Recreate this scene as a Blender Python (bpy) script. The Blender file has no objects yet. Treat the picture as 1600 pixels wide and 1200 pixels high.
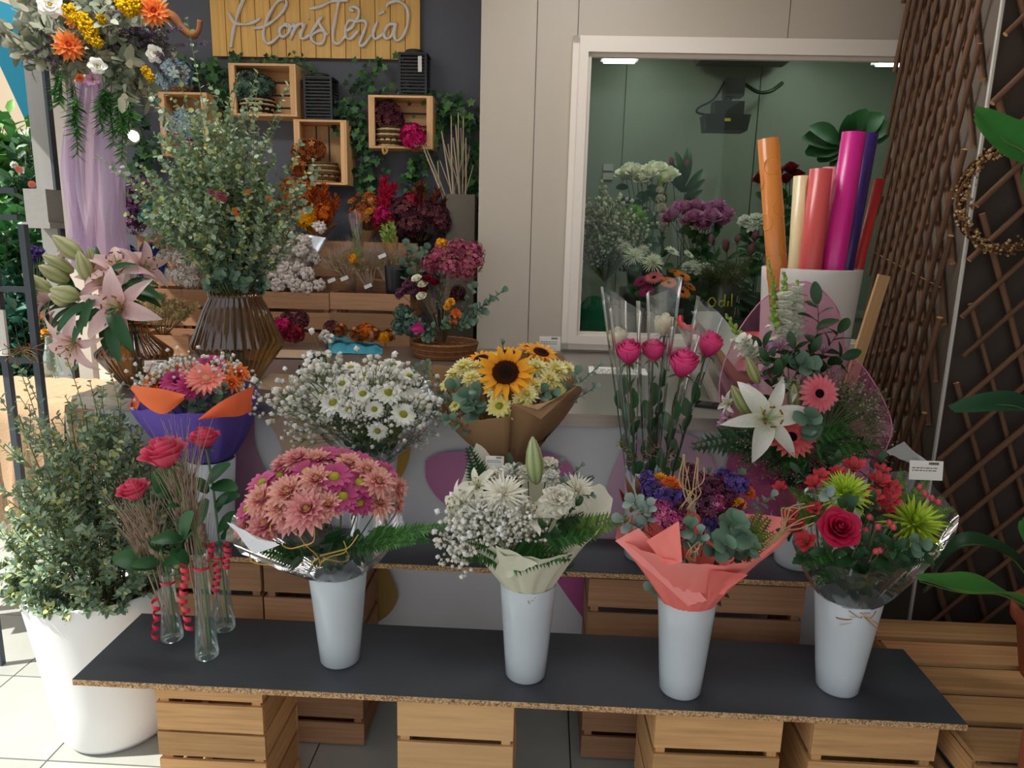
import bpy, math, random
import numpy as np
from mathutils import Matrix, Vector
rnd = random.Random(7); nr = np.random.default_rng(7)
SC = bpy.context.scene; COL = SC.collection
PI = math.pi
# ---------------------------------------------------------------- camera
F, PITCH, YAW, ROLL, CAMZ = 1133.4, 11.9, 2.29, 1.454, 1.6
_p, _y, _r = [math.radians(a) for a in (PITCH, YAW, ROLL)]
FW = Vector((-math.sin(_y)*math.cos(_p), math.cos(_y)*math.cos(_p), -math.sin(_p)))
_r0 = Vector((math.cos(_y), math.sin(_y), 0)); _u0 = _r0.cross(FW)
RT = _r0*math.cos(_r) + _u0*math.sin(_r); UP = RT.cross(FW)
CAM = Vector((0, 0, CAMZ))
cd = bpy.data.cameras.new('camera'); cam = bpy.data.objects.new('camera', cd); COL.objects.link(cam)
cd.sensor_fit = 'HORIZONTAL'; cd.sensor_width = 36; cd.lens = F/1600*36; cd.clip_start = .05
cam.matrix_world = Matrix(((RT.x, UP.x, -FW.x, 0), (RT.y, UP.y, -FW.y, 0), (RT.z, UP.z, -FW.z, CAMZ), (0, 0, 0, 1)))
SC.camera = cam
# ---------------------------------------------------------------- light
w = bpy.data.worlds.new('sky'); SC.world = w; w.use_nodes = True
bg = w.node_tree.nodes['Background']; bg.inputs[0].default_value = (.86, .93, 1, 1); bg.inputs[1].default_value = .9
sd = bpy.data.lights.new('sun', 'SUN'); sun = bpy.data.objects.new('sun', sd); COL.objects.link(sun)
sd.energy = 7; sd.angle = .009; sd.color = (1, .95, .86)
SUND = Vector((1, .35, -1.25)).normalized(); sun.rotation_euler = SUND.to_track_quat('-Z', 'Y').to_euler()
SC.cycles.transparent_max_bounces = 32
SC.view_settings.view_transform = 'Standard'; SC.view_settings.look = 'None'
SC.view_settings.gamma = 1; SC.view_settings.use_curve_mapping = False
SC.view_settings.exposure = 0.2
# ---------------------------------------------------------------- helpers
def ray(px, py): return FW*F + RT*(px-800) - UP*(py-600)
def P(px, py, Y): d = ray(px, py); return CAM + d*(Y/d.y)              # point seen at a pixel of the photo, at depth Y
def PZ(px, py, Z): d = ray(px, py); return CAM + d*((Z-CAMZ)/d.z)      # the same on the level Z
def sz(p, px): return px*((p-CAM).dot(FW))/F                           # pixels to metres at p
def hexc(h):
    if not isinstance(h, str): return tuple(h)[:3]
    h = h.lstrip('#'); o = []
    for i in (0, 2, 4):
        c = int(h[i:i+2], 16)/255; o.append(c/12.92 if c <= .04045 else ((c+.055)/1.055)**2.4)
    return tuple(o)
def mixc(a, b, t): a = hexc(a); b = hexc(b); return tuple(x+(y-x)*t for x, y in zip(a, b))
MATS = {}
def mat(name, col=None, rough=.6, metal=0, spec=.4, transl=0, noise=None, bump=0, var=0, emit=0, coat=0, streak=None):
    """procedural surface; col None reads the mesh colour layer"""
    if name in MATS: return MATS[name]
    m = bpy.data.materials.new(name); m.use_nodes = True; t = m.node_tree; N = t.nodes; L = t.links
    b = N['Principled BSDF']; b.inputs['Roughness'].default_value = rough; b.inputs['Metallic'].default_value = metal
    b.inputs['Specular IOR Level'].default_value = spec; b.inputs['Coat Weight'].default_value = coat
    if col is None:
        a = N.new('ShaderNodeAttribute'); a.attribute_name = 'Col'; out = a.outputs['Color']
    else:
        a = N.new('ShaderNodeRGB'); a.outputs[0].default_value = (*hexc(col), 1); out = a.outputs[0]
    def mul(fac_out, lo, hi):
        nonlocal out
        r = N.new('ShaderNodeMapRange'); r.inputs['To Min'].default_value = lo; r.inputs['To Max'].default_value = hi
        L.new(fac_out, r.inputs['Value'])
        mm = N.new('ShaderNodeVectorMath'); mm.operation = 'SCALE'
        L.new(out, mm.inputs[0]); L.new(r.outputs[0], mm.inputs['Scale']); out = mm.outputs[0]
    if noise or streak:
        tc = N.new('ShaderNodeTexCoord'); mp = N.new('ShaderNodeMapping'); nz = N.new('ShaderNodeTexNoise')
        s = streak or (noise[0],)*3; mp.inputs['Scale'].default_value = s
        oi0 = N.new('ShaderNodeObjectInfo'); ad = N.new('ShaderNodeVectorMath'); ad.operation = 'ADD'
        sc0 = N.new('ShaderNodeMath'); sc0.operation = 'MULTIPLY'; sc0.inputs[1].default_value = 40 if streak else 0
        L.new(oi0.outputs['Random'], sc0.inputs[0]); L.new(tc.outputs['Object'], mp.inputs[0]); L.new(mp.outputs[0], ad.inputs[0]); L.new(sc0.outputs[0], ad.inputs[1])
        L.new(ad.outputs[0], nz.inputs['Vector']); nz.inputs['Scale'].default_value = 1; nz.inputs['Detail'].default_value = 5
        am = noise[1] if noise else .5
        mul(nz.outputs['Fac'], 1-am, 1+am)
        if bump:
            bp = N.new('ShaderNodeBump'); bp.inputs['Strength'].default_value = bump; bp.inputs['Distance'].default_value = .004
            L.new(nz.outputs['Fac'], bp.inputs['Height']); L.new(bp.outputs[0], b.inputs['Normal'])
    if var:
        oi = N.new('ShaderNodeObjectInfo'); mul(oi.outputs['Random'], 1-var, 1+var)
    L.new(out, b.inputs['Base Color'])
    if emit:
        L.new(out, b.inputs['Emission Color']); b.inputs['Emission Strength'].default_value = emit
    if transl:
        tr = N.new('ShaderNodeBsdfTranslucent'); mx = N.new('ShaderNodeMixShader'); mx.inputs[0].default_value = transl
        L.new(out, tr.inputs[0]); L.new(b.outputs[0], mx.inputs[1]); L.new(tr.outputs[0], mx.inputs[2])
        L.new(mx.outputs[0], N['Material Output'].inputs[0])
    MATS[name] = m; return m
def film(name, tint, base=.06, rough=.08, power=1.0, opac=0, ocol='#ffffff'):
    """clear film or thin pane: transparent with fresnel gloss, opac adds a milky share"""
    m = bpy.data.materials.new(name); m.use_nodes = True; t = m.node_tree; N = t.nodes; L = t.links
    N.remove(N['Principled BSDF'])
    tr = N.new('ShaderNodeBsdfTransparent'); tr.inputs[0].default_value = (*hexc(tint), 1)
    gl = N.new('ShaderNodeBsdfGlossy'); gl.inputs['Roughness'].default_value = rough; gl.inputs[0].default_value = (1, 1, 1, 1)
    fr = N.new('ShaderNodeFresnel'); fr.inputs[0].default_value = 1.45
    mr = N.new('ShaderNodeMath'); mr.operation = 'MULTIPLY_ADD'; mr.inputs[1].default_value = power; mr.inputs[2].default_value = base; mr.use_clamp = True
    L.new(fr.outputs[0], mr.inputs[0])
    mx = N.new('ShaderNodeMixShader'); L.new(mr.outputs[0], mx.inputs[0]); L.new(tr.outputs[0], mx.inputs[1]); L.new(gl.outputs[0], mx.inputs[2])
    o = mx.outputs[0]
    if opac:
        df = N.new('ShaderNodeBsdfDiffuse'); df.inputs[0].default_value = (*hexc(ocol), 1)
        m2 = N.new('ShaderNodeMixShader'); m2.inputs[0].default_value = opac; L.new(o, m2.inputs[1]); L.new(df.outputs[0], m2.inputs[2]); o = m2.outputs[0]
    L.new(o, N['Material Output'].inputs[0]); MATS[name] = m; return m
def chip_mat():
    m = mat('particleboard_edge', '#c39a6c', rough=.9); t = m.node_tree; N = t.nodes; L = t.links; b = N['Principled BSDF']
    tc = N.new('ShaderNodeTexCoord'); v = N.new('ShaderNodeTexVoronoi'); v.inputs['Scale'].default_value = 260
    L.new(tc.outputs['Object'], v.inputs['Vector']); r = N.new('ShaderNodeValToRGB')
    r.color_ramp.elements[0].color = (*hexc('#7c5230'), 1); r.color_ramp.elements[1].color = (*hexc('#e2bd8c'), 1)
    sp = N.new('ShaderNodeSeparateColor'); L.new(v.outputs['Color'], sp.inputs[0]); L.new(sp.outputs[0], r.inputs[0]); L.new(r.outputs[0], b.inputs['Base Color'])
    return m
M_PETAL = mat('petal', None, rough=.55, spec=.25, transl=.22, noise=(30, .1))
M_LEAF = mat('leaf', None, rough=.42, spec=.4, transl=.15, noise=(25, .18))
M_DRY = mat('dried_matter', None, rough=.85, spec=.1, transl=.12, noise=(40, .2))
M_STEM = mat('stem', None, rough=.6, spec=.3)
M_WOOD = mat('crate_wood', '#c99b69', rough=.72, spec=.25, streak=(1.6, 9, 9), noise=(1, .42), var=.22, bump=.25)
M_WOODL = mat('light_pine', '#deb07c', rough=.6, spec=.3, streak=(1.3, 7, 7), noise=(1, .25), var=.12, bump=.12)
M_WOODD = mat('brown_crate_wood', '#a67c5c', rough=.75, spec=.2, streak=(1.6, 9, 9), noise=(1, .35), var=.18, bump=.2)
M_STICK = mat('willow_stick', None, rough=.75, spec=.25, streak=(3, 3, 3), noise=(1, .35), var=.2, bump=.3)
M_CERAM = mat('white_plastic', '#c5cdd3', rough=.22, spec=.5)
M_MATT = mat('painted_matt', None, rough=.6, spec=.3, noise=(4, .04))
M_PAPER = mat('paper', None, rough=.7, spec=.2, transl=.12, noise=(9, .05))
M_SATIN = mat('satin', None, rough=.35, spec=.5, transl=.1)
M_PLAST = mat('plastic', None, rough=.4, spec=.5)
M_CLOTH = mat('cloth', None, rough=.95, spec=.1, noise=(160, .12), bump=.5)
M_STEEL = mat('brushed_steel', '#b3aca6', rough=.33, metal=.85, streak=(3, 90, 90), noise=(1, .12))
M_BLACK = mat('black_metal', '#17191c', rough=.5, spec=.5)
M_GREYM = mat('grey_metal', '#3f474f', rough=.5, spec=.5)
M_CHIP = chip_mat()
M_LAMI = mat('grey_laminate', '#46494e', rough=.45, spec=.4, noise=(14, .08))
M_SOIL = mat('soil', '#3a2c22', rough=.95, noise=(60, .5), bump=1)
M_TERRA = mat('terracotta_plastic', '#a85a3c', rough=.5, spec=.4)
F_CELLO = film('cellophane', '#fafcfc', base=.03, rough=.12, power=.9, opac=.02)
F_GLASS = film('clear_glass', '#f2f9f6', base=.03, rough=.03, power=.6, opac=.07, ocol='#d6e6de')
F_PANE = film('window_pane', '#eef3ec', base=.0, rough=.015, power=.3)
F_AMBER = film('amber_glass', '#b89864', base=.05, rough=.08, power=1.2, opac=.16, ocol='#7a5a34')
F_MESH = film('pink_mesh', '#f2cbdc', base=.0, rough=.5, power=.05, opac=.2, ocol='#e890b8')
F_TULLE = film('lilac_tulle', '#eee2f2', base=.0, rough=.6, power=.05, opac=.5, ocol='#ead8f0')
# meshes ---------------------------------------------------------
class MB:
    def __init__(s): s.v = []; s.f = []; s.c = []; s.n = 0
    def add(s, V, Fc, C):
        V = np.asarray(V, float).reshape(-1, 3); k = len(V)
        if len(Fc) == 0: return s
        C = np.asarray(hexc(C) if isinstance(C, str) else C, float)
        if C.ndim == 1: C = np.tile(C, (k, 1))
        s.v.append(V); s.c.append(C[:, :3])
        n = s.n; s.f.extend([[i+n for i in q] for q in (Fc.tolist() if isinstance(Fc, np.ndarray) else Fc)])
        s.n += k; return s
    def scatter(s, tv, tf, Ms, Cs):
        """many copies of a template: Ms (n,3,4), Cs (n,3)"""
        Ms = np.asarray(Ms, float); n = len(Ms)
        if n == 0: return s
        tv = np.asarray(tv, float); k = len(tv)
        V = np.einsum('nij,kj->nki', Ms[:, :, :3], tv)+Ms[:, None, :, 3]
        tf = np.asarray(tf); Fc = (tf[None]+(np.arange(n)*k)[:, None, None]).reshape(-1, tf.shape[1])
        Cs = np.asarray(Cs, float)
        return s.add(V.reshape(-1, 3), Fc, np.repeat(Cs, k, 0))
    def merge(s, o, M=None):
        if o.n == 0: return s
        V = np.concatenate(o.v)
        if M is not None: A = np.array(M); V = V@A[:3, :3].T+A[:3, 3]
        return s.add(V, o.f, np.concatenate(o.c))
    def mesh(s, name, m, smooth=True, origin=None):
        me = bpy.data.meshes.new(name)
        V = np.concatenate(s.v) if s.v else np.zeros((0, 3))
        if origin is not None: V = V-np.array(origin)
        me.from_pydata(V.tolist(), [], s.f)
        if s.c:
            a = me.color_attributes.new('Col', 'FLOAT_COLOR', 'POINT'); c = np.concatenate(s.c)
            a.data.foreach_set('color', np.hstack([c, np.ones((len(c), 1))]).astype(np.float32).ravel())
        if smooth: me.polygons.foreach_set('use_smooth', np.ones(len(me.polygons), bool))
        me.materials.append(m); return me
I4 = Matrix.Identity(4); W = {}
def T(v): return Matrix.Translation(Vector(v))
def thing(name, label, cat, loc, group=None, kind=None):
    o = bpy.data.objects.new(name, None); COL.objects.link(o); o.empty_display_size = .02
    o.location = loc; W[o.name] = T(loc); o['label'] = label; o['category'] = cat
    if group: o['group'] = group
    if kind: o['kind'] = kind
    return o
def part(name, me, parent, M=I4, label=None, kind=None):
    o = bpy.data.objects.new(name, me); COL.objects.link(o); o.parent = parent
    o.matrix_basis = W[parent.name].inverted() @ M; W[o.name] = M
    if label: o['label'] = label
    if kind: o['kind'] = kind
    return o
def solo(name, me, label, cat, M=I4, group=None, kind=None):
    o = bpy.data.objects.new(name, me); COL.objects.link(o); o.matrix_basis = M; W[o.name] = M
    if kind != 'structure' or label:
        o['label'] = label; o['category'] = cat
    if group: o['group'] = group
    if kind: o['kind'] = kind
    return o
def struct(name, me, M=I4, label=None, cat=None): return solo(name, me, label, cat, M, kind='structure')
BOXF = [(0, 3, 2, 1), (4, 5, 6, 7), (0, 1, 5, 4), (1, 2, 6, 5), (2, 3, 7, 6), (3, 0, 4, 7)]
def box(mb, c, s, col='#ffffff', R=None):
    V = np.array([(x, y, z) for z in (-.5, .5) for x, y in ((-.5, -.5), (.5, -.5), (.5, .5), (-.5, .5))])*np.array(s)
    if R is not None: V = V@np.array(R.to_3x3()).T
    return mb.add(V+np.array(c), BOXF, col)
UNIT = {}
def bar(name, parent, c, s, m, R=None, label=None):
    """a board or bar as a part: shared unit block, local X along its longest side"""
    if m.name not in UNIT: UNIT[m.name] = box(MB(), (0, 0, 0), (1, 1, 1)).mesh('block', m, False)
    k = max(range(3), key=lambda i: s[i]); e = [Vector((0, 0, 0)) for _ in range(3)]
    for i in range(3): e[i][(k+i) % 3] = s[(k+i) % 3]
    A = Matrix(((e[0].x, e[1].x, e[2].x), (e[0].y, e[1].y, e[2].y), (e[0].z, e[1].z, e[2].z)))
    if R is not None: A = R.to_3x3() @ A
    M = A.to_4x4(); M.translation = Vector(c)
    if parent is None: return M, UNIT[m.name]
    return part(name, UNIT[m.name], parent, M, label)
def tube(mb, pts, r, n=6, col='#ffffff', cap=True, flat=1):
    pts = [Vector(p) for p in pts]; m = len(pts); rs = r if hasattr(r, '__len__') else [r]*m
    V = []; up = None
    for i, p in enumerate(pts):
        t = (pts[min(i+1, m-1)]-pts[max(i-1, 0)]).normalized()
        if up is None: up = t.orthogonal().normalized()
        up = (up-t*up.dot(t)); up = up.normalized() if up.length > 1e-6 else t.orthogonal().normalized()
        b = t.cross(up)
        for k in range(n):
            a = 2*PI*k/n; V.append(p+(up*math.cos(a)+b*math.sin(a)*flat)*rs[i])
    Fc = [(i*n+k, i*n+(k+1) % n, (i+1)*n+(k+1) % n, (i+1)*n+k) for i in range(m-1) for k in range(n)]
    if cap: Fc += [tuple(range(n))[::-1], tuple(range((m-1)*n, m*n))]
    return mb.add([tuple(v) for v in V], Fc, col)
def bez(p0, p1, p2, n=8):
    p0, p1, p2 = Vector(p0), Vector(p1), Vector(p2)
    return [p0*(1-t)**2+p1*2*t*(1-t)+p2*t*t for t in [i/n for i in range(n+1)]]
def smoothline(pts, n=5):
    pts = [Vector(p) for p in pts]; o = []
    for i in range(len(pts)-1):
        a, b, c, d = pts[max(i-1, 0)], pts[i], pts[i+1], pts[min(i+2, len(pts)-1)]
        for k in range(n):
            t = k/n; o.append(.5*((2*b)+(c-a)*t+(2*a-5*b+4*c-d)*t*t+(3*b-a-3*c+d)*t**3))
    return o+[pts[-1]]
def lathe(mb, prof, n=32, col='#ffffff', rib=0, c=(0, 0, 0), rfun=None):
    V = []; m = len(prof)
    for (r, z) in prof:
        for k in range(n):
            a = 2*PI*k/n; rr = r*(1+rib*(1 if k % 2 else -1))
            if rfun: rr *= rfun(a, z)
            V.append((c[0]+rr*math.cos(a), c[1]+rr*math.sin(a), c[2]+z))
    Fc = [(i*n+k, i*n+(k+1) % n, (i+1)*n+(k+1) % n, (i+1)*n+k) for i in range(m-1) for k in range(n)]
    return mb.add(V, Fc, col)
def vase_prof(r0, r1, h, th=.004, extra=()):
    """closed wall: outside up, over the rim, inside down"""
    o = [(0.0001, 0), (r0*.92, 0), (r0, .006)]+[(r0+(r1-r0)*s, h*s) for s in (.25, .5, .75)]+[(r1, h-.002), (r1-th*.5, h), (r1-th, h-.003)]
    return o+[(r0+(r1-r0)*s-th, h*s) for s in (.7, .3)]+[(r0-th, .012), (.0001, .012)]
def face(pos, d, s=1, spin=None):
    z = Vector(d).normalized(); x = z.orthogonal().normalized(); y = z.cross(x)
    a = rnd.uniform(0, 2*PI) if spin is None else spin
    x, y = x*math.cos(a)+y*math.sin(a), y*math.cos(a)-x*math.sin(a)
    ss = s if hasattr(s, '__len__') else (s, s, s)
    M = Matrix(((x.x*ss[0], y.x*ss[1], z.x*ss[2], pos[0]), (x.y*ss[0], y.y*ss[1], z.y*ss[2], pos[1]), (x.z*ss[0], y.z*ss[1], z.z*ss[2], pos[2]), (0, 0, 0, 1)))
    return M
def along(p0, p1, up=(0, 0, 1), s=None):
    """frame with X from p0 to p1 (scaled to length), Z near up"""
    p0, p1 = Vector(p0), Vector(p1); x = p1-p0; L = x.length; x = x/L; z = Vector(up); z = z-x*z.dot(x)
    z = z.normalized() if z.length > 1e-4 else x.orthogonal().normalized(); y = z.cross(x); k = L if s is None else s
    return Matrix(((x.x*k, y.x*k, z.x*k, p0.x), (x.y*k, y.y*k, z.y*k, p0.y), (x.z*k, y.z*k, z.z*k, p0.z), (0, 0, 0, 1)))
def rv(s=1): return Vector((rnd.gauss(0, s), rnd.gauss(0, s), rnd.gauss(0, s)))
def tocam(p): return (CAM-Vector(p)).normalized()
# ---------------------------------------------------------------- plant library
SHAPE = {
 'strap': lambda s: .55+.45*min(1, s*2.2) if s < .8 else (1-((s-.8)/.2)**2*.85),
 'oval': lambda s: math.sin(PI*min(.98, .06+.9*s))**.75,
 'round': lambda s: min(1, .35+1.3*s)*(1 if s < .7 else math.sqrt(max(0, 1-((s-.7)/.31)**2))),
 'point': lambda s: math.sin(PI*min(1, .1+.9*s**.85))**.9*(1-.25*s)+.01,
 'needle': lambda s: 1-.6*s,
}
def petal(mb, az, L, Wd, e0, e1, cb, ct, r0=0, z0=0, cup=.2, shape='strap', nl=4, nw=2, wav=0, droop=0):
    """one petal from radius r0 at height z0, elevation e0 at its base turning to e1 at its tip (degrees)"""
    sh = SHAPE[shape]; r, z = r0, z0; ca, sa = math.cos(az), math.sin(az); V = []; C = []
    cb, ct = np.array(hexc(cb)), np.array(hexc(ct))
    for i in range(nl+1):
        s = i/nl; e = math.radians(e0+(e1-e0)*s)
        if i: r += L/nl*math.cos(e); z += L/nl*math.sin(e)
        hw = Wd*.5*sh(s)
        for j in range(nw+1):
            u = -1+2*j/nw; off = cup*hw*u*u+wav*math.sin(u*5+s*7+az)*hw
            rr = r-off*math.sin(e); zz = z+off*math.cos(e); y = u*hw
            V.append((rr*ca-y*sa, rr*sa+y*ca, zz)); C.append(cb+(ct-cb)*s)
    k = nw+1
    mb.add(V, [(i*k+j, i*k+j+1, (i+1)*k+j+1, (i+1)*k+j) for i in range(nl) for j in range(nw)], np.array(C))
def ring(mb, n, L, Wd, e0, e1, cb, ct, jit=.1, **k):
    ph = rnd.uniform(0, 6)
    for i in range(n):
        q = rnd.uniform(1-jit, 1+jit)
        petal(mb, ph+2*PI*(i+rnd.uniform(-.5, .5)*jit*2)/n, L*q, Wd, e0+rnd.uniform(-1, 1)*jit*70, e1+rnd.uniform(-1, 1)*jit*90, cb, ct, **k)
def dome(mb, r, h, c0, c1, n=12, z0=0, rings=3):
    V = [(0, 0, z0+h)]; C = [hexc(c0)]
    for i in range(1, rings+1):
        a = PI/2*i/rings
        for k in range(n):
            V.append((r*math.sin(a)*math.cos(2*PI*k/n), r*math.sin(a)*math.sin(2*PI*k/n), z0+h*math.cos(a))); C.append(mixc(c0, c1, i/rings))
    Fc = [(0, 1+k, 1+(k+1) % n) for k in range(n)]+[(1+(i-1)*n+k, 1+i*n+k, 1+i*n+(k+1) % n, 1+(i-1)*n+(k+1) % n) for i in range(1, rings) for k in range(n)]
    mb.add(V, Fc, np.array(C))
OCT = (np.array([(1, 0, 0), (0, 1, 0), (-1, 0, 0), (0, -1, 0), (0, 0, 1), (0, 0, -1)], float), np.array([(0, 1, 4), (1, 2, 4), (2, 3, 4), (3, 0, 4), (1, 0, 5), (2, 1, 5), (3, 2, 5), (0, 3, 5)]))
# small leaf: X along, folded on the midrib
LEAF = (np.array([(0, 0, 0), (.35, .26, .06), (.75, .2, .05), (1, 0, -.03), (.75, -.2, .05), (.35, -.26, .06), (.5, 0, 0)], float), np.array([(0, 6, 1), (1, 6, 2), (2, 6, 3), (3, 6, 4), (4, 6, 5), (5, 6, 0)]))
RLEAF = (np.array([(0, 0, 0)]+[(.5-.5*math.cos(a), .46*math.sin(a), .07*math.sin(a)**2) for a in [PI*.3, PI*.6, PI*.85, PI*1.15, PI*1.4, PI*1.7]]+[(.5, 0, -.02)], float), np.array([(0, 7, 1), (1, 7, 2), (2, 7, 3), (3, 7, 4), (4, 7, 5), (5, 7, 6), (6, 7, 0)]))
NEED = (np.array([(0, -.06, 0), (.5, -.07, .03), (1, 0, 0), (.5, .07, .03), (0, .06, 0)], float), np.array([(0, 1, 3), (1, 2, 3), (0, 3, 4)]))
IVYL = (np.array([(0, 0, 0), (-.1, .4, .05), (.3, .3, .02), (.5, .5, .06), (.6, .2, .02), (1, 0, 0), (.6, -.2, .02), (.5, -.5, .06), (.3, -.3, .02), (-.1, -.4, .05), (.35, 0, -.03)], float), np.array([(10, i, (i+1) % 10) for i in range(10)]))
# tiny five-petal blossom
TINY = (np.array([(0, 0, 0)]+[p for k in range(5) for p in ((math.cos(2*PI*k/5-.45)*.75, math.sin(2*PI*k/5-.45)*.75, .25), (math.cos(2*PI*k/5)*1.05, math.sin(2*PI*k/5)*1.05, .3), (math.cos(2*PI*k/5+.45)*.75, math.sin(2*PI*k/5+.45)*.75, .25))], float), np.array([t for k in range(5) for t in ((0, 1+3*k, 2+3*k), (0, 2+3*k, 3+3*k))]))
def m34(M): return np.array(M)[:3]
def pick(cols): a = hexc(rnd.choice(cols)); q = rnd.uniform(.82, 1.15); return tuple(min(1, c*q) for c in a)
LIB = {}
def lib(key, fn):
    if key not in LIB: LIB[key] = fn()
    return LIB[key]
GREEN = ['#3c5a34', '#2f4d2c', '#4d6b3c']
def stem_mesh(col='#55713f'):
    return lib(('stem', col), lambda: tube(MB(), [(0, 0, 0), (.03, .02, -.5), (0, 0, -1)], [.035, .03, .03], 5, col).mesh('stem', M_STEM))
def f_daisy(c0, c1, cc='#b9b13c', n=15, two=True, cr=.15):
    def mk():
        a = MB()
        ring(a, n, .36, .15, 8, -6, c0, c1, .12, r0=.1, cup=.15, nw=2)
        if two: ring(a, n-2, .32, .14, 22, 8, c0, c1, .12, r0=.09, z0=.02, cup=.15)
        b = MB(); dome(b, cr, cr*.55, cc, mixc(cc, '#6d7a20', .5), 10, .02); return a.mesh('daisy', M_PETAL), [('flower_center', b.mesh('center', M_PETAL))]
    return mk
def f_mum(c0, c1, cin='#c9b452'):
    def mk():
        a = MB()
        for n, L, e0, e1, z in ((15, .4, 4, -14, 0), (15, .37, 24, 8, .03), (13, .31, 44, 26, .06), (10, .24, 60, 48, .08), (7, .17, 74, 70, .1)):
            ring(a, n, L, .12, e0, e1, c0, c1, .13, r0=.07, z0=z, cup=.3, nl=3)
        b = MB(); dome(b, .07, .12, cin, cin, 7, .1, 2); return a.mesh('mum', M_PETAL), [('flower_center', b.mesh('center', M_PETAL))]
    return mk
def f_spider(c0, c1, n=1.0):
    def mk():
        a = MB()
        for k, L, e0, e1, z in ((26, .46, 4, -20, 0), (26, .44, 22, 4, .03), (22, .4, 40, 26, .06), (18, .34, 58, 46, .08), (14, .28, 72, 68, .1), (9, .22, 84, 84, .1)):
            ring(a, int(k*n), L, .042, e0, e1, c0, c1, .16, r0=.05, z0=z, cup=.5, shape='strap', nl=4, nw=1)
        b = MB(); dome(b, .07, .14, mixc(c0, c1, .5), c0, 7, .1, 2); return a.mesh('spider_mum', M_PETAL), [('flower_center', b.mesh('center', M_PETAL))]
    return mk
def f_sun():
    a = MB()
    ring(a, 15, .32, .14, 4, -12, '#e68a10', '#f6b520', .14, r0=.2, cup=.2, shape='point'); ring(a, 15, .3, .13, 24, 2, '#e68a10', '#f8c030', .14, r0=.2, z0=.02, cup=.2, shape='point')
    b = MB(); dome(b, .24, .05, '#1d130e', '#4a2614', 18, .02, 3)
    for i in range(160):
        q = math.sqrt((i+.5)/160)*.23; g = i*2.39996; c = '#241812' if q < .13 else '#5d2f17'
        b.scatter(*OCT, [m34(T((q*math.cos(g), q*math.sin(g), .065-.2*q*q)) @ Matrix.Diagonal((.012, .012, .02, 1)))], [hexc(c)])
    return a.mesh('sunflower', M_PETAL), [('seed_head', b.mesh('seed_head', M_DRY))]
def f_gerb(c0, c1, cc='#1c0d10', inner=None):
    def mk():
        a = MB(); ring(a, 20, .37, .105, 8, -8, c0, c1, .06, r0=.12, cup=.2); ring(a, 20, .33, .1, 18, 4, c0, c1, .08, r0=.12, z0=.015, cup=.2)
        ring(a, 22, .12, .05, 45, 20, inner or c0, inner or c1, .15, r0=.1, z0=.02, nl=2, nw=1)
        b = MB(); dome(b, .115, .05, cc, mixc(cc, '#000000', .3), 12, .02); return a.mesh('gerbera', M_PETAL), [('flower_center', b.mesh('center', M_DRY))]
    return mk
def rose_head(c0, c1, opened=.5):
    a = MB()
    def sheet(R, h, az, da, curl, z0, s_in, cb, ct):
        V = []; C = []; nu, ns = 6, 6; cb = np.array(hexc(cb)); ct = np.array(hexc(ct))
        for i in range(ns+1):
            s = i/ns
            for j in range(nu+1):
                u = -1+2*j/nu
                rr = R*(s_in+(1-s_in)*math.sin(min(1, s*1.25)*PI/2))+curl*max(0, s-.6)**2*5*(1-.4*u*u)
                hh = z0+h*(s-.16*u*u*s-.5*curl*max(0, s-.75)**2*14/max(h, .1)*.2)
                rr *= 1-(.55 if R < .1 else .3 if R < .18 else .1 if R < .25 else 0)*s; rr += .012*math.sin(3*u+az*5)*s; rr *= (1-.1*abs(u)*s+.06*u*s)
                V.append((rr*math.cos(az+da*u), rr*math.sin(az+da*u), hh)); C.append(cb+(ct-cb)*s)
        k = nu+1; a.add(V, [(i*k+j, i*k+j+1, (i+1)*k+j+1, (i+1)*k+j) for i in range(ns) for j in range(nu)], np.array(C))
    q = opened; g = 0
    for n, R, h, da, curl, z0 in ((2, .07, .5, 1.9, .0, .24), (3, .13, .52, 1.2, .01, .2), (3, .2, .53, 1.15, .03+.05*q, .14), (4, .27, .53, .95, .05+.1*q, .08), (5, .34+.05*q, .5-.06*q, .8, .09+.16*q, .03), (5, .38+.09*q, .46-.12*q, .75, .14+.22*q, 0)):
        for i in range(n):
            g += 2*PI/n+rnd.uniform(-.1, .1); sheet(R, h*rnd.uniform(.95, 1.05), g, da, curl, z0, .35, c0, c1)
        g += .7
    tube(a, [(0, 0, .2), (0, 0, .5), (.01, 0, .7)], [.06, .075, .03], 8, mixc(c0, c1, .4))
    return a
def f_rose(c0, c1, opened=.5):
    def mk():
        a = rose_head(c0, c1, opened); b = MB()
        ring(b, 5, .34, .12, 10, -40, '#3e5c34', '#5a7a48', .1, r0=.06, z0=.0, cup=.2, shape='point'); dome(b, .12, -.1, '#4a6a3c', '#3e5c34', 8, .03, 2)
        return a.mesh('rose', M_PETAL), [('sepals', b.mesh('sepals', M_LEAF))]
    return mk
def f_carn(c0, c1):
    def mk():
        a = MB()
        for n, L, e0, e1, z in ((9, .46, 6, -20, 0), (9, .44, 26, 6, .04), (8, .4, 44, 28, .08), (7, .34, 60, 52, .1), (5, .3, 78, 76, .1)):
            ring(a, n, L, .3, e0, e1, c0, c1, .15, z0=z, r0=.03, cup=.1, shape='round', nl=4, nw=6, wav=.35)
        b = MB(); lathe(b, [(.001, -.3), (.09, -.28), (.12, -.1), (.14, .02)], 8, '#6f8a55'); return a.mesh('carnation', M_PETAL), [('calyx', b.mesh('calyx', M_LEAF))]
    return mk
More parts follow.
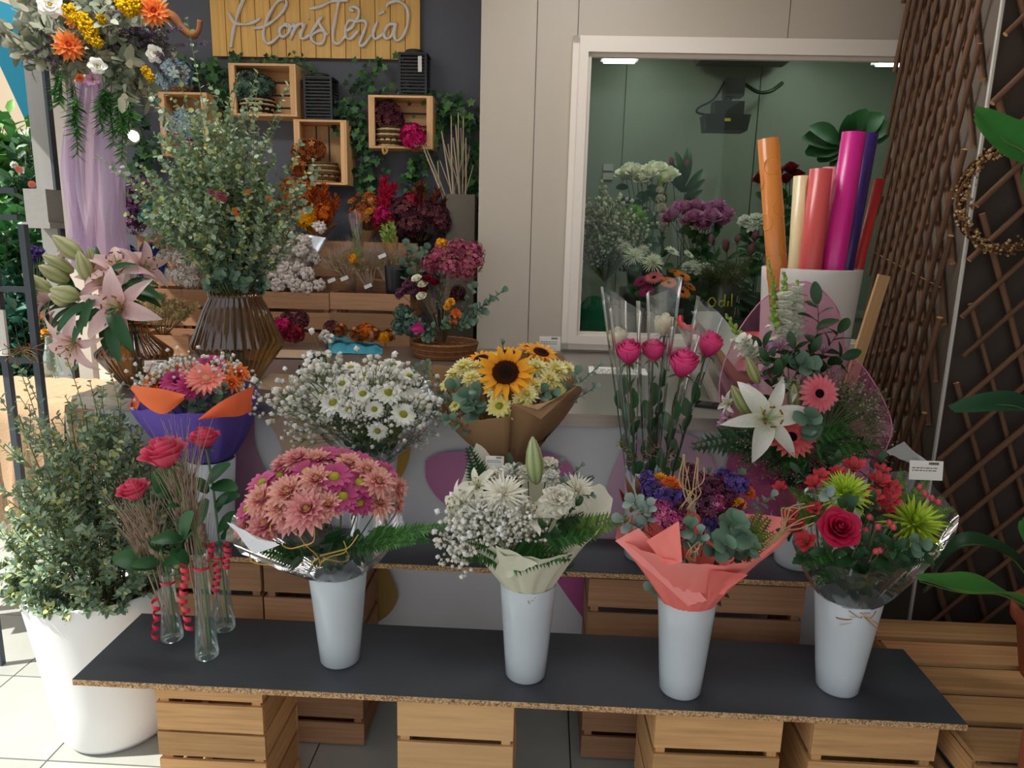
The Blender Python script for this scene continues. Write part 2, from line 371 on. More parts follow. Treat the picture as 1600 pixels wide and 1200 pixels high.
def f_alst(c0, c1, cin):
    def mk():
        a = MB()
        for i in range(6): petal(a, i*PI/3, .62, .34 if i % 2 else .26, 68, 22 if i % 2 else 35, cin if not i % 2 else c0, c1, cup=.3, shape='round', nl=5)
        b = MB()
        for i in range(5): tube(b, bez((0, 0, .1), (.05*math.cos(i), .05*math.sin(i), .3), (.15*math.cos(i*1.3), .15*math.sin(i*1.3), .45), 3), .015, 4, '#a06a6a')
        return a.mesh('alstroemeria', M_PETAL), [('stamen', b.mesh('stamen', M_DRY))]
    return mk
def f_dahl(c0, c1):
    def mk():
        a = MB()
        for n, L, e0, e1, z in ((11, .46, 0, -14, 0), (11, .4, 20, 6, .04), (9, .32, 42, 30, .08), (7, .24, 62, 55, .1)):
            ring(a, n, L, .17, e0, e1, c0, c1, .12, r0=.04, z0=z, cup=.5, shape='point')
        b = MB(); dome(b, .07, .14, c0, c0, 8, .1, 2); return a.mesh('dahlia', M_PETAL), [('flower_center', b.mesh('c', M_PETAL))]
    return mk
def f_balls(cols, n=60, r=.09, tiny=False, lo=-.2, mt=None):
    """a rounded cluster of tiny blossoms or buds"""
    def mk():
        a = MB(); Ms = []; Cs = []
        for i in range(n):
            z = 1-(i+.5)/n*(1-lo); q = math.sqrt(max(0, 1-z*z)); g = i*2.39996; d = Vector((q*math.cos(g), q*math.sin(g), z))+rv(.12); d.normalize()
            Ms.append(m34(face(d*rnd.uniform(.36, .5), d, r*rnd.uniform(.7, 1.2)))); Cs.append(pick(cols))
        a.scatter(*(TINY if tiny else OCT), Ms, Cs)
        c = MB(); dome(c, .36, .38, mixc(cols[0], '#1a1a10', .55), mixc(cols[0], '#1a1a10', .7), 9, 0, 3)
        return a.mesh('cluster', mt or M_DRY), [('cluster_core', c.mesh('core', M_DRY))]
    return mk
def f_straw(c0, c1, cc):
    def mk():
        a = MB()
        for n, L, e0, e1, z in ((14, .4, 2, -10, 0), (13, .34, 30, 14, .04), (11, .28, 55, 50, .06), (9, .2, 75, 95, .08)): ring(a, n, L, .15, e0, e1, c0, c1, .1, r0=.07, z0=z, cup=.4, shape='oval', nl=3)
        b = MB(); dome(b, .16, .12, cc, cc, 10, .06); return a.mesh('strawflower', M_PETAL), [('flower_center', b.mesh('c', M_DRY))]
    return mk
def f_camel(c0, c1, cc):
    def mk():
        a = MB()
        for n, L, e0, e1, z in ((6, .46, 4, -12, 0), (6, .4, 26, 6, .03), (5, .3, 50, 34, .06), (4, .2, 70, 60, .08)): ring(a, n, L, .36, e0, e1, c0, c1, .1, r0=.04, z0=z, cup=.25, shape='round', nl=4, nw=4, wav=.08)
        b = MB(); dome(b, .07, .12, cc, cc, 8, .1); return a.mesh('camellia', M_PETAL), [('flower_center', b.mesh('c', M_DRY))]
    return mk
def f_protea(c0, c1):
    def mk():
        a = MB()
        for n, L, e0, e1, z in ((9, .7, 50, 96, 0), (8, .72, 62, 98, .05), (6, .7, 76, 96, .12)): ring(a, n, L, .2, e0, e1, c0, c1, .06, r0=.1, z0=z, cup=.5, shape='oval')
        b = MB(); ring(b, 7, .5, .16, 20, 40, '#4a6a44', '#6a8a58', .2, r0=.05, z0=-.1, shape='point'); return a.mesh('protea', M_PETAL), [('leaves', b.mesh('leaves', M_LEAF))]
    return mk
def f_feather(cols, n=120, L=1, wd=.3):
    """upright plume"""
    def mk():
        a = MB(); Ms = []; Cs = []
        for i in range(n):
            s = rnd.random(); g = rnd.uniform(0, 6.3); d = Vector((math.cos(g), math.sin(g), rnd.uniform(.6, 1.6))).normalized()
            k = wd*(1-s*.75)*rnd.uniform(.3, 1); Ms.append(m34(along(Vector((math.cos(g)*k*.4, math.sin(g)*k*.4, s*L*.85)), Vector((math.cos(g)*k*.4, math.sin(g)*k*.4, s*L*.85))+d, rv(), .22*L))); Cs.append(pick(cols))
        a.scatter(NEED[0]*np.array((1, 1.6, 1)), NEED[1], Ms, Cs); return a.mesh('plume', M_DRY), []
    return mk
FL = {
 'daisy_white': ('daisy', f_daisy('#f0efe4', '#f7f6f0', '#a8a530')), 'daisy_pink': ('daisy', f_daisy('#c94f86', '#e07aa2', '#c0b540')), 'daisy_mag': ('daisy', f_daisy('#b23a74', '#cf5c8e', '#c4b83e')),
 'daisy_yel': ('daisy', f_daisy('#f0e25c', '#f7f0b4', '#9aa53a', 15)), 'daisy_pale': ('mum', f_mum('#eee070', '#f8f3c4', '#d9cf40')),
 'mum_peach': ('mum', f_mum('#d98084', '#f7c6b2', '#c9a24e')), 'mum_pink': ('mum', f_mum('#d06c80', '#f2b4ac', '#c9a24e')),
 'spider_white': ('spider_mum', f_spider('#eae6cf', '#faf8ee')), 'spider_green': ('spider_mum', f_spider('#8fae1e', '#c3dc48')), 'sunflower': ('sunflower', f_sun),
 'gerb_pink': ('gerbera', f_gerb('#ee6478', '#f58e98')), 'gerb_coral': ('gerbera', f_gerb('#e8505c', '#f4807c')), 'gerb_orange': ('gerbera', f_gerb('#e8701c', '#f7992e')), 'gerb_mag': ('gerbera', f_gerb('#b02260', '#d0408a', '#5c1030')),
 'gerb_salmon': ('gerbera', f_gerb('#f07a6c', '#f79a8c', '#f0a07a')), 'rose_red': ('rose', f_rose('#cc2c54', '#ee6a88', .35)), 'rose_deep': ('rose', f_rose('#a81038', '#d02a58', .75)), 'rose_mag': ('rose', f_rose('#d0246a', '#f05a98', -.35)),
 'rose_cream': ('rose', f_rose('#e8dcb8', '#f4ecd2', -.35)), 'rose_white': ('rose', f_rose('#e6e2c4', '#f5f2df', .7)), 'rose_lilac': ('rose', f_rose('#a6588e', '#cf8ab8', .55)), 'rose_dark': ('rose', f_rose('#5c0c1c', '#8a1a2e', .4)),
 'camellia': ('camellia', f_camel('#e8e6da', '#f8f7f2', '#dcb040')), 'carnation': ('carnation', f_carn('#ece6cc', '#f8f4e6')), 'carn_white': ('carnation', f_carn('#f0ede0', '#fbf9f2')), 'alst_lilac': ('alstroemeria', f_alst('#a86a9c', '#c994c0', '#e8d4b8')), 'alst_red': ('alstroemeria', f_alst('#a8182c', '#d03848', '#c8502c')),
 'dahlia': ('dahlia', f_dahl('#e0523c', '#f79a44')), 'statice': ('statice', f_balls(['#4d3a78', '#5d4790', '#6c54a4', '#3c2c60'], 60, .13, True, 0, M_PETAL)), 'waxpink': ('waxflower', f_balls(['#a83a70', '#c65a8c', '#d888a8', '#7a2850'], 60, .13, True, 0, M_PETAL)),
 'statice_plum': ('statice', f_balls(['#4a2038', '#64304c', '#7a4058', '#2e1424'], 60, .13, True, 0, M_PETAL)), 'hyd_plum': ('hydrangea', f_balls(['#4a2630', '#63343c', '#7a4648', '#3a1c28'], 130, .12, True, -.7)),
 'hyd_blue': ('hydrangea', f_balls(['#8aa8b4', '#a8c0c8', '#6e929e', '#c4d0d0'], 110, .15, True, -.6)), 'hyd_teal': ('dried_cluster', f_balls(['#1e8f96', '#35b0b0', '#17707c'], 90, .13, True, -.4)), 'hyd_green': ('dried_cluster', f_balls(['#4e6658', '#6a8474', '#394c42'], 130, .12, True, -.6)),
 'hyd_rust': ('dried_cluster', f_balls(['#8c4a26', '#a8622f', '#c98a52', '#6c3418'], 110, .14, True, -.6)), 'hyd_mag': ('dried_cluster', f_balls(['#c4165a', '#d8307a', '#a00e48'], 130, .12, True, -.6)), 'hyd_orange': ('dried_cluster', f_balls(['#d4691a', '#e08828', '#b84e12', '#8a3a10'], 90, .13, True, -.3)),
 'hyd_red': ('dried_cluster', f_balls(['#8e1e34', '#a83046', '#5c1424'], 90, .13, True, -.3)), 'hyd_purple': ('dried_cluster', f_balls(['#7a5078', '#946a90', '#5a3858', '#a884a4'], 150, .09, True, -.6)), 'hyd_navy': ('dried_cluster', f_balls(['#2c3a84', '#3d4fa8', '#1e2860'], 90, .12, True, -.4)),
 'hyd_blue2': ('dried_cluster', f_balls(['#1d5fa8', '#2f7cc0', '#174a86'], 90, .13, True, -.4)), 'hyd_white': ('dried_cluster', f_balls(['#d8d0c8', '#eae4dc', '#c0b4a8'], 90, .14, True, -.4)), 'hyd_yellow': ('dried_cluster', f_balls(['#e89a10', '#f4b424', '#d08408'], 90, .14, True, -.4)),
 'cotton': ('cotton_boll', f_balls(['#ddd2cc', '#ece4de', '#cbbcb4'], 26, .26, False, -.5, M_DRY)), 'hyd_pink': ('dried_cluster', f_balls(['#a04860', '#b8607a', '#7c3a4a', '#8a5a50'], 150, .08, True, -.2)),
 'straw_orange': ('strawflower', f_straw('#c8481c', '#e87a34', '#d89a20')), 'straw_yellow': ('strawflower', f_straw('#d88a14', '#f0b030', '#c47a14')), 'protea': ('protea', f_protea('#8a4a5c', '#b0788a')), 'pompon': ('pompon_mum', f_spider('#5c8a1c', '#8cc83c', .9)),
 'plume_oat': ('oat_plume', f_feather(['#c4b48a', '#d4c69c', '#a89868'])), 'plume_red': ('celosia_plume', f_feather(['#b81238', '#d42850', '#98102c'])), 'plume_rust': ('celosia_plume', f_feather(['#6c3424', '#84462e', '#4c2418'])), 'plume_orange': ('celosia_plume', f_feather(['#b8501c', '#cc6a2c', '#943c14'])), 'plume_yellow': ('celosia_plume', f_feather(['#e8a01a', '#f2b830', '#cc8410'])), 'plume_lime': ('celosia_plume', f_feather(['#a8c45c', '#c4d880', '#88a844'])),
}
def flower(parent, kind, pos, d, size, stem=0, spin=None, flat=1):
    nm, fn = FL[kind]; me, subs = lib(('fl', kind), fn)
    M = face(pos, d, (size, size, size*flat), spin); o = part(nm, me, parent, M)
    for sn, sm in subs: part(sn, sm, o, M)
    if stem: part('stem', stem_mesh(), o, M @ Matrix.Diagonal((.9*min(1, .08/size), .9*min(1, .08/size), stem/size, 1)))
    return o
# leaves, sprigs and fronds --------------------------------------
def leaf_mesh(kind):
    def mk():
        a = MB()
        if kind == 'euc': petal(a, 0, 1, .92, 6, -14, '#4d6a56', '#6f8d78', cup=.12, shape='round', nl=5, nw=4)
        elif kind == 'euc_grey': petal(a, 0, 1, .86, 6, -14, '#6f867e', '#94a69e', cup=.14, shape='round', nl=5, nw=4)
        elif kind == 'ruscus': petal(a, 0, 1, .5, 12, -22, '#1d3a1e', '#2c5430', cup=.18, shape='oval', nl=6, nw=4)
        elif kind == 'rose': petal(a, 0, 1, .62, 14, -24, '#24502c', '#356a3a', cup=.16, shape='oval', nl=6, nw=4)
        elif kind == 'lily': petal(a, 0, 1, .26, 20, -40, '#1e4424', '#2f6234', cup=.3, shape='oval', nl=7, nw=4)
        elif kind == 'leuc': petal(a, 0, 1, .26, 10, 5, '#4c1622', '#7a2c30', cup=.35, shape='point', nl=5, nw=2)
        elif kind == 'leuc_brown': petal(a, 0, 1, .24, 10, 5, '#5c3a24', '#8a5a38', cup=.35, shape='point', nl=5, nw=2)
        elif kind == 'dry': petal(a, 0, 1, .5, 10, -30, '#8e9480', '#b6b8a2', cup=.2, shape='oval', nl=5, nw=4)
        return a.mesh('leaf', M_LEAF)
    return lib(('leaf', kind), mk)
def sprig(parent, kind, p0, p1, n, ls, name=None, bend=.12, t0=.25, pair=True, col='#54683e', tip=True):
    """a stem with leaves that are objects of their own"""
    p0, p1 = Vector(p0), Vector(p1); L = (p1-p0).length; mid = (p0+p1)/2+rv(L*bend)+Vector((0, 0, L*bend*.6)); pts = bez(p0, mid, p1, 8)
    s = part(name or kind.split('_')[0].replace('euc', 'eucalyptus')+'_sprig', tube(MB(), pts, max(.0012, L*.008), 5, col).mesh('twig', M_STEM), parent)
    lm = leaf_mesh(kind); g = rnd.uniform(0, 6)
    for i in range(n):
        t = t0+(1-t0)*(i+.5)/n; k = min(7, int(t*8)); p = pts[k].lerp(pts[k+1], t*8-k); tn = (pts[k+1]-pts[k]).normalized()
        o = tn.orthogonal().normalized(); o.rotate(Matrix.Rotation(g, 3, tn)); g += PI if (pair and i % 2 == 0) else 1.7
        d = (o+tn*.55).normalized(); up = (tn+tocam(p)*.5+Vector((0, 0, .3)))
        part('leaf', lm, s, along(p, p+d, up, ls*rnd.uniform(.75, 1.15)*(1-.25*t)))
    if tip: part('leaf', lm, s, along(p1, p1+(pts[-1]-pts[-2]), tocam(p1), ls*.75))
    return s
def leaf(parent, kind, p0, p1, up=None): return part('leaf', leaf_mesh(kind), parent, along(p0, p1, up if up is not None else tocam(p0)+Vector((0, 0, .5))))
def fern_mesh(var=0, cols=('#2c5a24', '#417a34'), dens=15, wd=.3):
    def mk():
        a = MB(); tube(a, [(s/6, 0, -.18*(s/6)**2) for s in range(7)], [.009*(1-s/8) for s in range(7)], 4, '#4d6a34'); Ms = []; Cs = []; Bs = []; Bc = []
        for i in range(dens):
            s = .1+.88*i/dens; ln = wd*(1-s)**.7*rnd.uniform(.9, 1.1)+.03; c = Vector((s, 0, -.18*s*s))
            for sd in (-1, 1):
                dv = Vector((.55, sd, -.12+rnd.uniform(-.12, .12))).normalized(); col = pick(cols)
                m = max(1, int(ln/.09)); Bs.append(m34(along(c, c+dv, (0, 0, 1), ln*1.08))); Bc.append(col)
                for k in range(m):
                    q = c+dv*ln*(k+.2)/m; 
                    for s2 in (-1, 1):
                        d2 = (dv*.7+Vector((1, 0, 0))*s2*.7).normalized(); Ms.append(m34(along(q, q+d2, (0, 0, 1), .06*(1-.5*k/m)))); Cs.append(col)
        a.scatter(LEAF[0]*np.array((1, 1, 1)), LEAF[1], Ms, Cs); a.scatter(NEED[0]*np.array((1, 1.7, 1)), NEED[1], Bs, Bc); return a.mesh('fern_frond', M_LEAF)
    return lib(('fern', var), mk)
def fern(parent, p0, p1, var=0, up=None, name='fern_frond'):
    kw = [dict(), dict(cols=('#1d3e22', '#2c5430')), dict(cols=('#4d7030', '#6a8c3c')), dict(cols=('#3d7434', '#59944a'), wd=.16, dens=22)][var]
    return part(name, fern_mesh(var, **kw), parent, along(p0, p1, up if up is not None else tocam(p0)+Vector((0, 0, .6))))
def gyp_mesh(var=0, n=70, cols=('#f2f0e6', '#e6e2d4', '#fbfaf4'), r=.04, wd=.5):
    """branching spray of tiny white flowers, base at the origin, 1 long"""
    def mk():
        a = MB(); Ms = []; Cs = []
        for i in range(9):
            g = rnd.uniform(0, 6.3); e = rnd.uniform(.1, wd); tip = Vector((math.cos(g)*e, math.sin(g)*e, rnd.uniform(.65, 1)))
            tube(a, bez((0, 0, 0), tip*.5+rv(.05), tip, 4), .006, 3, '#7a8a58', False)
            for k in range(n//9):
                q = tip+rv(.11); tube(a, [tip*.8, q], .0035, 3, '#7a8a58', False); Ms.append(m34(face(q, rv(), r*rnd.uniform(.7, 1.25)))); Cs.append(pick(cols))
        a.scatter(*OCT, Ms, Cs); a.scatter(TINY[0], TINY[1], [m+0 for m in Ms], Cs); return a.mesh('gypsophila', M_PETAL)
    return lib(('gyp', var), mk)
def gyp(parent, p0, p1, var=0, name='gypsophila_spray', **k):
    d = Vector(p1)-Vector(p0); return part(name, gyp_mesh(var, **k), parent, face(p0, d, d.length))
def lily_petals(parent, name, pos, d, size, c0, c1, cmid, op=1.0, spin=None):
    """open lily: throat, six petals each an object, stamens"""
    key = ('lily', c0, c1, op)
    def mk():
        out = []
        for wd in (.3, .21):
            a = MB(); petal(a, 0, .66, wd, 72-30*op, 25-62*op, c0, c1, cup=.4, shape='point', nl=8, nw=4, wav=.08, r0=.03)
            tube(a, [(.05+.05*i, 0, .05+.055*i*(1-.1*i)) for i in range(4)], [.012, .01, .008, .004], 4, cmid); out.append(a.mesh('petal', M_PETAL))
        th = MB(); lathe(th, [(.02, -.14), (.04, -.05), (.06, .04)], 8, cmid); out.append(th.mesh('lily', M_PETAL))
        s = MB(); tube(s, bez((0, 0, 0), (0, 0, .2), (.03, 0, .42), 4), .01, 5, '#b9c27a')
        s2 = MB()
        for i in range(6):
            g = i*PI/3+.4; e = (math.cos(g)*.13, math.sin(g)*.13, .34); tube(s2, bez((0, 0, 0), (e[0]*.3, e[1]*.3, .2), e, 4), .006, 4, '#c3cf9a'); tube(s2, [(e[0]-.035*math.sin(g), e[1]+.035*math.cos(g), .345), (e[0]+.035*math.sin(g), e[1]-.035*math.cos(g), .335)], .013, 5, '#96602c')
        return out+[s.mesh('pistil', M_PETAL), s2.mesh('stamen', M_DRY)]
    pa, pb, th, s, s2 = lib(key, mk); M = face(pos, d, size, spin); o = part(name, th, parent, M)
    for i in range(6): part('petal', pb if i % 2 else pa, o, M @ Matrix.Rotation(i*PI/3+rnd.uniform(-.08, .08), 4, 'Z') @ Matrix.Rotation(rnd.uniform(-.1, .1), 4, 'Y'))
    part('pistil', s, o, M); part('stamen', s2, o, M); return o
def bud(parent, p0, p1, wd, c0, c1, name='lily_bud'):
    def mk():
        a = MB(); V = []; C = []; n = 18; pr = [(.03, 0), (.1, .06), (.17, .25), (.19, .45), (.15, .7), (.08, .9), (.015, 1)]
        for r, z in pr:
            for k in range(n):
                g = 2*PI*k/n; q = 1-.1*(k % 3 == 0); V.append((r*q*math.cos(g), r*q*math.sin(g), z)); C.append(mixc(c0, c1, (.15 if k % 3 == 0 else .75)*(.5+.5*z)))
        a.add(V, [(i*n+k, i*n+(k+1) % n, (i+1)*n+(k+1) % n, (i+1)*n+k) for i in range(len(pr)-1) for k in range(n)], np.array(C)); return a.mesh('bud', M_PETAL)
    d = Vector(p1)-Vector(p0); L = d.length; return part(name, lib(('bud', c0, c1), mk), parent, face(p0, d, (wd/.38, wd/.38, L)))
def wheat_mesh(cols=('#ac9580', '#98806c', '#bfa992')):
    def mk():
        a = MB(); tube(a, [(0, 0, 0), (.01, 0, .55)], .004, 4, '#ab9580'); Ms = []; Cs = []
        for i in range(22):
            z = .5+.26*i/22; g = (i % 3)*2.1+i*.1; d = Vector((math.cos(g)*.35, math.sin(g)*.35, 1)).normalized(); p = Vector((.01+math.cos(g)*.008, math.sin(g)*.008, z))
            Ms.append(m34(along(p, p+d, rv(), .05))); Cs.append(pick(cols)); tube(a, [p, p+d*rnd.uniform(.2, .3)+rv(.01)], [.0022, .0008], 3, '#c0ab98', False)
        a.scatter(LEAF[0], LEAF[1], Ms, Cs); return a.mesh('wheat_ear', M_DRY)
    return lib(('wheat', cols), mk)
# papers and films -----------------------------------------------
def loft(tie, r0, rim, N=56, S=9, bulge=.0, crease=.006, cols=('#ffffff', '#ffffff'), seed=1, power=1.0, below=0):
    """sheet gathered at the tie and opening to a rim given as points in order around it"""
    rr = random.Random(seed); tie = Vector(tie); rim = [Vector(p) for p in rim]; m = len(rim); a = MB(); V = []; C = []
    seg = [(rim[(i+1) % m]-rim[i]).length for i in range(m)]; tot = sum(seg); R = []
    for k in range(N):
        t = tot*k/N; i = 0
        while t > seg[i]: t -= seg[i]; i += 1
        R.append(rim[i].lerp(rim[(i+1) % m], t/seg[i]))
    ph = [rr.uniform(-1, 1) for _ in range(N)]
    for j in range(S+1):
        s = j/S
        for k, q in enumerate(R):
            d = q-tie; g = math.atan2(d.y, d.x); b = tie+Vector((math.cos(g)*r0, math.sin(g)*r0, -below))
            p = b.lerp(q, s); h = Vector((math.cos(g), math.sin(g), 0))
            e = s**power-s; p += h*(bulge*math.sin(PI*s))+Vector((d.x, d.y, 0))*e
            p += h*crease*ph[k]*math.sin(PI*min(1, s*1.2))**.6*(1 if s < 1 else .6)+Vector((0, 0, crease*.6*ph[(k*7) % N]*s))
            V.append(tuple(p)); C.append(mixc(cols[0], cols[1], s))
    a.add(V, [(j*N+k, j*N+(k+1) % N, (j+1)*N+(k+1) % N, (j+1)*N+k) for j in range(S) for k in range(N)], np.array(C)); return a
def sheet(pts, col, n=6, crease=.004, seed=1):
    """a free flap of paper spanned by four corner points, slightly creased"""
    rr = random.Random(seed); a, b, c, d = [Vector(p) for p in pts]; nm = (b-a).cross(d-a).normalized(); V = []
    for i in range(n+1):
        for j in range(n+1):
            u, v = i/n, j/n; p = (a*(1-u)+b*u)*(1-v)+(d*(1-u)+c*u)*v; V.append(tuple(p+nm*(crease*rr.uniform(-1, 1)+.25*(b-a).length*.25*(math.sin(PI*u)*.5+math.sin(PI*v)*.5-.5))))
    k = n+1; return MB().add(V, [(i*k+j, i*k+j+1, (i+1)*k+j+1, (i+1)*k+j) for i in range(n) for j in range(n)], col)
def raffia(c, r, n, col=('#d8b878', '#c49a5c', '#e4c890')):
    a = MB()
    for i in range(n):
        g = rnd.uniform(0, 6.3); e = Vector((math.cos(g), math.sin(g), rnd.uniform(-.8, .8)))*r*rnd.uniform(.5, 1.2); q = Vector(c)+e*.5+rv(r*.35)
        tube(a, bez(c, q, Vector(c)+e, 6), .0016, 4, pick(col), False, .3)
    return a
def card_mesh(wd, h, lines=4, col='#f0ede6', ink='#3a3a3a'):
    """price card: paper with printed bars laid on as thin ink strips"""
    a = MB(); box(a, (0, 0, 0), (wd, .0008, h), col); b = MB()
    for k in range(14): box(b, (wd*(.08+.3*k/14), -.0008, h*.36), (wd*.012 if k % 3 else wd*.02, .0004, h*.13), ink)
    for k in range(lines):
        x = -wd*.42
        while x < wd*.3:
            l = rnd.uniform(.04, .12)*wd; box(b, (x+l/2, -.0008, h*(.12-.13*k)), (l, .0004, h*.045), ink); x += l+.025*wd
    return a.mesh('card', M_PAPER, False), b.mesh('print', M_PLAST, False)
def card(name, label, pos, yaw, tilt, wd, h, lines=4, cat='price card', group=None, parent=None):
    a, b = card_mesh(wd, h, lines); M = T(pos) @ Matrix.Rotation(yaw, 4, 'Z') @ Matrix.Rotation(tilt, 4, 'X')
    o = part(name, a, parent, M) if parent else solo(name, a, label, cat, M, group)
    part('printing', b, o, M); return o
# ---------------------------------------------------------------- setting
PA_Y = 2.7
WALLY, DARKY, COLDY = 3.9, 4.6, 5.8
FZ = -.22                                  # floor level; shelf, counter and camera heights are measured from z = 0
def slab(name, lo, hi, m, col='#ffffff', **k):
    c = [(a+b)/2 for a, b in zip(lo, hi)]; return struct(name, box(MB(), (0, 0, 0), [b-a for a, b in zip(lo, hi)], col).mesh(name, m, False), T(c), **k)
M_FLOOR = mat('floor_grout', '#6b665e', rough=.9)
M_TILE = mat('floor_tile', '#a9aca6', rough=.35, spec=.4, streak=(3, 3, 3), noise=(1, .14), var=.05)
M_DARK = mat('charcoal_paint', '#62646d', rough=.7, spec=.25, noise=(2.5, .06))
M_CREAM = mat('cream_panel', '#b3a899', rough=.4, spec=.4, noise=(1.5, .02))
M_FRAME = mat('window_frame', '#dcd2c6', rough=.35, spec=.45)
M_COLD = mat('cold_room_panel', '#8c9286', rough=.4, spec=.4)
M_PILLAR = mat('brown_pillar', '#7d7064', rough=.55, spec=.3, streak=(2, 2, .4), noise=(1, .3))
M_PILLD = mat('dark_pillar', '#4b413b', rough=.7, spec=.2, streak=(3, 3, 3), noise=(1, .35))
fl = slab('floor', (-6, -2, FZ-.1), (3.2, 6.2, FZ-.012), M_FLOOR)
for i in range(14):
    for j in range(8):
        x0 = -3.9+i*.45; y0 = .3+j*.45
        if x0 < 2.3: bar('tile', fl, (x0+.225, y0+.225, FZ-.006), (.444, .444, .012), M_TILE)
M_STREET = mat('pavement', '#a39c92', rough=.9, noise=(3, .12))
slab('floor_street', (-30, -25, FZ-.2), (20, 25, FZ-.11), M_STREET)
CEILX = -3.6
slab('wall_shade', (2.15, -1.6, FZ), (2.25, PA_Y, 3.1), mat('shade_wall_paint', '#5d544c', rough=.8))  # unseen wall added to shade the shelves from the right
slab('ceiling', (CEILX, -.5, 3.1), (3.2, DARKY+.1, 3.2), mat('ceiling_paint', '#cfcac2', rough=.8))  # unseen ceiling, its left and front edges set to limit sun and skylight
slab('wall_back', (P(150, 200, DARKY).x, DARKY, FZ), (-.1, DARKY+.1, 3.1), M_DARK)
wc = slab('wall_partition', (-.335, WALLY+.03, FZ), (.13, WALLY+.1, 3.1), M_CREAM)
FX0, FX1, WZ0, WZ1 = .105, 2.35, .985, 2.555
for x0, x1, z0, z1 in ((-.355, -.078, FZ, 3.1), (-.074, FX0+.02, FZ, 3.1), (FX0+.024, 1.155, WZ1-.03, 3.1), (1.159, 2.5, WZ1-.03, 3.1), (FX0+.024, 2.5, FZ, WZ0+.02)):
    bar('wall_panel', wc, ((x0+x1)/2, WALLY+.015, (z0+z1)/2), (x1-x0, .03, z1-z0), M_CREAM)
bar('corner_return', wc, (-.345, (WALLY+DARKY)/2+.02, 1.44), (.02, DARKY-WALLY-.01, 3.32), M_CREAM)
# window of the cold room: stepped frame and pane
win = struct('window_1', bpy.data.meshes.new('window_1')); win.data = box(MB(), (0, 0, 0), (FX1-FX0-.16, .006, WZ1-WZ0-.16)).mesh('pane', F_PANE, False)
WC = Vector(((FX0+FX1)/2, WALLY+.03, (WZ0+WZ1)/2)); win.matrix_basis = T(WC); W[win.name] = T(WC)
for off, wd, dp, yy in ((0, .035, .03, -.012), (.033, .045, .05, -.02), (.076, .02, .03, .0)):
    for side in range(4):
        lo, hi = off, off+wd; m = (lo+hi)/2
        if side == 0: c, s = (FX0+m, 0, (WZ0+WZ1)/2), (wd, dp, WZ1-WZ0-2*lo)
        elif side == 1: c, s = (FX1-m, 0, (WZ0+WZ1)/2), (wd, dp, WZ1-WZ0-2*lo)
        elif side == 2: c, s = ((FX0+FX1)/2, 0, WZ1-m), (FX1-FX0-2*lo, dp, wd)
        else: c, s = ((FX0+FX1)/2, 0, WZ0+m), (FX1-FX0-2*lo, dp, wd)
        bar('window_frame', win, (c[0], WALLY+yy, c[2]), s, M_FRAME)
# cold room shell
cb = slab('wall_cold_back', (-.2, COLDY, FZ), (2.9, COLDY+.1, 3.0), M_COLD)
xx = -.2
for x1 in (.56, 1.55, 2.9):
    bar('wall_panel', cb, ((xx+x1)/2, COLDY-.01, 1.5), (x1-xx-.008, .02, 3), M_COLD); xx = x1
slab('wall_cold_left', (-.3, WALLY+.1, FZ), (-.2, COLDY+.1, 3.0), M_COLD)
slab('wall_cold_right', (2.8, WALLY, FZ), (2.9, COLDY, 3.0), M_COLD)
slab('ceiling_cold', (-.3, WALLY+.1, 2.95), (2.9, COLDY+.1, 3.05), M_COLD)
M_FILL = mat('fill_diffuser', '#ffffff', emit=15)  # glow of the fill panels added over the shop
M_LAMPC = mat('cold_lamp_diffuser', '#f4fff8', emit=9)
def ceiling_lamp(c, s, m, label):
    t = thing('ceiling_light', label, 'ceiling light', c)
    fr = MB(); box(fr, (0, 0, .02), (s[0]+.04, s[1]+.04, .03), '#e8e8e8'); part('housing', fr.mesh('housing', M_PLAST, False), t, T(c))
    d = MB(); box(d, (0, 0, 0), (s[0], s[1], .012), '#ffffff'); part('diffuser', d.mesh('diffuser', m, False), t, T(c))
cl = P(968, 95, 5.0); ceiling_lamp((cl.x, 5.0, P(968, 95, 5.0).z), (.2, .1, .1), M_LAMPC, 'white fluorescent light at top left behind the cold room glass')
ceiling_lamp((P(1398, 100, 5.0).x, 5.0, P(1398, 100, 5.0).z), (.2, .1, .1), M_LAMPC, 'white fluorescent light at top right behind the cold room glass')
for i, x in enumerate((.7, 1.9)): ceiling_lamp((x, 4.85, 2.93), (.16, 1.2, .1), M_LAMPC, ['left unseen fill light added on the cold room ceiling', 'right unseen fill light added on the cold room ceiling'][i])  # hidden lights added above the view to brighten the cold room
for i, x in enumerate((-1.8, .2)): ceiling_lamp((x, 2.9, 3.07), (.9, .3, .1), M_FILL, ['unseen fill light panel added above the brown vases', 'unseen fill light panel added above the steel counter'][i])  # out-of-view panels added as fill light for the shop interior
# pillar with trellis on the right
PA, PB = Vector((1.495, 2.70, 0)), Vector((1.72, 3.9, 0))
pm = MB(); V = []
for z in (FZ, 3.1):
    for p in ((PA.x+.02, PA.y+.025), (2.9, PA.y+.025), (2.9, WALLY-.002), (PB.x+.02, PB.y-.002)): V.append((p[0], p[1], z))
pm.add(V, [(0, 1, 2, 3), (4, 7, 6, 5), (0, 4, 5, 1), (1, 5, 6, 2), (2, 6, 7, 3)], '#ffffff'); struct('wall_right', pm.mesh('wall_right', M_PILLD, False))
sd_ = MB(); u = (PB-PA).normalized(); nn = Vector((-u.y, u.x, 0))
sd_.add([tuple(p) for z in (FZ, 3.1) for p in (PA+Vector((.004, .015, z)), PB+Vector((.004, -.004, z)), PB+Vector((.02, -.004, z)), PA+Vector((.02, .015, z)))], [(0, 1, 5, 4), (0, 4, 7, 3), (4, 5, 6, 7), (0, 3, 2, 1)], '#ffffff')
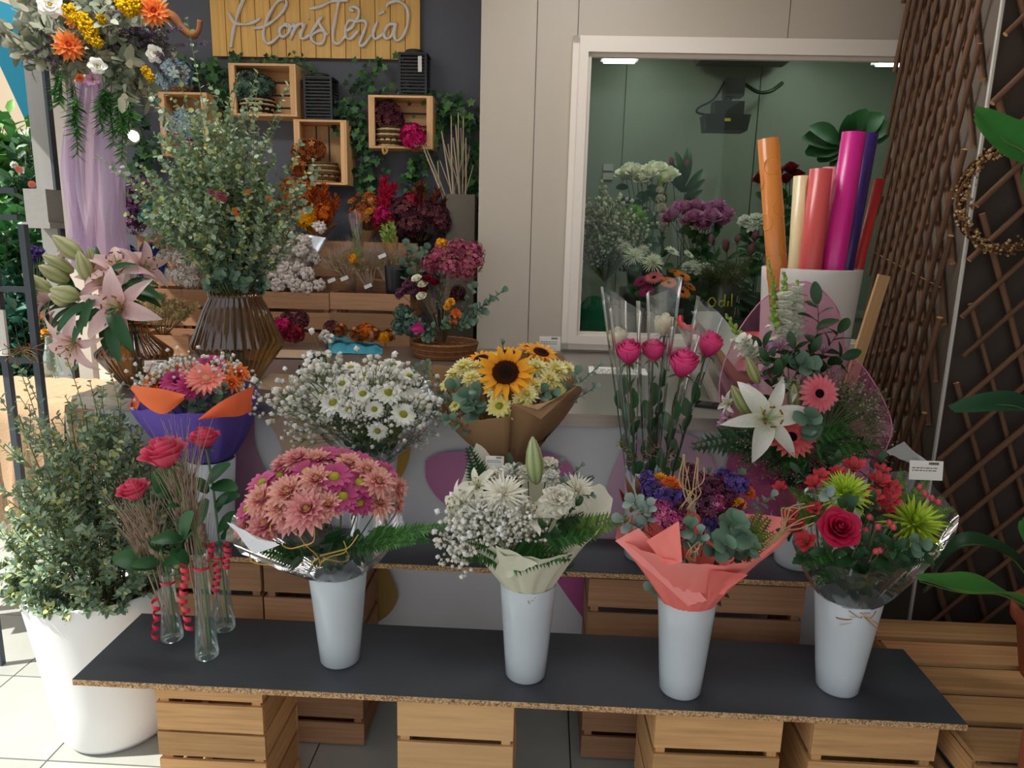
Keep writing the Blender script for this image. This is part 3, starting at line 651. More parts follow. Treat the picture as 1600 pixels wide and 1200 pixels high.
struct('wall_pillar_side', sd_.mesh('side', M_PILLAR, False))
struct('trim_1', box(MB(), (0, 0, 0), (.008, .012, 3.32)).mesh('trim', mat('corner_trim', '#d8d4cc', rough=.3), False), T((PA.x-.002, PA.y-.006, 1.44)))
def stickmesh():
    def mk():
        a = MB(); n = 8; V = []; st = ((-.5, 0, 0, 1), (-.25, .25, .1, .95), (0, -.1, .2, 1.05), (.25, .2, -.1, .95), (.5, 0, 0, .9))
        for x, oy, oz, r in st: V += [(x, oy+r*math.cos(2*PI*k/n), oz+r*math.sin(2*PI*k/n)) for k in range(n)]
        a.add(V, [(i*n+k, i*n+(k+1) % n, (i+1)*n+(k+1) % n, (i+1)*n+k) for i in range(4) for k in range(n)], '#70533f')
        for i, o in ((0, -1), (4, 1)): a.add(V[i*n:(i+1)*n], [tuple(range(n))[::o]], '#c99a64')
        return a.mesh('stick', M_STICK)
    return lib('stick', mk)
CUT = mat('cut_wood', '#d6a468', rough=.8)
def trellis(label, O, U, Lu, z0, z1, out, fams, r):
    """willow sticks crossing in the plane through O along U, each stick a part"""
    t = thing('willow_trellis', label, 'trellis', O+Vector((0, 0, z0)))
    for lay, (ang, sp) in enumerate(fams):
        ca, sa = math.cos(ang), math.sin(ang); ext = abs(Lu*sa)+abs((z1-z0)*ca); k = -ext
        while k < ext:
            # line: points (s,z) with s*sa - z*ca = k
            q = []
            for s_ in (0, Lu):
                z = (s_*sa-k)/ca
                if z0 <= z <= z1: q.append((s_, z))
            for z in (z0, z1):
                s_ = (k+z*ca)/sa
                if 0 < s_ < Lu: q.append((s_, z))
            if len(q) == 2 and math.dist(*q) > .12:
                e = rnd.uniform(-.03, .05)
                d = Vector((q[1][0]-q[0][0], q[1][1]-q[0][1])).normalized()*e
                a, b = [O+U*s_+Vector((0, 0, z)) for s_, z in ((q[0][0]-d.x, q[0][1]-d.y), (q[1][0]+d.x, q[1][1]+d.y))]
                a += out*(r*1.1+lay*r*2.0); b += out*(r*1.1+lay*r*2.0); M = along(a, b, out); L = (b-a).length
                x, y, z = [M.col[i].to_3d().normalized() for i in range(3)]; c = (a+b)/2; rr = r*rnd.uniform(.8, 1.1)
                M2 = Matrix(((x.x*L, y.x*rr, z.x*rr, c.x), (x.y*L, y.y*rr, z.y*rr, c.y), (x.z*L, y.z*rr, z.z*rr, c.z), (0, 0, 0, 1)))
                part('stick', stickmesh(), t, M2)
            k += sp*rnd.uniform(.85, 1.15)
    return t
trellis('brown willow stick trellis on the narrow pillar side by the paper rolls', PA+u*.06, u, 1.12, .25, 3.05, Vector((-u.y, u.x, 0)), ((math.radians(58), .12), (math.radians(111), .115)), .0112)
trellis('brown willow stick trellis on the pillar face behind the wreath', PA+Vector((.03, 0, 0)), Vector((1, 0, 0)), .6, .05, 3.0, Vector((0, -1, 0)), ((math.radians(113), .125), (math.radians(48), .125)), .0112)
# string tied across the sticks
st = MB(); tube(st, bez(P(1364, 393, 3.84), P(1420, 424, 3.22), P(1470, 449, 2.79), 8), .0022, 4, '#b08a5c'); solo('twine', st.mesh('twine', M_DRY), 'thin tan twine stretched across the trellis beside the paper rolls', 'string')
# ---------------------------------------------------------------- counter and benches
CY0, CY1, CZ = 2.52, 3.885, .97
ct = thing('shop_counter', 'long white shop counter with a brushed steel top', 'counter', (-.2, 3.1, 0))
M_CWHITE = mat('counter_white', '#d9dadf', rough=.35, spec=.4, noise=(2, .03))
bm = MB(); box(bm, (-.23, (CY0+CY1)/2+.012, (CZ+FZ)/2-.02), (2.84, CY1-CY0-.024, CZ-FZ-.05), '#ffffff'); part('counter_body', bm.mesh('body', M_CWHITE, False), ct)
bm = MB(); box(bm, (-.235, (CY0+CY1)/2, CZ-.0225), (2.95, CY1-CY0+.02, .045), '#ffffff'); part('steel_top', bm.mesh('top', M_STEEL, False), ct)
M_VIN = mat('vinyl_decal', None, rough=.35, spec=.4)
def decal(poly, col, label):
    """flat sticker on the counter front, a few tenths of a millimetre thick"""
    q = [P(x, y, CY0-.001) for x, y in poly]; q = smoothline(q+[q[0]], 4)[:-1]; n = len(q); a = MB()
    V = [tuple(p) for p in q]+[(p.x, p.y+.001, p.z) for p in q]
    a.add(V, [tuple(range(n))]+[(i, i+n, (i+1) % n+n, (i+1) % n) for i in range(n)], col); part('vinyl_decal', a.mesh('decal', M_VIN, False), ct, label=label)
decal([(362, 650), (362, 870), (385, 880), (420, 860), (430, 780), (400, 700), (395, 640)], '#9b7088', 'mauve vinyl patch')
decal([(400, 645), (440, 700), (445, 860), (500, 880), (520, 720), (515, 650)], '#c2a78e', 'beige vinyl patch')
decal([(600, 660), (640, 680), (635, 730), (610, 760), (585, 740), (590, 690)], '#b98f3c', 'ochre vinyl patch')
decal([(597, 870), (620, 920), (618, 945), (597, 968), (570, 968), (570, 880)], '#9d8046', 'ochre vinyl drop')
decal([(665, 720), (700, 706), (780, 706), (830, 700), (890, 725), (900, 770), (850, 800), (760, 800), (700, 790), (668, 755)], '#b9709f', 'magenta vinyl patch')
decal([(945, 780), (960, 730), (990, 690), (1080, 680), (1120, 740), (1125, 860), (950, 860)], '#c9a5bc', 'pale pink vinyl patch')
decal([(1150, 680), (1240, 700), (1310, 760), (1300, 860), (1150, 860), (1130, 760)], '#b8649a', 'magenta vinyl patch by the right end')
decal([(868, 905), (905, 890), (918, 900), (918, 976), (908, 962), (885, 930)], '#b4548f', 'magenta vinyl wedge')
def board(name, label, lo, hi, th=.019):
    c = [(a+b)/2 for a, b in zip(lo, hi)]; t = thing(name, label, 'shelf', (c[0], c[1], lo[2]-th))
    s = (hi[0]-lo[0], hi[1]-lo[1])
    a = MB(); box(a, (0, 0, 0), (*s, th-.0012), '#ffffff'); part('board_core', a.mesh('core', M_CHIP, False), t, T((c[0], c[1], lo[2]-th/2-.0006)))
    a = MB(); box(a, (0, 0, 0), (*s, .0012), '#ffffff'); part('laminate', a.mesh('laminate', M_LAMI, False), t, T((c[0], c[1], lo[2]-.0006)))
    return t
BZ, UZ = .33, .50
board('display_shelf', 'long dark grey laminate board laid on crates as front display shelf', (-1.294, 1.778, BZ), (1.181, 2.14, BZ))
board('display_shelf', 'raised dark grey laminate board behind the front shelf, against the counter', (-1.33, 2.235, UZ), (.945, 2.508, UZ))
def crate(label, x0, x1, y0, y1, z0, z1, rows, m=M_WOOD, group=None, rz=0, th=.009, back=False, name='wooden_crate'):
    """slatted fruit crate: corner posts, long side slats, end slats, floor slats; rows = (lo, hi) shares of the height"""
    t = thing(name, label, 'crate', ((x0+x1)/2, (y0+y1)/2, z0), group); c = Vector(((x0+x1)/2, (y0+y1)/2, 0)); R = Matrix.Rotation(rz, 3, 'Z'); h = z1-z0
    def b(nm, p, s): bar(nm, t, c+R @ Vector((p[0]-c.x, p[1]-c.y, 0))+Vector((0, 0, p[2])), s, m, R.to_4x4())
    pw = .026
    for x in (x0+pw/2+th, x1-pw/2-th):
        for y in (y0+pw/2+th, y1-pw/2-th): b('post', (x, y, z0+h/2), (pw, pw, h*.995))
    for lo, hi in rows:
        zc, hh = z0+h*(lo+hi)/2, h*(hi-lo); e = rnd.uniform(-.004, .004)
        for y in (y0+th/2, y1-th/2): b('slat', ((x0+x1)/2, y, zc), (x1-x0+e, th, hh))
        for x in (x0+th/2, x1-th/2): b('slat', (x, (y0+y1)/2, zc), (th, y1-y0-2*th-.001, hh))
    n = 4
    for i in range(n):
        w_ = (y1-y0-2*th)/n; b('bottom_slat', ((x0+x1)/2, y0+th+w_*(i+.5), z0+.006), (x1-x0-2*th, w_*.85, .009))
    return t
def cx(px, py, Y): return P(px, py, Y).x
R6 = ((.02, .14), (.17, .33), (.36, .52), (.545, .69), (.705, .87), (.9, .985)); R3 = ((.02, .2), (.27, .53), (.56, .82), (.88, .995)); R2 = ((.02, .14), (.2, .42), (.47, .7), (.75, .995))
FY = 1.815; top = BZ-.0195
crate('wooden crate with four uneven slats under the left end of front shelf', cx(243, 1100, FY), cx(410, 1100, FY), FY, 2.09, FZ, top, R6)
crate('light wooden crate with broad smooth slats under front shelf, below white lily bouquet', cx(620, 1130, FY), cx(803, 1130, FY), FY, 2.09, FZ, top, ((.02, .2), (.23, .46), (.49, .71), (.745, .985)), M_WOODL)
crate('wooden crate under front shelf, below the coral wrapped bouquet', cx(1020, 1150, FY), cx(1222, 1150, FY), FY, 2.09, FZ, top, ((.02, .2), (.23, .46), (.49, .72), (.76, .985)), rz=.02)
crate('wooden crate under the right end of front shelf', cx(1268, 1160, FY), cx(1465, 1160, FY), FY, 2.09, FZ, top, ((.02, .2), (.23, .46), (.49, .72), (.76, .985)))
UT = UZ-.0195; RB = ((.01, .13), (.16, .28), (.31, .43), (.46, .62), (.655, .81), (.84, .985))
crate('brown crate carrying the raised shelf behind the bud vases', cx(226, 920, 2.27), cx(412, 920, 2.27), 2.25, 2.49, FZ, UT, RB, M_WOODD)
crate('brown crate carrying the raised shelf behind pink chrysanthemum vase', cx(416, 920, 2.27), cx(566, 920, 2.27), 2.25, 2.49, FZ, UT, RB, M_WOODD)
crate('wide brown crate carrying the raised shelf behind coral bouquet', cx(918, 950, 2.27), cx(1252, 950, 2.27), 2.25, 2.49, FZ, UT, RB, M_WOODD)
# crate with a slatted top on the right, pots stand on it
t = thing('slatted_crate', 'low wooden crate with slatted top at the right carrying terracotta pots', 'crate', (1.72, 2.13, FZ)); X0, X1, Y0, Y1, ZT = 1.185, 2.05, 1.72, 2.45, .27
for i in range(5):
    y = Y0+(Y1-Y0)*(i+.5)/5; bar('top_slat', t, ((X0+X1)/2, y, ZT-.008), (X1-X0, .118, .016), M_WOOD)
HT = ZT-FZ
for lo, hi in ((.0, .22), (.27, .48), (.53, .73), (.8, .955)):
    bar('slat', t, ((X0+X1)/2, Y0+.006, FZ+HT*(lo+hi)/2), (X1-X0, .012, HT*(hi-lo)), M_WOOD); bar('slat', t, (X0+.006, (Y0+Y1)/2+.01, FZ+HT*(lo+hi)/2), (.012, Y1-Y0-.03, HT*(hi-lo)), M_WOOD)
for x in (X0+.03, X1-.03):
    for y in (Y0+.03, Y1-.03): bar('post', t, (x, y, (ZT+FZ)/2-.01), (.03, .03, HT-.022), M_WOODD)
# ---------------------------------------------------------------- vases and bouquets
def white_vase(label, bx, by, rx0, rx1, ry, zb, group='white tall flower vases'):
    """tapered vase standing on level zb; (bx,by) front of its foot, rx0..rx1 and ry its rim in the photo"""
    b = PZ(bx, by, zb); r0 = .058; b = Vector((b.x, b.y+r0, zb)); m = P((rx0+rx1)/2, ry, b.y-.02); h = m.z-zb; r1 = sz(m, rx1-rx0)/2
    a = MB(); lathe(a, vase_prof(r0, r1, h), 40, '#ffffff'); solo('flower_vase', a.mesh('vase', M_CERAM), label, 'vase', T(b), group)
    return Vector((b.x, b.y, m.z)), r1
def P3(tie, L): return [P(x, y, tie.y+d) for x, y, d in L]
def heads(t, tie, L, blend=.35, stem=.16, cen=None):
    """flower heads: (kind, px, py, size in px, depth offset from the tie[, direction])"""
    c = Vector(cen) if cen is not None else tie
    for q in L:
        k, x, y, s, d = q[:5]; p = P(x, y, tie.y+d); dr = Vector(q[5]) if len(q) > 5 else ((p-c).normalized()+tocam(p)*blend)
        flower(t, k, p, dr, sz(p, s), stem)
def bouquet(name, label, tie): return thing(name, label, 'bouquet', tie)
def filler(t, tie, rad, h, n, kinds, ls, front=-.3):
    """short leafy sprigs that close the gaps under the heads"""
    for i in range(n):
        g = 2*PI*(i+rnd.random()*.6)/n; e = rnd.uniform(.35, 1); p1 = tie+Vector((math.cos(g)*rad*e, math.sin(g)*rad*e*.9, h*rnd.uniform(.45, .95)))
        sprig(t, rnd.choice(kinds), tie+Vector((0, 0, .01)), p1, 6, ls, t0=.45)
# ---- B1 pink chrysanthemums
v1, r1 = white_vase('white tapered vase holding the pink chrysanthemum bouquet on front shelf', 523, 1048, 470, 561, 893, BZ)
t = bouquet('chrysanthemum_bouquet', 'pink and peach chrysanthemum bouquet in clear film with yellow raffia', v1); tie = v1-Vector((0, 0, .015))
heads(t, tie, [
 ('daisy_pink', 410, 755, 61, -.04), ('daisy_pink', 387, 795, 56, -.06), ('daisy_mag', 522, 746, 66, -.1), ('daisy_mag', 563, 755, 63, -.08), ('daisy_mag', 535, 776, 66, -.13), ('daisy_mag', 561, 786, 54, -.11),
 ('daisy_mag', 505, 712, 61, .03), ('daisy_mag', 557, 722, 61, .02), ('daisy_mag', 598, 737, 54, -.01), ('daisy_mag', 480, 738, 61, -.06), ('daisy_mag', 437, 744, 56, -.02), ('daisy_mag', 530, 714, 56, .05),
 ('mum_peach', 452, 772, 78, -.12), ('mum_peach', 495, 752, 66, -.11), ('mum_pink', 481, 800, 88, -.17), ('mum_peach', 412, 782, 71, -.09), ('mum_pink', 420, 822, 81, -.12), ('mum_peach', 513, 790, 63, -.15),
 ('mum_peach', 590, 755, 63, -.07), ('mum_peach', 592, 788, 56, -.08), ('mum_peach', 620, 765, 49, -.03, (1, -.3, .1)), ('mum_pink', 467, 720, 61, .0), ('mum_peach', 495, 722, 59, .0), ('mum_peach', 545, 728, 56, -.02), ('mum_pink', 447, 727, 56, .02), ('mum_peach', 573, 737, 56, -.04),
 ('mum_pink', 455, 812, 63, -.15), ('mum_peach', 440, 795, 61, -.14), ('mum_pink', 385, 825, 49, -.08), ('mum_peach', 620, 790, 41, -.02, (1, 0, 0))])
filler(t, tie, .12, .12, 12, ['ruscus', 'rose'], .045)
for a, b, v in (((560, 850, -.08), (690, 812, -.12), 3), ((540, 860, -.1), (640, 838, -.16), 3), ((575, 830, -.04), (668, 838, -.08), 3), ((500, 870, -.1), (560, 840, -.2), 1), ((470, 860, -.1), (440, 850, -.2), 1), ((480, 875, -.1), (400, 850, -.16), 0), ((520, 850, -.1), (520, 815, -.2), 1)):
    fern(t, P(a[0], a[1], tie.y+a[2]), P(b[0], b[1], tie.y+b[2]), v)
part('film_wrap', loft(tie, r1*.8, P3(tie, [(352, 842, -.05), (400, 880, -.12), (470, 872, -.2), (540, 868, -.2), (600, 855, -.15), (632, 822, -.04), (625, 795, .06), (540, 775, .16), (430, 775, .14), (365, 800, .06)]), 60, 9, .01, .014, seed=3).mesh('film', F_CELLO), t)
part('paper_flap', sheet(P3(tie, [(358, 815, -.1), (405, 842, -.2), (442, 850, -.2), (398, 866, -.19)]), '#eef0f2', seed=4).mesh('flap', M_PAPER), t, label='white paper corner')
ra = MB()
for pts in ([(425, 835), (423, 820), (440, 816), (465, 835), (478, 852), (497, 870), (500, 888)], [(478, 852), (490, 845), (491, 825), (486, 815)], [(390, 865), (395, 878), (420, 882), (425, 870)], [(440, 852), (455, 857), (480, 850)], [(500, 868), (525, 862), (545, 855), (560, 835)], [(505, 872), (535, 878), (545, 870), (540, 860)], [(500, 880), (515, 870), (540, 862), (537, 845)], [(497, 872), (488, 880), (495, 888), (503, 880)]):
    tube(ra, smoothline([P(x, y, tie.y-.2+.0006*abs(x-490)) for x, y in pts], 5), .0024, 5, '#d6b45a', True, .4)
part('raffia_ribbon', ra.mesh('raffia', M_DRY), t)
# ---- B2 white lilies
v2, r2 = white_vase('white tapered vase holding the white lily bouquet on front shelf', 820, 1072, 778, 867, 912, BZ)
t = bouquet('lily_bouquet', 'all white bouquet of lilies and carnations in cream paper', v2); tie = v2-Vector((0, 0, .015))
heads(t, tie, [('spider_white', 787, 775, 78, -.12), ('spider_white', 900, 768, 62, -.06), ('carnation', 872, 783, 56, -.13), ('carnation', 825, 742, 36, .0), ('carnation', 856, 730, 38, .02), ('carn_white', 748, 798, 44, -.11), ('carn_white', 860, 748, 34, -.02), ('carn_white', 800, 740, 40, .02), ('carnation', 770, 748, 38, .0)])
W0 = ('#e6e4cc', '#f6f4ea', '#c9d09a')
for x, y, s, d, dr, op in ((826, 812, 66, -.14, (.1, -.35, 1), .62), (722, 787, 56, -.1, (-.8, -.7, .3), .95), (748, 762, 52, -.06, (-.3, -.6, .6), .95), (735, 770, 44, -.02, (-.6, -.2, .8), .9)):
    p = P(x, y, tie.y+d); lily_petals(t, 'lily', p, dr, sz(p, s)*1.15, *W0, op=op)
p0, p1 = P(838, 757, tie.y-.05), P(832, 682, tie.y-.04); bud(t, p0, p1, sz(p0, 29), '#7c9438', '#e4e8c4')
for a, b in (((790, 860), (735, 830)), ((790, 860), (722, 850)), ((800, 860), (770, 808)), ((800, 850), (790, 812)), ((810, 850), (812, 815)), ((780, 870), (712, 825)), ((820, 850), (836, 815)), ((770, 840), (755, 800)), ((780, 850), (745, 815)), ((810, 840), (800, 800)), ((775, 870), (705, 868)), ((790, 830), (720, 810))):
    gyp(t, P(*a, tie.y-.1), P(*b, tie.y-.17), 4, n=54, r=.05, wd=.42)
for a, b, v in (((780, 870, -.1), (725, 862, -.2), 0), ((790, 868, -.12), (885, 862, -.22), 0), ((780, 860, -.14), (740, 840, -.22), 0), ((880, 835, -.06), (978, 803, -.1), 2), ((820, 860, -.12), (860, 855, -.22), 0), ((760, 780, .04), (735, 700, .02), 1), ((880, 770, -.02), (925, 742, -.04), 1), ((870, 830, -.1), (905, 800, -.15), 1), ((850, 845, -.12), (930, 830, -.14), 0)):
    fern(t, P(a[0], a[1], tie.y+a[2]), P(b[0], b[1], tie.y+b[2]), v)
for a, b, k, n, l in (((860, 790, .0), (876, 722, .0), 'euc', 8, .018), ((880, 790, .0), (908, 728, .0), 'euc', 8, .018), ((850, 830, -.1), (925, 775, -.1), 'euc', 8, .016), ((860, 850, -.1), (850, 825, -.2), 'ruscus', 4, .05), ((820, 790, -.02), (800, 725, .0), 'ruscus', 4, .045), ((880, 840, -.08), (900, 790, -.12), 'ruscus', 5, .045), ((860, 800, -.05), (880, 752, -.1), 'euc', 6, .025)):
    sprig(t, k, P(a[0], a[1], tie.y+a[2]), P(b[0], b[1], tie.y+b[2]), n, l)
filler(t, tie, .11, .11, 10, ['ruscus'], .045)
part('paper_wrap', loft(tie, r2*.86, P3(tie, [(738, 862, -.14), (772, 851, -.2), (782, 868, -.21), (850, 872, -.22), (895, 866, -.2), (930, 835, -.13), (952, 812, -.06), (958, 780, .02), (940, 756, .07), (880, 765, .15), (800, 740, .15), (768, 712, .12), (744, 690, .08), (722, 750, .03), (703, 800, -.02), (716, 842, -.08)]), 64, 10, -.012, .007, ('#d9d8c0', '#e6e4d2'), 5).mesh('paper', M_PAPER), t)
part('paper_flap', sheet(P3(tie, [(775, 850, -.215), (840, 880, -.22), (800, 900, -.15), (783, 905, -.13)]), '#dcdcc8', seed=9).mesh('flap', M_PAPER), t)
card('price_card', None, P(773, 722, tie.y+.06), 0, -.2, .052, .035, 2, parent=t)
part('twine', raffia(tie+Vector((0, -.06, .0)), .025, 14).mesh('twine', M_DRY), t)
# ---- B3 coral
v3, r3 = white_vase('white tapered vase holding the coral wrapped bouquet on front shelf', 1068, 1097, 1029, 1120, 938, BZ)
t = bouquet('mixed_bouquet', 'wildflower bouquet of purple statice and eucalyptus in coral paper', v3); tie = v3-Vector((0, 0, .015))
heads(t, tie, [('straw_orange', 1048, 760, 46, -.06), ('straw_yellow', 1030, 750, 32, -.03), ('statice', 1018, 768, 40, -.06), ('statice', 1040, 783, 44, -.11), ('statice', 1012, 752, 34, -.02), ('statice', 1058, 780, 36, -.1), ('statice_plum', 1105, 765, 52, -.06), ('statice_plum', 1085, 752, 38, -.02), ('statice_plum', 1110, 795, 52, -.1), ('statice', 1110, 820, 34, -.13), ('statice', 1150, 760, 44, -.04),
 ('waxpink', 1035, 800, 44, -.13), ('waxpink', 1050, 818, 44, -.16), ('waxpink', 1065, 832, 30, -.16), ('waxpink', 1120, 790, 34, -.11), ('straw_orange', 1168, 770, 30, -.04), ('straw_yellow', 1155, 787, 26, -.09), ('statice_plum', 1078, 735, 24, .02), ('statice_plum', 1135, 780, 40, -.06), ('statice', 1130, 745, 30, .02), ('statice_plum', 1060, 795, 36, -.12)])
def lz(p, q, kind, w_=None): return leaf(t, kind, P(*p[:2], tie.y+p[2]), P(*q[:2], tie.y+q[2]))
for p, q, k in (((990, 785, -.05), (975, 742, -.05), 'leuc_brown'), ((998, 775, -.05), (993, 738, -.05), 'leuc_brown'), ((980, 790, -.06), (965, 762, -.07), 'leuc'), ((1135, 800, -.1), (1148, 775, -.12), 'leuc'), ((1145, 810, -.1), (1170, 782, -.14), 'leuc'), ((1150, 815, -.1), (1175, 800, -.16), 'leuc'), ((1140, 805, -.1), (1120, 800, -.16), 'leuc'), ((1122, 770, -.04), (1132, 738, -.05), 'leuc'), ((1130, 790, -.04), (1118, 745, -.05), 'leuc'), ((1072, 748, .0), (1078, 722, .0), 'leuc'), ((985, 800, -.08), (1005, 770, -.1), 'leuc_brown')): lz(p, q, k)
for a, b, k, n, l in (((1020, 830, -.1), (990, 785, -.12), 'euc_grey', 6, .042), ((1020, 840, -.1), (972, 812, -.12), 'euc_grey', 6, .04), ((1015, 830, -.12), (1015, 790, -.16), 'euc_grey', 6, .034), ((1110, 870, -.1), (1150, 815, -.2), 'euc', 7, .055), ((1120, 870, -.1), (1165, 835, -.2), 'euc', 7, .055), ((1110, 870, -.12), (1135, 850, -.22), 'euc', 5, .055), ((1140, 880, -.1), (1180, 855, -.2), 'euc', 6, .034), ((1090, 860, -.12), (1078, 820, -.2), 'euc', 6, .042), ((1080, 870, -.12), (1095, 830, -.2), 'euc_grey', 5, .034), ((1150, 800, -.02), (1205, 775, -.02), 'euc_grey', 7, .03), ((1100, 790, .0), (1108, 738, .02), 'euc', 7, .022), ((1140, 790, .0), (1155, 740, .02), 'euc', 5, .028)):
    sprig(t, k, P(a[0], a[1], tie.y+a[2]), P(b[0], b[1], tie.y+b[2]), n, l)
for a, b in (((1160, 870, -.1), (1195, 812, -.15)), ((1150, 870, -.1), (1205, 830, -.14)), ((1020, 820, -.08), (1005, 775, -.1)), ((1040, 800, -.05), (1030, 765, -.1)), ((1160, 850, -.1), (1185, 800, -.15)), ((1090, 780, .0), (1065, 735, .0))): fern(t, P(a[0], a[1], tie.y+a[2]), P(b[0], b[1], tie.y+b[2]), 2)
filler(t, tie, .11, .1, 10, ['ruscus', 'euc'], .04)
tw = MB()
def squiggle(pts, r=.0016, col='#c8a67c', amp=4):
    q = smoothline([P(x+rnd.uniform(-amp, amp), y+rnd.uniform(-amp, amp), tie.y+d) for x, y, d in pts], 6); tube(tw, q, r, 4, col)
for e in range(9):
    y1 = rnd.uniform(790, 835); x1 = rnd.uniform(1230, 1285); squiggle([(1165, 870+e, -.12), (1190, 858+rnd.uniform(-8, 4), -.13), (1210, 845+rnd.uniform(-10, 5), -.13), (1225, (y1+850)/2, -.12), (x1-20, y1+rnd.uniform(0, 14), -.1), (x1, y1, -.1)])
for e in range(8):
    x1 = rnd.uniform(1060, 1100); squiggle([(1080+rnd.uniform(-10, 10), 815, -.12), (1075+rnd.uniform(-12, 12), 795, -.14), (1085+rnd.uniform(-14, 14), 775, -.14), (x1, 755, -.12), (x1+rnd.uniform(-10, 10), rnd.uniform(705, 745), -.1)])
for e in range(5): squiggle([(1085, 878, -.2), (1080+rnd.uniform(-8, 8), 868, -.2), (1085+rnd.uniform(-10, 10), 862, -.21), (1088+rnd.uniform(-10, 10), 850, -.2)])
part('curly_twigs', tw.mesh('twigs', M_DRY), t, kind='stuff')
CO = ('#fa7a74', '#ff9a92')
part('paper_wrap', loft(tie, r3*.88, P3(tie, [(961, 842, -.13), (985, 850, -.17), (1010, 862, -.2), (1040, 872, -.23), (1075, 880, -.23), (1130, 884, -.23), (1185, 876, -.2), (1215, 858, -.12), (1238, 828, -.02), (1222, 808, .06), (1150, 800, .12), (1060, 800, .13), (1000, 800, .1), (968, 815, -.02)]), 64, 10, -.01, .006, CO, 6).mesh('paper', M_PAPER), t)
part('paper_flap', sheet(P3(tie, [(961, 845, -.15), (998, 824, -.17), (1105, 938, -.13), (1075, 946, -.13)]), '#ffa09a', 8, .003, 2).mesh('flap', M_PAPER), t, label='folded coral paper band')
part('paper_flap', sheet(P3(tie, [(1010, 845, -.2), (1061, 814, -.21), (1066, 878, -.23), (1040, 885, -.23)]), '#fc8c84', 6, .004, 3).mesh('flap', M_PAPER), t)
part('paper_flap', sheet(P3(tie, [(1110, 890, -.23), (1168, 896, -.2), (1130, 925, -.15), (1105, 935, -.13)]), '#f67e78', 6, .003, 5).mesh('flap', M_PAPER), t)
# ---- B4 red and lime
v4, r4 = white_vase('white tapered vase holding the red and lime bouquet on front shelf', 1320, 1093, 1284, 1386, 932, BZ)
t = bouquet('red_rose_bouquet', 'bouquet of red alstroemeria, one rose and lime spider mums in clear film', v4); tie = v4-Vector((0, 0, .015))
heads(t, tie, [('spider_green', 1322, 776, 84, -.1), ('spider_green', 1425, 822, 96, -.12), ('rose_deep', 1308, 828, 50, -.2, (-.15, -1, .75)), ('alst_red', 1335, 738, 42, .0), ('alst_red', 1284, 752, 36, -.04), ('alst_red', 1274, 762, 34, -.06), ('alst_red', 1372, 760, 42, -.05), ('alst_red', 1390, 768, 36, -.04), ('alst_red', 1363, 782, 36, -.1), ('alst_red', 1388, 790, 38, -.1), ('alst_red', 1392, 778, 32, -.08), ('alst_red', 1262, 850, 40, -.15), ('alst_red', 1240, 810, 32, -.08), ('alst_red', 1222, 768, 30, -.02), ('alst_red', 1375, 742, 32, .0), ('alst_red', 1310, 745, 32, .0), ('alst_red', 1250, 828, 34, -.1), ('alst_red', 1380, 800, 34, -.11), ('alst_red', 1275, 800, 30, -.1)])
be = lib('berry', lambda: lathe(MB(), [(.001, 0), (.3, .08), (.48, .35), (.5, .6), (.38, .9), (.1, 1.12), (.001, 1.15)], 10, '#cf4a56').mesh('berry', M_SATIN))
for x, y, d in ((1352, 832, -.19), (1358, 811, -.18), (1368, 826, -.2), (1390, 820, -.19), (1394, 827, -.2), (1365, 864, -.2), (1375, 863, -.2), (1385, 853, -.18), (1446, 775, -.1), (1454, 782, -.1), (1463, 788, -.1), (1436, 765, -.08)):
    p = P(x, y, tie.y+d); o = part('hypericum_berry', be, t, face(p, (rnd.uniform(-.4, .4), -.5, .8), sz(p, 10))); part('stem', stem_mesh('#7a9a4a'), o, face(p, (p-tie), (.02, .02, .06)))
for a, b, k, n, l in (((1340, 880, -.1), (1345, 845, -.22), 'ruscus', 5, .055), ((1330, 880, -.1), (1290, 862, -.2), 'ruscus', 5, .055), ((1360, 880, -.1), (1400, 858, -.22), 'ruscus', 6, .06), ((1340, 830, -.12), (1362, 785, -.14), 'ruscus', 5, .05), ((1380, 850, -.1), (1440, 860, -.2), 'ruscus', 5, .06), ((1320, 870, -.1), (1255, 870, -.16), 'ruscus', 5, .055), ((1340, 790, .0), (1308, 722, .04), 'ruscus', 5, .05), ((1350, 790, .0), (1372, 722, .04), 'ruscus', 5, .05), ((1300, 800, .0), (1250, 738, .04), 'ruscus', 5, .05), ((1330, 820, -.15), (1322, 792, -.2), 'ruscus', 3, .06), ((1300, 790, -.1), (1290, 768, -.16), 'euc_grey', 5, .03), ((1400, 870, -.14), (1440, 850, -.22), 'euc', 5, .045), ((1280, 840, -.1), (1230, 830, -.08), 'ruscus', 5, .04), ((1380, 820, -.12), (1395, 850, -.2), 'ruscus', 4, .055)):
    sprig(t, k, P(a[0], a[1], tie.y+a[2]), P(b[0], b[1], tie.y+b[2]), n, l)
for a, b, v in (((1290, 810, -.04), (1240, 760, -.04), 2), ((1280, 815, -.06), (1222, 790, -.06), 2), ((1290, 810, -.06), (1265, 775, -.1), 2), ((1430, 820, -.02), (1490, 790, -.04), 2), ((1430, 830, -.04), (1488, 815, -.08), 2), ((1400, 790, .0), (1410, 735, .0), 2), ((1420, 790, .0), (1450, 748, .0), 2), ((1300, 860, -.14), (1262, 880, -.2), 0), ((1300, 850, -.1), (1290, 800, -.12), 2), ((1440, 830, -.06), (1470, 775, -.06), 2), ((1320, 790, .0), (1295, 740, .02), 2), ((1390, 880, -.1), (1455, 870, -.15), 1), ((1310, 880, -.12), (1280, 905, -.2), 0)):
    fern(t, P(a[0], a[1], tie.y+a[2]), P(b[0], b[1], tie.y+b[2]), v)
filler(t, tie, .13, .13, 14, ['ruscus'], .055)
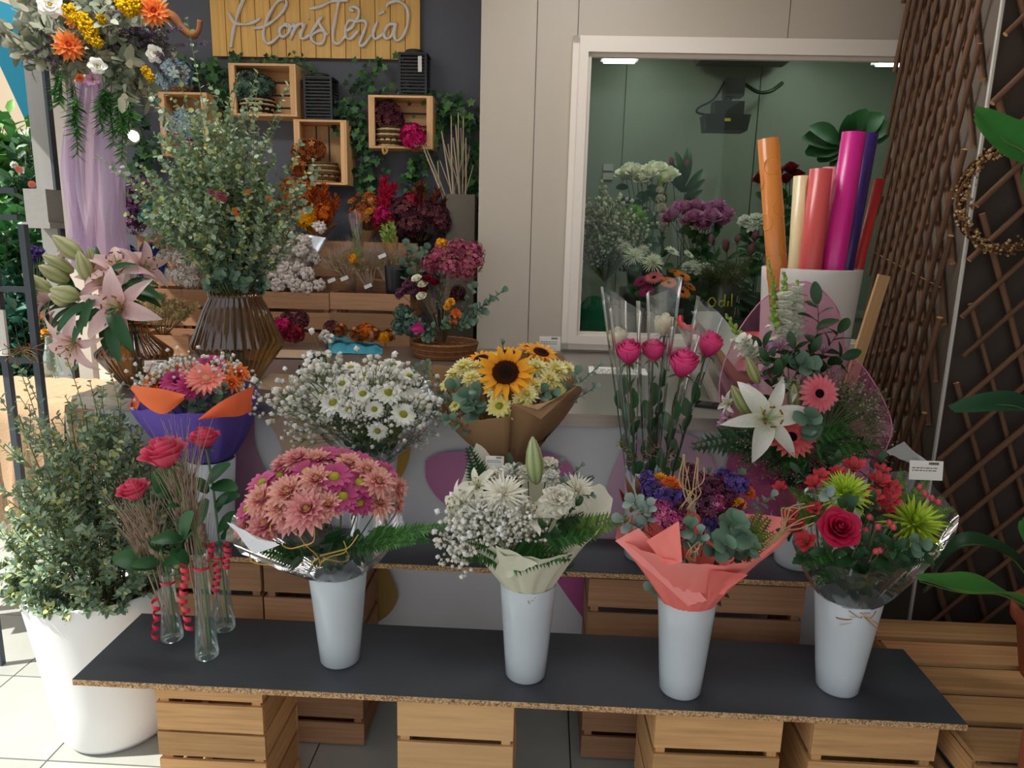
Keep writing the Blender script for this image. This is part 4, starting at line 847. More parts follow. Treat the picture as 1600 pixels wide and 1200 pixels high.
part('film_wrap', loft(tie, r4*.85, P3(tie, [(1238, 848, -.08), (1280, 880, -.18), (1340, 895, -.23), (1400, 890, -.22), (1450, 868, -.16), (1495, 830, -.04), (1500, 800, .04), (1440, 740, .14), (1330, 730, .16), (1260, 760, .1), (1235, 800, .02)]), 60, 9, .012, .016, seed=12).mesh('film', F_CELLO), t)
part('film_corner', sheet(P3(tie, [(1383, 706, .0), (1412, 690, .02), (1448, 722, .0), (1420, 724, -.01)]), '#dfe6ea', 5, .004, 8).mesh('corner', film('film_milky', '#eef2f4', .12, .2, 1, .3)), t)
card('price_card', None, P(1447, 735, tie.y-.02), 0, -.15, .088, .052, 2, parent=t)
part('raffia_bow', raffia(tie+Vector((0, -.075, -.005)), .05, 26, ('#c08a54', '#a87444', '#d0a070')).mesh('raffia', M_DRY), t)
# ---------------------------------------------------------------- raised row
def back_vase(label, px, Y, ry, r1=.085):
    p = P(px, ry, Y); h = p.z-UZ; a = MB(); lathe(a, vase_prof(.062, r1, h), 36, '#ffffff'); solo('flower_vase', a.mesh('vase', M_CERAM), label, 'vase', T((p.x, Y, UZ)), 'white tall flower vases'); return Vector((p.x, Y, p.z))
YB = 2.375
# ---- B5 orange and purple
v5 = back_vase('white tapered vase under the purple wrapped bouquet on raised shelf', 330, YB, 715, .08)
t = bouquet('gerbera_bouquet', 'orange and pink gerbera bouquet in purple and orange paper', v5); tie = v5-Vector((0, 0, .01))
heads(t, tie, [('daisy_mag', 268, 612, 50, -0.15), ('gerb_mag', 278, 596, 60, -0.13), ('gerb_mag', 330, 570, 50, -0.07), ('gerb_salmon', 322, 592, 65, -0.15), ('dahlia', 372, 585, 45, -0.08), ('dahlia', 242, 602, 48, -0.11), ('dahlia', 278, 583, 42, -0.07), ('gerb_orange', 345, 572, 38, -0.05), ('gerb_mag', 300, 604, 55, -0.16), ('gerb_salmon', 305, 580, 50, -0.09), ('dahlia', 362, 598, 38, -0.12), ('gerb_orange', 258, 588, 35, -0.07)])
for a, b, k, n, l in (((315, 660, -.1), (312, 615, -.18), 'euc', 6, .036), ((325, 660, -.1), (350, 605, -.15), 'euc', 7, .036), ((310, 660, -.1), (300, 632, -.19), 'euc', 6, .034), ((320, 650, -.1), (298, 605, -.16), 'euc_grey', 6, .022), ((340, 640, -.05), (355, 560, -.02), 'euc', 8, .022), ((300, 640, -.05), (215, 595, -.05), 'euc_grey', 9, .022), ((290, 640, -.05), (195, 600, -.04), 'euc_grey', 9, .02), ((330, 650, -.08), (340, 615, -.18), 'euc', 5, .034), ((340, 640, -.05), (400, 600, -.03), 'euc', 7, .02)):
    sprig(t, k, P(a[0], a[1], tie.y+a[2]), P(b[0], b[1], tie.y+b[2]), n, l)
for a, b in (((300, 640), (262, 572)), ((300, 640), (246, 580)), ((320, 640), (365, 575)), ((330, 640), (385, 590)), ((330, 640), (395, 605)), ((310, 640), (285, 562)), ((330, 640), (348, 565)), ((300, 640), (235, 590))): gyp(t, P(*a, tie.y-.06), P(*b, tie.y-.05), 1)
filler(t, tie+Vector((0, 0, .05)), .1, .12, 12, ['ruscus', 'euc'], .04)
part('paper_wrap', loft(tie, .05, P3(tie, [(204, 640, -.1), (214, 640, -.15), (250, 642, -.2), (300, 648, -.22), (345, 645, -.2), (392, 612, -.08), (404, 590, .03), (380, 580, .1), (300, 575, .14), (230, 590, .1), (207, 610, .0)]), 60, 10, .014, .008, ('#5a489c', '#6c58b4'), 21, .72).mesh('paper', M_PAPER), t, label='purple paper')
def band(tp, bt, col):
    A, B = smoothline(P3(tie, tp), 5), smoothline(P3(tie, bt), 5); n = len(A); V = []
    for k in range(n):
        for i_ in range(7): u_ = i_/6; V.append(tuple(A[k].lerp(B[k], u_)+Vector((0, -.014*math.sin(PI*u_), 0))))
    return MB().add(V, [(k*7+i_, k*7+i_+1, (k+1)*7+i_+1, (k+1)*7+i_) for k in range(n-1) for i_ in range(6)], col)
part('paper_liner', band([(207, 602, -.18), (230, 605, -.25), (260, 609, -.27), (290, 617, -.26)], [(208, 610, -.18), (224, 632, -.26), (256, 647, -.28), (290, 622, -.26)], '#f47a48').mesh('liner', M_PAPER), t, label='orange paper liner')
part('paper_liner', band([(312, 653, -.27), (340, 631, -.25), (370, 614, -.19), (398, 603, -.1)], [(313, 656, -.27), (345, 652, -.26), (375, 650, -.2), (394, 641, -.12)], '#ea6a42').mesh('liner', M_PAPER), t, label='orange paper liner')
part('paper_liner', sheet(P3(tie, [(201, 636, -.06), (228, 590, -.04), (243, 556, .04), (215, 640, -.1)]), '#e8663c', 6, .002, 8).mesh('liner', M_PAPER), t)
card('price_card', None, P(243, 572, tie.y+.02), .3, -.2, .07, .04, 2, parent=t)
# ---- B6 white daisies
v6 = back_vase('white tapered vase under the white daisy bouquet on raised shelf', 580, YB, 716, .09)
t = bouquet('daisy_bouquet', 'white daisies and baby\'s breath bouquet in clear film', v6); tie = v6-Vector((0, 0, .01))
heads(t, tie, [('daisy_white', 502, 615, 44, -.08), ('daisy_white', 521, 630, 52, -.13), ('daisy_white', 567, 616, 44, -.13), ('daisy_white', 607, 614, 52, -.13), ('daisy_white', 650, 620, 42, -.07), ('daisy_white', 630, 648, 48, -.15), ('daisy_white', 590, 674, 36, -.17), ('daisy_white', 535, 600, 44, -.08), ('daisy_white', 640, 588, 40, -.03), ('daisy_white', 572, 586, 44, -.05), ('daisy_white', 600, 583, 44, -.03), ('daisy_white', 548, 575, 38, .02), ('daisy_white', 585, 640, 36, -.16), ('daisy_white', 545, 640, 40, -.15), ('daisy_white', 660, 640, 34, -.06), ('daisy_white', 615, 570, 36, .03), ('daisy_white', 510, 650, 34, -.1)])
for i in range(20):
    g = rnd.uniform(0, PI); e = rnd.uniform(.2, 1); x = 575+math.cos(g)*95*e; y = 640-math.sin(g)*72*e+rnd.uniform(-6, 18); d = rnd.uniform(-.15, .06)*math.sin(g*.8+.3)
    gyp(t, P(575+(x-575)*.4, 690, tie.y-.04), P(x, y, tie.y-.02+d-.03*(1-e)), 5+i % 2, n=54, r=.034)
for x, y in ((460, 590), (458, 605), (470, 580), (466, 640), (655, 660), (658, 590)): gyp(t, P(560, 680, tie.y-.05), P(x, y, tie.y-.05), 1)
filler(t, tie, .1, .11, 12, ['ruscus', 'rose'], .04)
for a, b in (((640, 640), (668, 568)), ((650, 650), (685, 615)), ((640, 640), (650, 575))): sprig(t, 'euc', P(*a, tie.y-.03), P(*b, tie.y-.03), 7, .024)
part('film_wrap', loft(tie, .05, P3(tie, [(468, 640, -.06), (500, 668, -.15), (560, 690, -.2), (620, 682, -.2), (670, 655, -.1), (690, 630, .0), (660, 590, .1), (580, 570, .14), (500, 590, .1), (465, 615, .03)]), 60, 9, .02, .013, seed=31).mesh('film', F_CELLO), t)
card('price_card', None, P(519, 580, tie.y+.06), .25, -.3, .07, .045, 2, parent=t)
# ---- B7 sunflower
v7 = back_vase('white tapered vase under the sunflower bouquet on raised shelf', 792, YB, 712, .07)
t = bouquet('sunflower_bouquet', 'yellow bouquet with one large sunflower in brown kraft paper', v7); tie = v7-Vector((0, 0, .01))
heads(t, tie, [('sunflower', 790, 583, 92, -.14, (-.02, -1, .75)), ('sunflower', 752, 562, 50, -.02), ('sunflower', 795, 552, 44, .03), ('sunflower', 845, 552, 56, .0), ('sunflower', 828, 545, 40, .05), ('daisy_pale', 725, 574, 42, -.05), ('daisy_pale', 737, 592, 40, -.09), ('daisy_yel', 700, 600, 34, -.05), ('daisy_pale', 838, 576, 46, -.07), ('daisy_pale', 868, 580, 50, -.06), ('daisy_pale', 858, 594, 44, -.1), ('daisy_pale', 884, 578, 40, -.02), ('daisy_pale', 775, 607, 48, -.15), ('daisy_yel', 780, 635, 46, -.18), ('daisy_pale', 822, 617, 46, -.16), ('daisy_pale', 835, 604, 40, -.12), ('daisy_yel', 712, 634, 26, -.1), ('daisy_yel', 872, 608, 34, -.11), ('daisy_pale', 745, 575, 36, -.05), ('daisy_yel', 792, 650, 24, -.19), ('daisy_yel', 815, 628, 36, -.18), ('daisy_pale', 710, 585, 34, -.02), ('daisy_yel', 770, 560, 36, .0)])
for a, b, k, n, l in (((760, 660, -.1), (712, 605, -.15), 'euc', 7, .055), ((755, 660, -.1), (728, 620, -.19), 'euc', 7, .055), ((750, 670, -.1), (702, 655, -.16), 'euc', 7, .04), ((750, 655, -.1), (745, 610, -.18), 'euc', 5, .045), ((840, 650, -.08), (900, 585, -.1), 'euc', 7, .042), ((860, 640, -.03), (938, 570, -.04), 'euc_grey', 10, .028), ((860, 640, -.03), (930, 605, -.06), 'euc_grey', 9, .028), ((740, 660, -.06), (695, 625, -.08), 'euc', 7, .036), ((830, 650, -.1), (865, 612, -.17), 'euc', 5, .038), ((720, 640, -.02), (664, 570, -.01), 'euc', 8, .028), ((800, 640, -.05), (785, 535, .06), 'euc', 8, .022), ((730, 650, -.04), (680, 640, -.04), 'euc', 7, .03)):
    sprig(t, k, P(a[0], a[1], tie.y+a[2]), P(b[0], b[1], tie.y+b[2]), n, l)
filler(t, tie+Vector((0, 0, .02)), .12, .14, 12, ['euc', 'ruscus'], .045)
part('paper_wrap', loft(tie, .045, P3(tie, [(690, 648, -.1), (720, 655, -.16), (760, 655, -.2), (798, 652, -.22), (800, 628, -.22), (838, 640, -.21), (875, 622, -.17), (905, 600, -.08), (912, 612, .02), (880, 555, .1), (840, 545, .13), (780, 550, .14), (720, 570, .11), (667, 572, .04), (675, 600, .0), (690, 625, -.05)]), 66, 10, .005, .006, ('#8a6a4c', '#a9845f'), 41, .8).mesh('paper', M_PAPER), t)
part('paper_flap', sheet(P3(tie, [(799, 629, -.235), (840, 640, -.225), (905, 600, -.1), (845, 655, -.225)]), '#b08c68', 7, .003, 12).mesh('flap', M_PAPER), t)
part('paper_base', loft(tie-Vector((0, 0, .02)), .06, P3(tie, [(745, 690, -.09), (790, 706, -.12), (850, 690, -.08), (870, 660, .0), (800, 650, .08), (740, 660, .0)]), 40, 5, 0, .008, ('#7a5a44', '#8c6a50'), 7).mesh('base', M_PAPER), t)
card('price_card', None, P(859, 537, tie.y+.1), .05, -.15, .072, .05, 2, parent=t)
# ---- B8 wrapped roses
v8 = back_vase('white tapered vase holding single wrapped roses on raised shelf', 1012, YB, 732, .075)
ROSES = [('rose_mag', 983, 549, 35, 'magenta rose at the left of the wrapped roses, in a clear sleeve', -.1, 988, (950, 475), (1002, 480)),
 ('rose_cream', 966, 527, 28, 'cream rose standing behind the leftmost magenta rose', -.02, 982, (942, 452), (976, 470)),
 ('rose_mag', 1020, 547, 32, 'magenta rose in clear sleeve directly below the pale cream rose', -.04, 1012, (998, 470), (1045, 500)),
 ('rose_cream', 1038, 508, 32, 'tallest cream rose in clear sleeve between the magenta roses', .0, 1022, (1012, 455), (1064, 440)),
 ('rose_mag', 1064, 566, 40, 'fully facing magenta rose in front, in a clear sleeve', -.13, 1024, (1048, 505), (1095, 520)),
 ('rose_mag', 1103, 537, 36, 'magenta rose leaning far right in its clear sleeve', -.05, 1036, (1085, 480), (1134, 482))]
for kind, x, y, s, lab, d, bx, tl, tr in ROSES:
    base = Vector((v8.x+(bx-1010)*.001, YB+d*.2, UZ+.03)); p = P(x, y+s*.45, YB+d); t = thing('wrapped_rose', lab, 'rose', base, 'single wrapped roses')
    dr = (p-base).normalized(); S = sz(p, s); q = p-dr*S*.05
    flower(t, kind, q, dr+Vector((0, -.12, 0)), S*1.55); a = MB(); tube(a, [base, base.lerp(q, .5)+Vector((.004, 0, 0)), q], .0032, 6, '#3f5a34'); part('stem', a.mesh('stem', M_STEM), t)
    for k in range(7):
        h = .42+.07*k; c = base.lerp(q, h); g = k*2.3; e = c+Vector((math.cos(g)*.022, math.sin(g)*.02, .055+.01*(k % 3))); leaf(t, 'rose', c, e, Vector((math.cos(g+1.5), math.sin(g+1.5), .2)))
    tp = P((tl[0]+tr[0])/2, (tl[1]+tr[1])/2, YB+d); ax = (tp-base); a = MB(); n = 20; V = []; w0, w1 = .008, sz(tp, math.dist(tl, tr))/2*1.02; side = RT-ax.normalized()*RT.dot(ax.normalized()); side.normalize(); oth = ax.normalized().cross(side)
    vs = (.3, .45, .6, .75, .9, 1.0)
    for v in vs:
        for k in range(n):
            g = 2*PI*k/n; rr = w0+(w1-w0)*(v-.3)/.7; hh = v+(.035*math.cos(g-(.3 if tr[1] < tl[1] else 2.8)) if v == 1 else 0)
            V.append(tuple(base+ax*hh+side*rr*math.cos(g)+oth*rr*.62*math.sin(g)))
    a.add(V, [(i*n+k, i*n+(k+1) % n, (i+1)*n+(k+1) % n, (i+1)*n+k) for i in range(len(vs)-1) for k in range(n)], '#ffffff'); part('clear_sleeve', a.mesh('sleeve', F_CELLO), t)
    part('raffia_tie', raffia(base+ax*.42, .035, 12).mesh('raffia', M_DRY), t)
# ---- B9 large arrangement with pink mesh
v9 = Vector((P(1258, 760, YB).x, YB, UZ+.17)); a = MB(); lathe(a, vase_prof(.075, .1, .17), 36, '#ffffff'); solo('flower_bowl', a.mesh('bowl', M_CERAM), 'white round bowl under the pink mesh arrangement, behind the red bouquet', 'bowl', T((v9.x, YB, UZ)))
t = bouquet('lily_arrangement', 'tall arrangement of lilies, gerberas and snapdragons backed by pink mesh', v9); tie = v9.copy()
heads(t, tie, [('gerb_pink', 1280, 615, 66, -.14, (.12, -1, .3)), ('gerb_coral', 1237, 683, 74, -.16, (-.1, -1, .9)), ('alst_lilac', 1220, 548, 34, -.04), ('alst_lilac', 1197, 553, 32, -.05), ('alst_lilac', 1286, 553, 28, -.04), ('alst_lilac', 1205, 594, 40, -.08), ('alst_lilac', 1176, 618, 34, -.08), ('alst_lilac', 1142, 655, 28, -.05), ('alst_lilac', 1130, 664, 18, -.05), ('alst_lilac', 1230, 560, 30, -.04)], stem=.1)
for x, y, s, d, dr, op in ((1197, 655, 120, -.16, (-.05, -1, .35), .95), (1237, 612, 62, -.08, (.2, -.5, 1), .7), (1140, 632, 40, -.03, (-1, -.3, .3), .8)):
    p = P(x, y, tie.y+d); lily_petals(t, 'lily', p, dr, sz(p, s)*.95, '#e6e6d2', '#f6f4ee', '#bccb72', op=op, spin=.4)
for a, b, w_ in (((1172, 650, -.1), (1143, 602, -.1), 22), ((1185, 600, -.08), (1166, 556, -.08), 18), ((1243, 640, -.08), (1240, 600, -.1), 22)): bud(t, P(*a[:2], tie.y+a[2]), P(*b[:2], tie.y+b[2]), sz(tie, w_), '#7a8c30', '#e2dfae')
def snapdragon(p0, p1, wd, ntop=.45):
    a = MB(); L = (p1-p0).length; tube(a, [p0, p1], .003, 5, '#6f8f48'); s = part('snapdragon', a.mesh('spike', M_STEM), t)
    blo = lib('snapb', lambda: (lambda m: (petal(m, 0, .8, .8, 40, -30, '#e4e6d0', '#f7f6ee', cup=.3, shape='round'), petal(m, .6, .7, .6, 60, 10, '#e4e6d0', '#f7f6ee', cup=.2, shape='round'), petal(m, -.6, .7, .6, 60, 10, '#e9ead8', '#f7f6ee', cup=.2, shape='round'), petal(m, 0, .6, .7, 95, 130, '#e4e6d0', '#f7f6ee', cup=.2, shape='round'), m)[-1])(MB()).mesh('blossom', M_PETAL))
    bd = lib('snapg', lambda: lathe(MB(), [(.001, 0), (.3, .15), (.36, .5), (.2, .85), (.001, 1)], 8, '#8fae48').mesh('bud', M_LEAF))
    n = int(L/.0095); u_ = (p1-p0).normalized()
    for i in range(n):
        v = i/n; g = i*2.2; o = u_.orthogonal().normalized(); o.rotate(Matrix.Rotation(g, 3, u_)); p = p0+u_*L*v
        if v < 1-ntop: part('blossom', blo, s, along(p, p+o+u_*.5, u_, wd*.9*(1-.3*v)))
        else: part('bud', bd, s, face(p, o+u_*(.6+v), wd*.5*(1.35-v)))
for a, b, w_, nt in (((1225, 545, -.02), (1226, 425, -.02), 34, .35), ((1240, 535, .0), (1245, 438, .02), 34, .12), ((1220, 500, .0), (1200, 405, .02), 20, 1), ((1175, 560, -.03), (1134, 490, -.02), 28, .55), ((1212, 520, -.03), (1205, 448, -.03), 22, .9), ((1190, 565, -.05), (1160, 530, -.06), 30, 0)): snapdragon(P(*a[:2], tie.y+a[2]), P(*b[:2], tie.y+b[2]), sz(tie, w_), nt)
for a, b, k, n, l in (((1262, 570, -.02), (1277, 475, -.02), 'ruscus', 6, .075), ((1250, 600, -.03), (1310, 520, -.02), 'ruscus', 6, .07), ((1230, 600, -.05), (1190, 540, -.05), 'ruscus', 5, .06), ((1240, 600, -.04), (1240, 545, -.06), 'ruscus', 6, .06), ((1250, 600, -.04), (1270, 550, -.06), 'ruscus', 5, .06), ((1255, 610, -.04), (1315, 560, -.04), 'ruscus', 6, .07), ((1230, 590, -.06), (1200, 565, -.1), 'ruscus', 4, .055), ((1260, 690, -.1), (1265, 652, -.2), 'euc', 6, .055), ((1240, 590, -.05), (1258, 568, -.1), 'euc', 5, .05), ((1210, 640, -.06), (1215, 590, -.1), 'ruscus', 4, .07)):
    sprig(t, k, P(a[0], a[1], tie.y+a[2]), P(b[0], b[1], tie.y+b[2]), n, l*1.3)
for a, b, v in (((1270, 680, -.05), (1345, 640, -.08), 0), ((1270, 680, -.06), (1335, 670, -.12), 0), ((1280, 690, -.06), (1385, 690, -.08), 0), ((1280, 700, -.06), (1365, 708, -.1), 0), ((1220, 690, -.06), (1150, 690, -.12), 1), ((1220, 680, -.05), (1080, 688, -.05), 1), ((1240, 700, -.08), (1200, 725, -.16), 1), ((1250, 700, -.08), (1255, 735, -.18), 0), ((1270, 690, -.05), (1300, 600, -.02), 1), ((1290, 690, -.08), (1310, 735, -.16), 1), ((1230, 690, -.1), (1160, 715, -.14), 1), ((1280, 680, -.04), (1330, 600, .0), 1), ((1260, 690, -.1), (1225, 730, -.18), 0), ((1270, 690, -.08), (1350, 725, -.1), 0), ((1240, 640, -.02), (1160, 670, -.06), 1)):
    fern(t, P(a[0], a[1], tie.y+a[2]), P(b[0], b[1], tie.y+b[2]), v)
LM = dict(n=80, cols=('#a8968e', '#c0aea4', '#8a7872'), r=.022, wd=.6)
for a, b in (((1290, 670), (1350, 610)), ((1290, 670), (1330, 590)), ((1300, 680), (1375, 640)), ((1300, 680), (1385, 660)), ((1300, 690), (1390, 680)), ((1300, 680), (1360, 620)), ((1230, 690), (1160, 720)), ((1230, 690), (1190, 735)), ((1250, 700), (1290, 735)), ((1260, 700), (1340, 715)), ((1220, 690), (1150, 705)), ((1240, 700), (1220, 745)), ((1300, 660), (1340, 585))): gyp(t, P(*a, tie.y-.06), P(*b, tie.y-.08), 7, 'limonium_spray', **LM)
filler(t, tie+Vector((0, 0, .05)), .14, .17, 12, ['ruscus'], .06)
# fan of pink mesh, a shallow curved sheet behind the flowers
fan = [(1128, 650, -.02), (1124, 600, .02), (1138, 550, .06), (1165, 500, .08), (1205, 458, .1), (1260, 440, .11), (1300, 470, .11), (1316, 505, .11), (1322, 545, .1), (1350, 575, .08), (1378, 620, .04), (1394, 665, .0), (1385, 700, -.04), (1365, 730, -.06)]
fm = MB(); rimp = smoothline(P3(tie, fan), 4); V = []; n = len(rimp); S = 8
for j in range(S+1):
    for k, q in enumerate(rimp): s = j/S; p = tie.lerp(q, .08+.92*s)+Vector((0, .03*math.sin(PI*s)+.006*math.sin(k*1.9)*s, 0)); V.append(tuple(p))
fm.add(V, [(j*n+k, j*n+k+1, (j+1)*n+k+1, (j+1)*n+k) for j in range(S) for k in range(n-1)], '#ffffff'); part('mesh_fan', fm.mesh('fan', F_MESH), t, label='pale pink net')
rb = MB(); tube(rb, rimp, .0022, 5, '#dc92b4'); part('mesh_hem', rb.mesh('hem', M_SATIN), t)
part('mesh_skirt', loft(tie-Vector((0, 0, .02)), .06, P3(tie, [(1135, 730, -.1), (1200, 760, -.17), (1290, 765, -.17), (1365, 735, -.08), (1380, 700, .05), (1260, 690, .12), (1140, 700, .03)]), 44, 6, .01, .012, seed=77).mesh('skirt', F_MESH), t)
# ---------------------------------------------------------------- foliage generator for dense greenery
def foliage(t, branches, leafT, ls, cols, n=26, twigs=3, scol='#5c6a3c', name='foliage', r=.0022, droop=.0, tl=.25):
    """branches: (p0, p1); each becomes a stem part and its small leaves join one foliage part"""
    lf = MB(); Ms = []; Cs = []
    for p0, p1 in branches:
        p0, p1 = Vector(p0), Vector(p1); L = (p1-p0).length; st = MB()
        lines = [bez(p0, (p0+p1)/2+rv(L*.06)+Vector((0, 0, L*.06)), p1+Vector((0, 0, -droop*L)), 10)]
        for k in range(twigs):
            q = lines[0][rnd.randint(4, 9)]; e = (lines[0][-1]-lines[0][0]).normalized()*L*tl+rv(L*tl*.45); lines.append(bez(q, q+e*.5+rv(L*.02), q+e, 6))
        for li, pts in enumerate(lines):
            tube(st, pts, r if li == 0 else r*.6, 4, scol, False); m = n if li == 0 else n//2; g = rnd.uniform(0, 6); N_ = len(pts)-1
            for i in range(m):
                v = (.3 if li == 0 else .1)+(.7 if li == 0 else .9)*(i+.5)/m; k = min(N_-1, int(v*N_)); p = pts[k].lerp(pts[k+1], v*N_-k); tn = (pts[k+1]-pts[k]).normalized()
                o = tn.orthogonal(); o.rotate(Matrix.Rotation(g, 3, tn)); g += PI if i % 2 == 0 else 1.6
                Ms.append(m34(along(p, p+o.normalized()+tn*.6, tn+rv(.4), ls*rnd.uniform(.6, 1.2)))); Cs.append(pick(cols))
        part('stem', st.mesh('stem', M_STEM), t)
    lf.scatter(*leafT, Ms, Cs); part(name, lf.mesh(name, M_LEAF), t, kind='stuff')
def dome_tips(c, rx, ry, z0, z1, n, up=1.0):
    o = []
    for i in range(n):
        v = (i+.5)/n; g = i*2.39996; q = math.sqrt(v); o.append(Vector((c[0]+math.cos(g)*rx*q, c[1]+math.sin(g)*ry*q, z0+(z1-z0)*(1-v**up)*rnd.uniform(.88, 1.08))))
    return o
# ---- white planter with the big shrub
pc = PZ(150, 1174, FZ); pc = Vector((pc.x, pc.y+.15, FZ))
a = MB(); hp = P(120, 945, pc.y-.22).z-FZ; KP = 1.14; prof = [(.0001, 0), (.125, 0), (.15, .004), (.165, .03), (.185, hp*.3), (.208, hp*.65), (.232, hp-.012), (.234, hp-.003), (.228, hp), (.22, hp-.004), (.2, hp-.1), (.15, hp-.12), (.0001, hp-.12)]
pot = solo('planter', lathe(a, [(r*KP, z) for r, z in prof], 48, '#ffffff').mesh('planter', mat('white_planter', '#e9e9ea', rough=.4, spec=.4)), 'large white round planter on the floor at the left', 'planter', T(pc))
sh = thing('leafy_shrub', 'dense shrub with small grey green leaves in the large white planter', 'plant', pc+Vector((0, 0, hp-.1)))
part('soil', lathe(MB(), [(.0001, .012), (.1, .01), (.19, 0)], 20, '#3a2c22').mesh('soil', M_SOIL), sh, T(pc+Vector((0, 0, hp-.11))))
br = []
for i in range(84):
    v = (i+.5)/84; g = i*2.39996; q = math.sqrt(v); tip = pc+Vector((math.cos(g)*.32*q, math.sin(g)*.27*q, hp+.05+.52*(1-q**2.2)*rnd.uniform(.75, 1.1))); br.append((pc+Vector((math.cos(g)*.1*q, math.sin(g)*.1*q, hp-.1)), tip))
for i in range(26):
    g = rnd.uniform(PI*1.02, PI*1.98); br.append((pc+Vector((math.cos(g)*.12, math.sin(g)*.12, hp-.08)), pc+Vector((math.cos(g)*.28, math.sin(g)*.27, hp+rnd.uniform(-.03, .12)))))
for x, y in ((20, 700), (60, 680), (110, 645), (170, 660), (130, 680), (30, 650), (190, 720), (215, 760), (150, 645), (80, 655)): br.append((pc+Vector((0, 0, hp-.1)), P(x, y, pc.y+rnd.uniform(-.1, .1))))
foliage(sh, br, LEAF, .026, ['#7c9878', '#6a866c', '#90a88a', '#a4b89c', '#b0b878'], 34, 4, '#7c7e4c')
# ---- bud vases with rose, wheat and curled ribbon
def bud_vase(bx, by, tx, ty, lab, labr, labw, rose, wheat, rib):
    b = PZ(bx, by, BZ); b = Vector((b.x, b.y+.028, BZ)); tp = P(tx, ty, b.y); h = tp.z-BZ
    a = MB(); pr = [(.0001, .012), (.024, .01), (.028, .0), (.034, .006), (.034, .02), (.026, h*.4), (.02, h*.75), (.019, h*.92), (.0215, h), (.0195, h-.002)]
    lathe(a, pr, 28, '#ffffff'); solo('bud_vase', a.mesh('bud_vase', F_GLASS), lab, 'vase', T(b), 'clear glass bud vases')
    rx, ry, rs, rd, lv = rose; p = P(rx, ry+rs*.35, b.y+rd); t = thing('cut_rose', labr, 'rose', b+Vector((.008, 0, .015)), 'single red roses in bud vases')
    p0 = b+Vector((.01, .004, .018)); nk = b+Vector((0, 0, h)); a = MB(); tube(a, smoothline([p0, nk, (nk+p)/2+Vector((.004, 0, .01)), p], 5), .0036, 6, '#5f7f48'); part('stem', a.mesh('stem', M_STEM), t)
    S = sz(p, rs); flower(t, 'rose_red', p, (p-nk)+Vector((0, -.05, .1)), S*1.02, spin=rx*.1)
    for x, y, x2, y2, d in lv: leaf(t, 'rose', P(x, y, b.y+d*.4), P(x2, y2, b.y+d), Vector((.1, -.5, 1)))
    for i, (x, y, d) in enumerate(wheat):
        e = P(x, y, b.y+d); w0 = b+Vector((-.006+.004*(i % 3), .004*(i % 2), .02)); k = (e-w0)
        if i == 0: wt = thing('wheat_bundle', labw, 'wheat', w0, 'dried wheat in bud vases')
        part('wheat_stalk', wheat_mesh(), wt, face(w0, k, (k.length*.9, k.length*.9, k.length)))
    rb = thing('curled_ribbon', 'curled red gift ribbon tied on the '+lab.split(' with')[0].replace('clear glass ', ''), 'ribbon', nk-Vector((0, 0, .05)))
    a = MB(); zz = h*.86; V = []; n = 20
    for k in range(n+1):
        g = 2*PI*k/n
        for dz in (-.004, .004): V.append((b.x+.0225*math.cos(g), b.y+.0225*math.sin(g), BZ+zz+dz))
    a.add(V, [(2*k, 2*k+1, 2*k+3, 2*k+2) for k in range(n)], '#d8304c'); part('ribbon_band', a.mesh('band', M_SATIN), rb)
    for x0, y0, x1, y1 in rib:
        q0, q1 = P(x0, y0, b.y-.032), P(x1, y1, b.y-.036); a = MB(); V = []; n = 60
        for k in range(n+1):
            v = k/n; c = q0.lerp(q1, v)+Vector((.006*math.sin(v*5), 0, 0)); g = v*2*PI*4.2
            for dz in (-.0065, .0065): V.append((c.x+.011*math.cos(g), c.y+.011*math.sin(g), c.z+dz))
        a.add(V, [(2*k, 2*k+1, 2*k+3, 2*k+2) for k in range(n)], '#e03a54'); part('ribbon_curl', a.mesh('curl', M_SATIN), rb)
bud_vase(262, 1006, 252, 893, 'left clear glass bud vase with a drooping low rose', 'pink red rose standing lowest of three, half hidden by wheat', 'dried wheat bundle in the left bud vase', (214, 762, 46, -.02, [(250, 880, 205, 880, -.06), (245, 885, 175, 865, -.03), (255, 880, 285, 870, -.05), (250, 860, 235, 835, -.02)]), [(172, 745, 0), (195, 742, -.01), (210, 745, -.02), (225, 738, -.03), (186, 775, -.02), (232, 750, .0)], [(240, 935, 246, 1000)])
bud_vase(317, 1034, 300, 862, 'front clear glass bud vase with the largest rose', 'large open pink red rose in the front bud vase', 'tall dried wheat bundle in the front bud vase', (263, 703, 66, -.02, [(285, 850, 293, 800, -.05), (282, 860, 292, 830, -.08), (275, 780, 240, 735, .0), (270, 775, 236, 765, -.03), (285, 842, 236, 842, -.07), (282, 790, 262, 790, -.05), (295, 880, 270, 858, -.05)]), [(250, 655, 0), (268, 648, -.01), (282, 652, .01), (262, 665, .02), (292, 660, .03), (275, 660, .03)], [(285, 880, 290, 930), (278, 925, 300, 985)])
bud_vase(345, 990, 345, 850, 'rear clear glass bud vase with upright rose', 'half open pink red rose highest of three, above purple paper', 'short dried wheat in the rear bud vase', (322, 682, 46, .02, [(325, 755, 355, 722, .0), (325, 770, 300, 745, .0), (330, 760, 370, 760, -.03), (335, 790, 372, 770, .0), (325, 780, 305, 820, -.03), (340, 830, 372, 800, -.02), (345, 840, 385, 820, .0), (340, 800, 352, 775, -.02)]), [(298, 760, 0), (305, 770, .0), (300, 790, .01)], [(330, 850, 318, 890), (352, 850, 356, 888), (336, 880, 340, 925)])
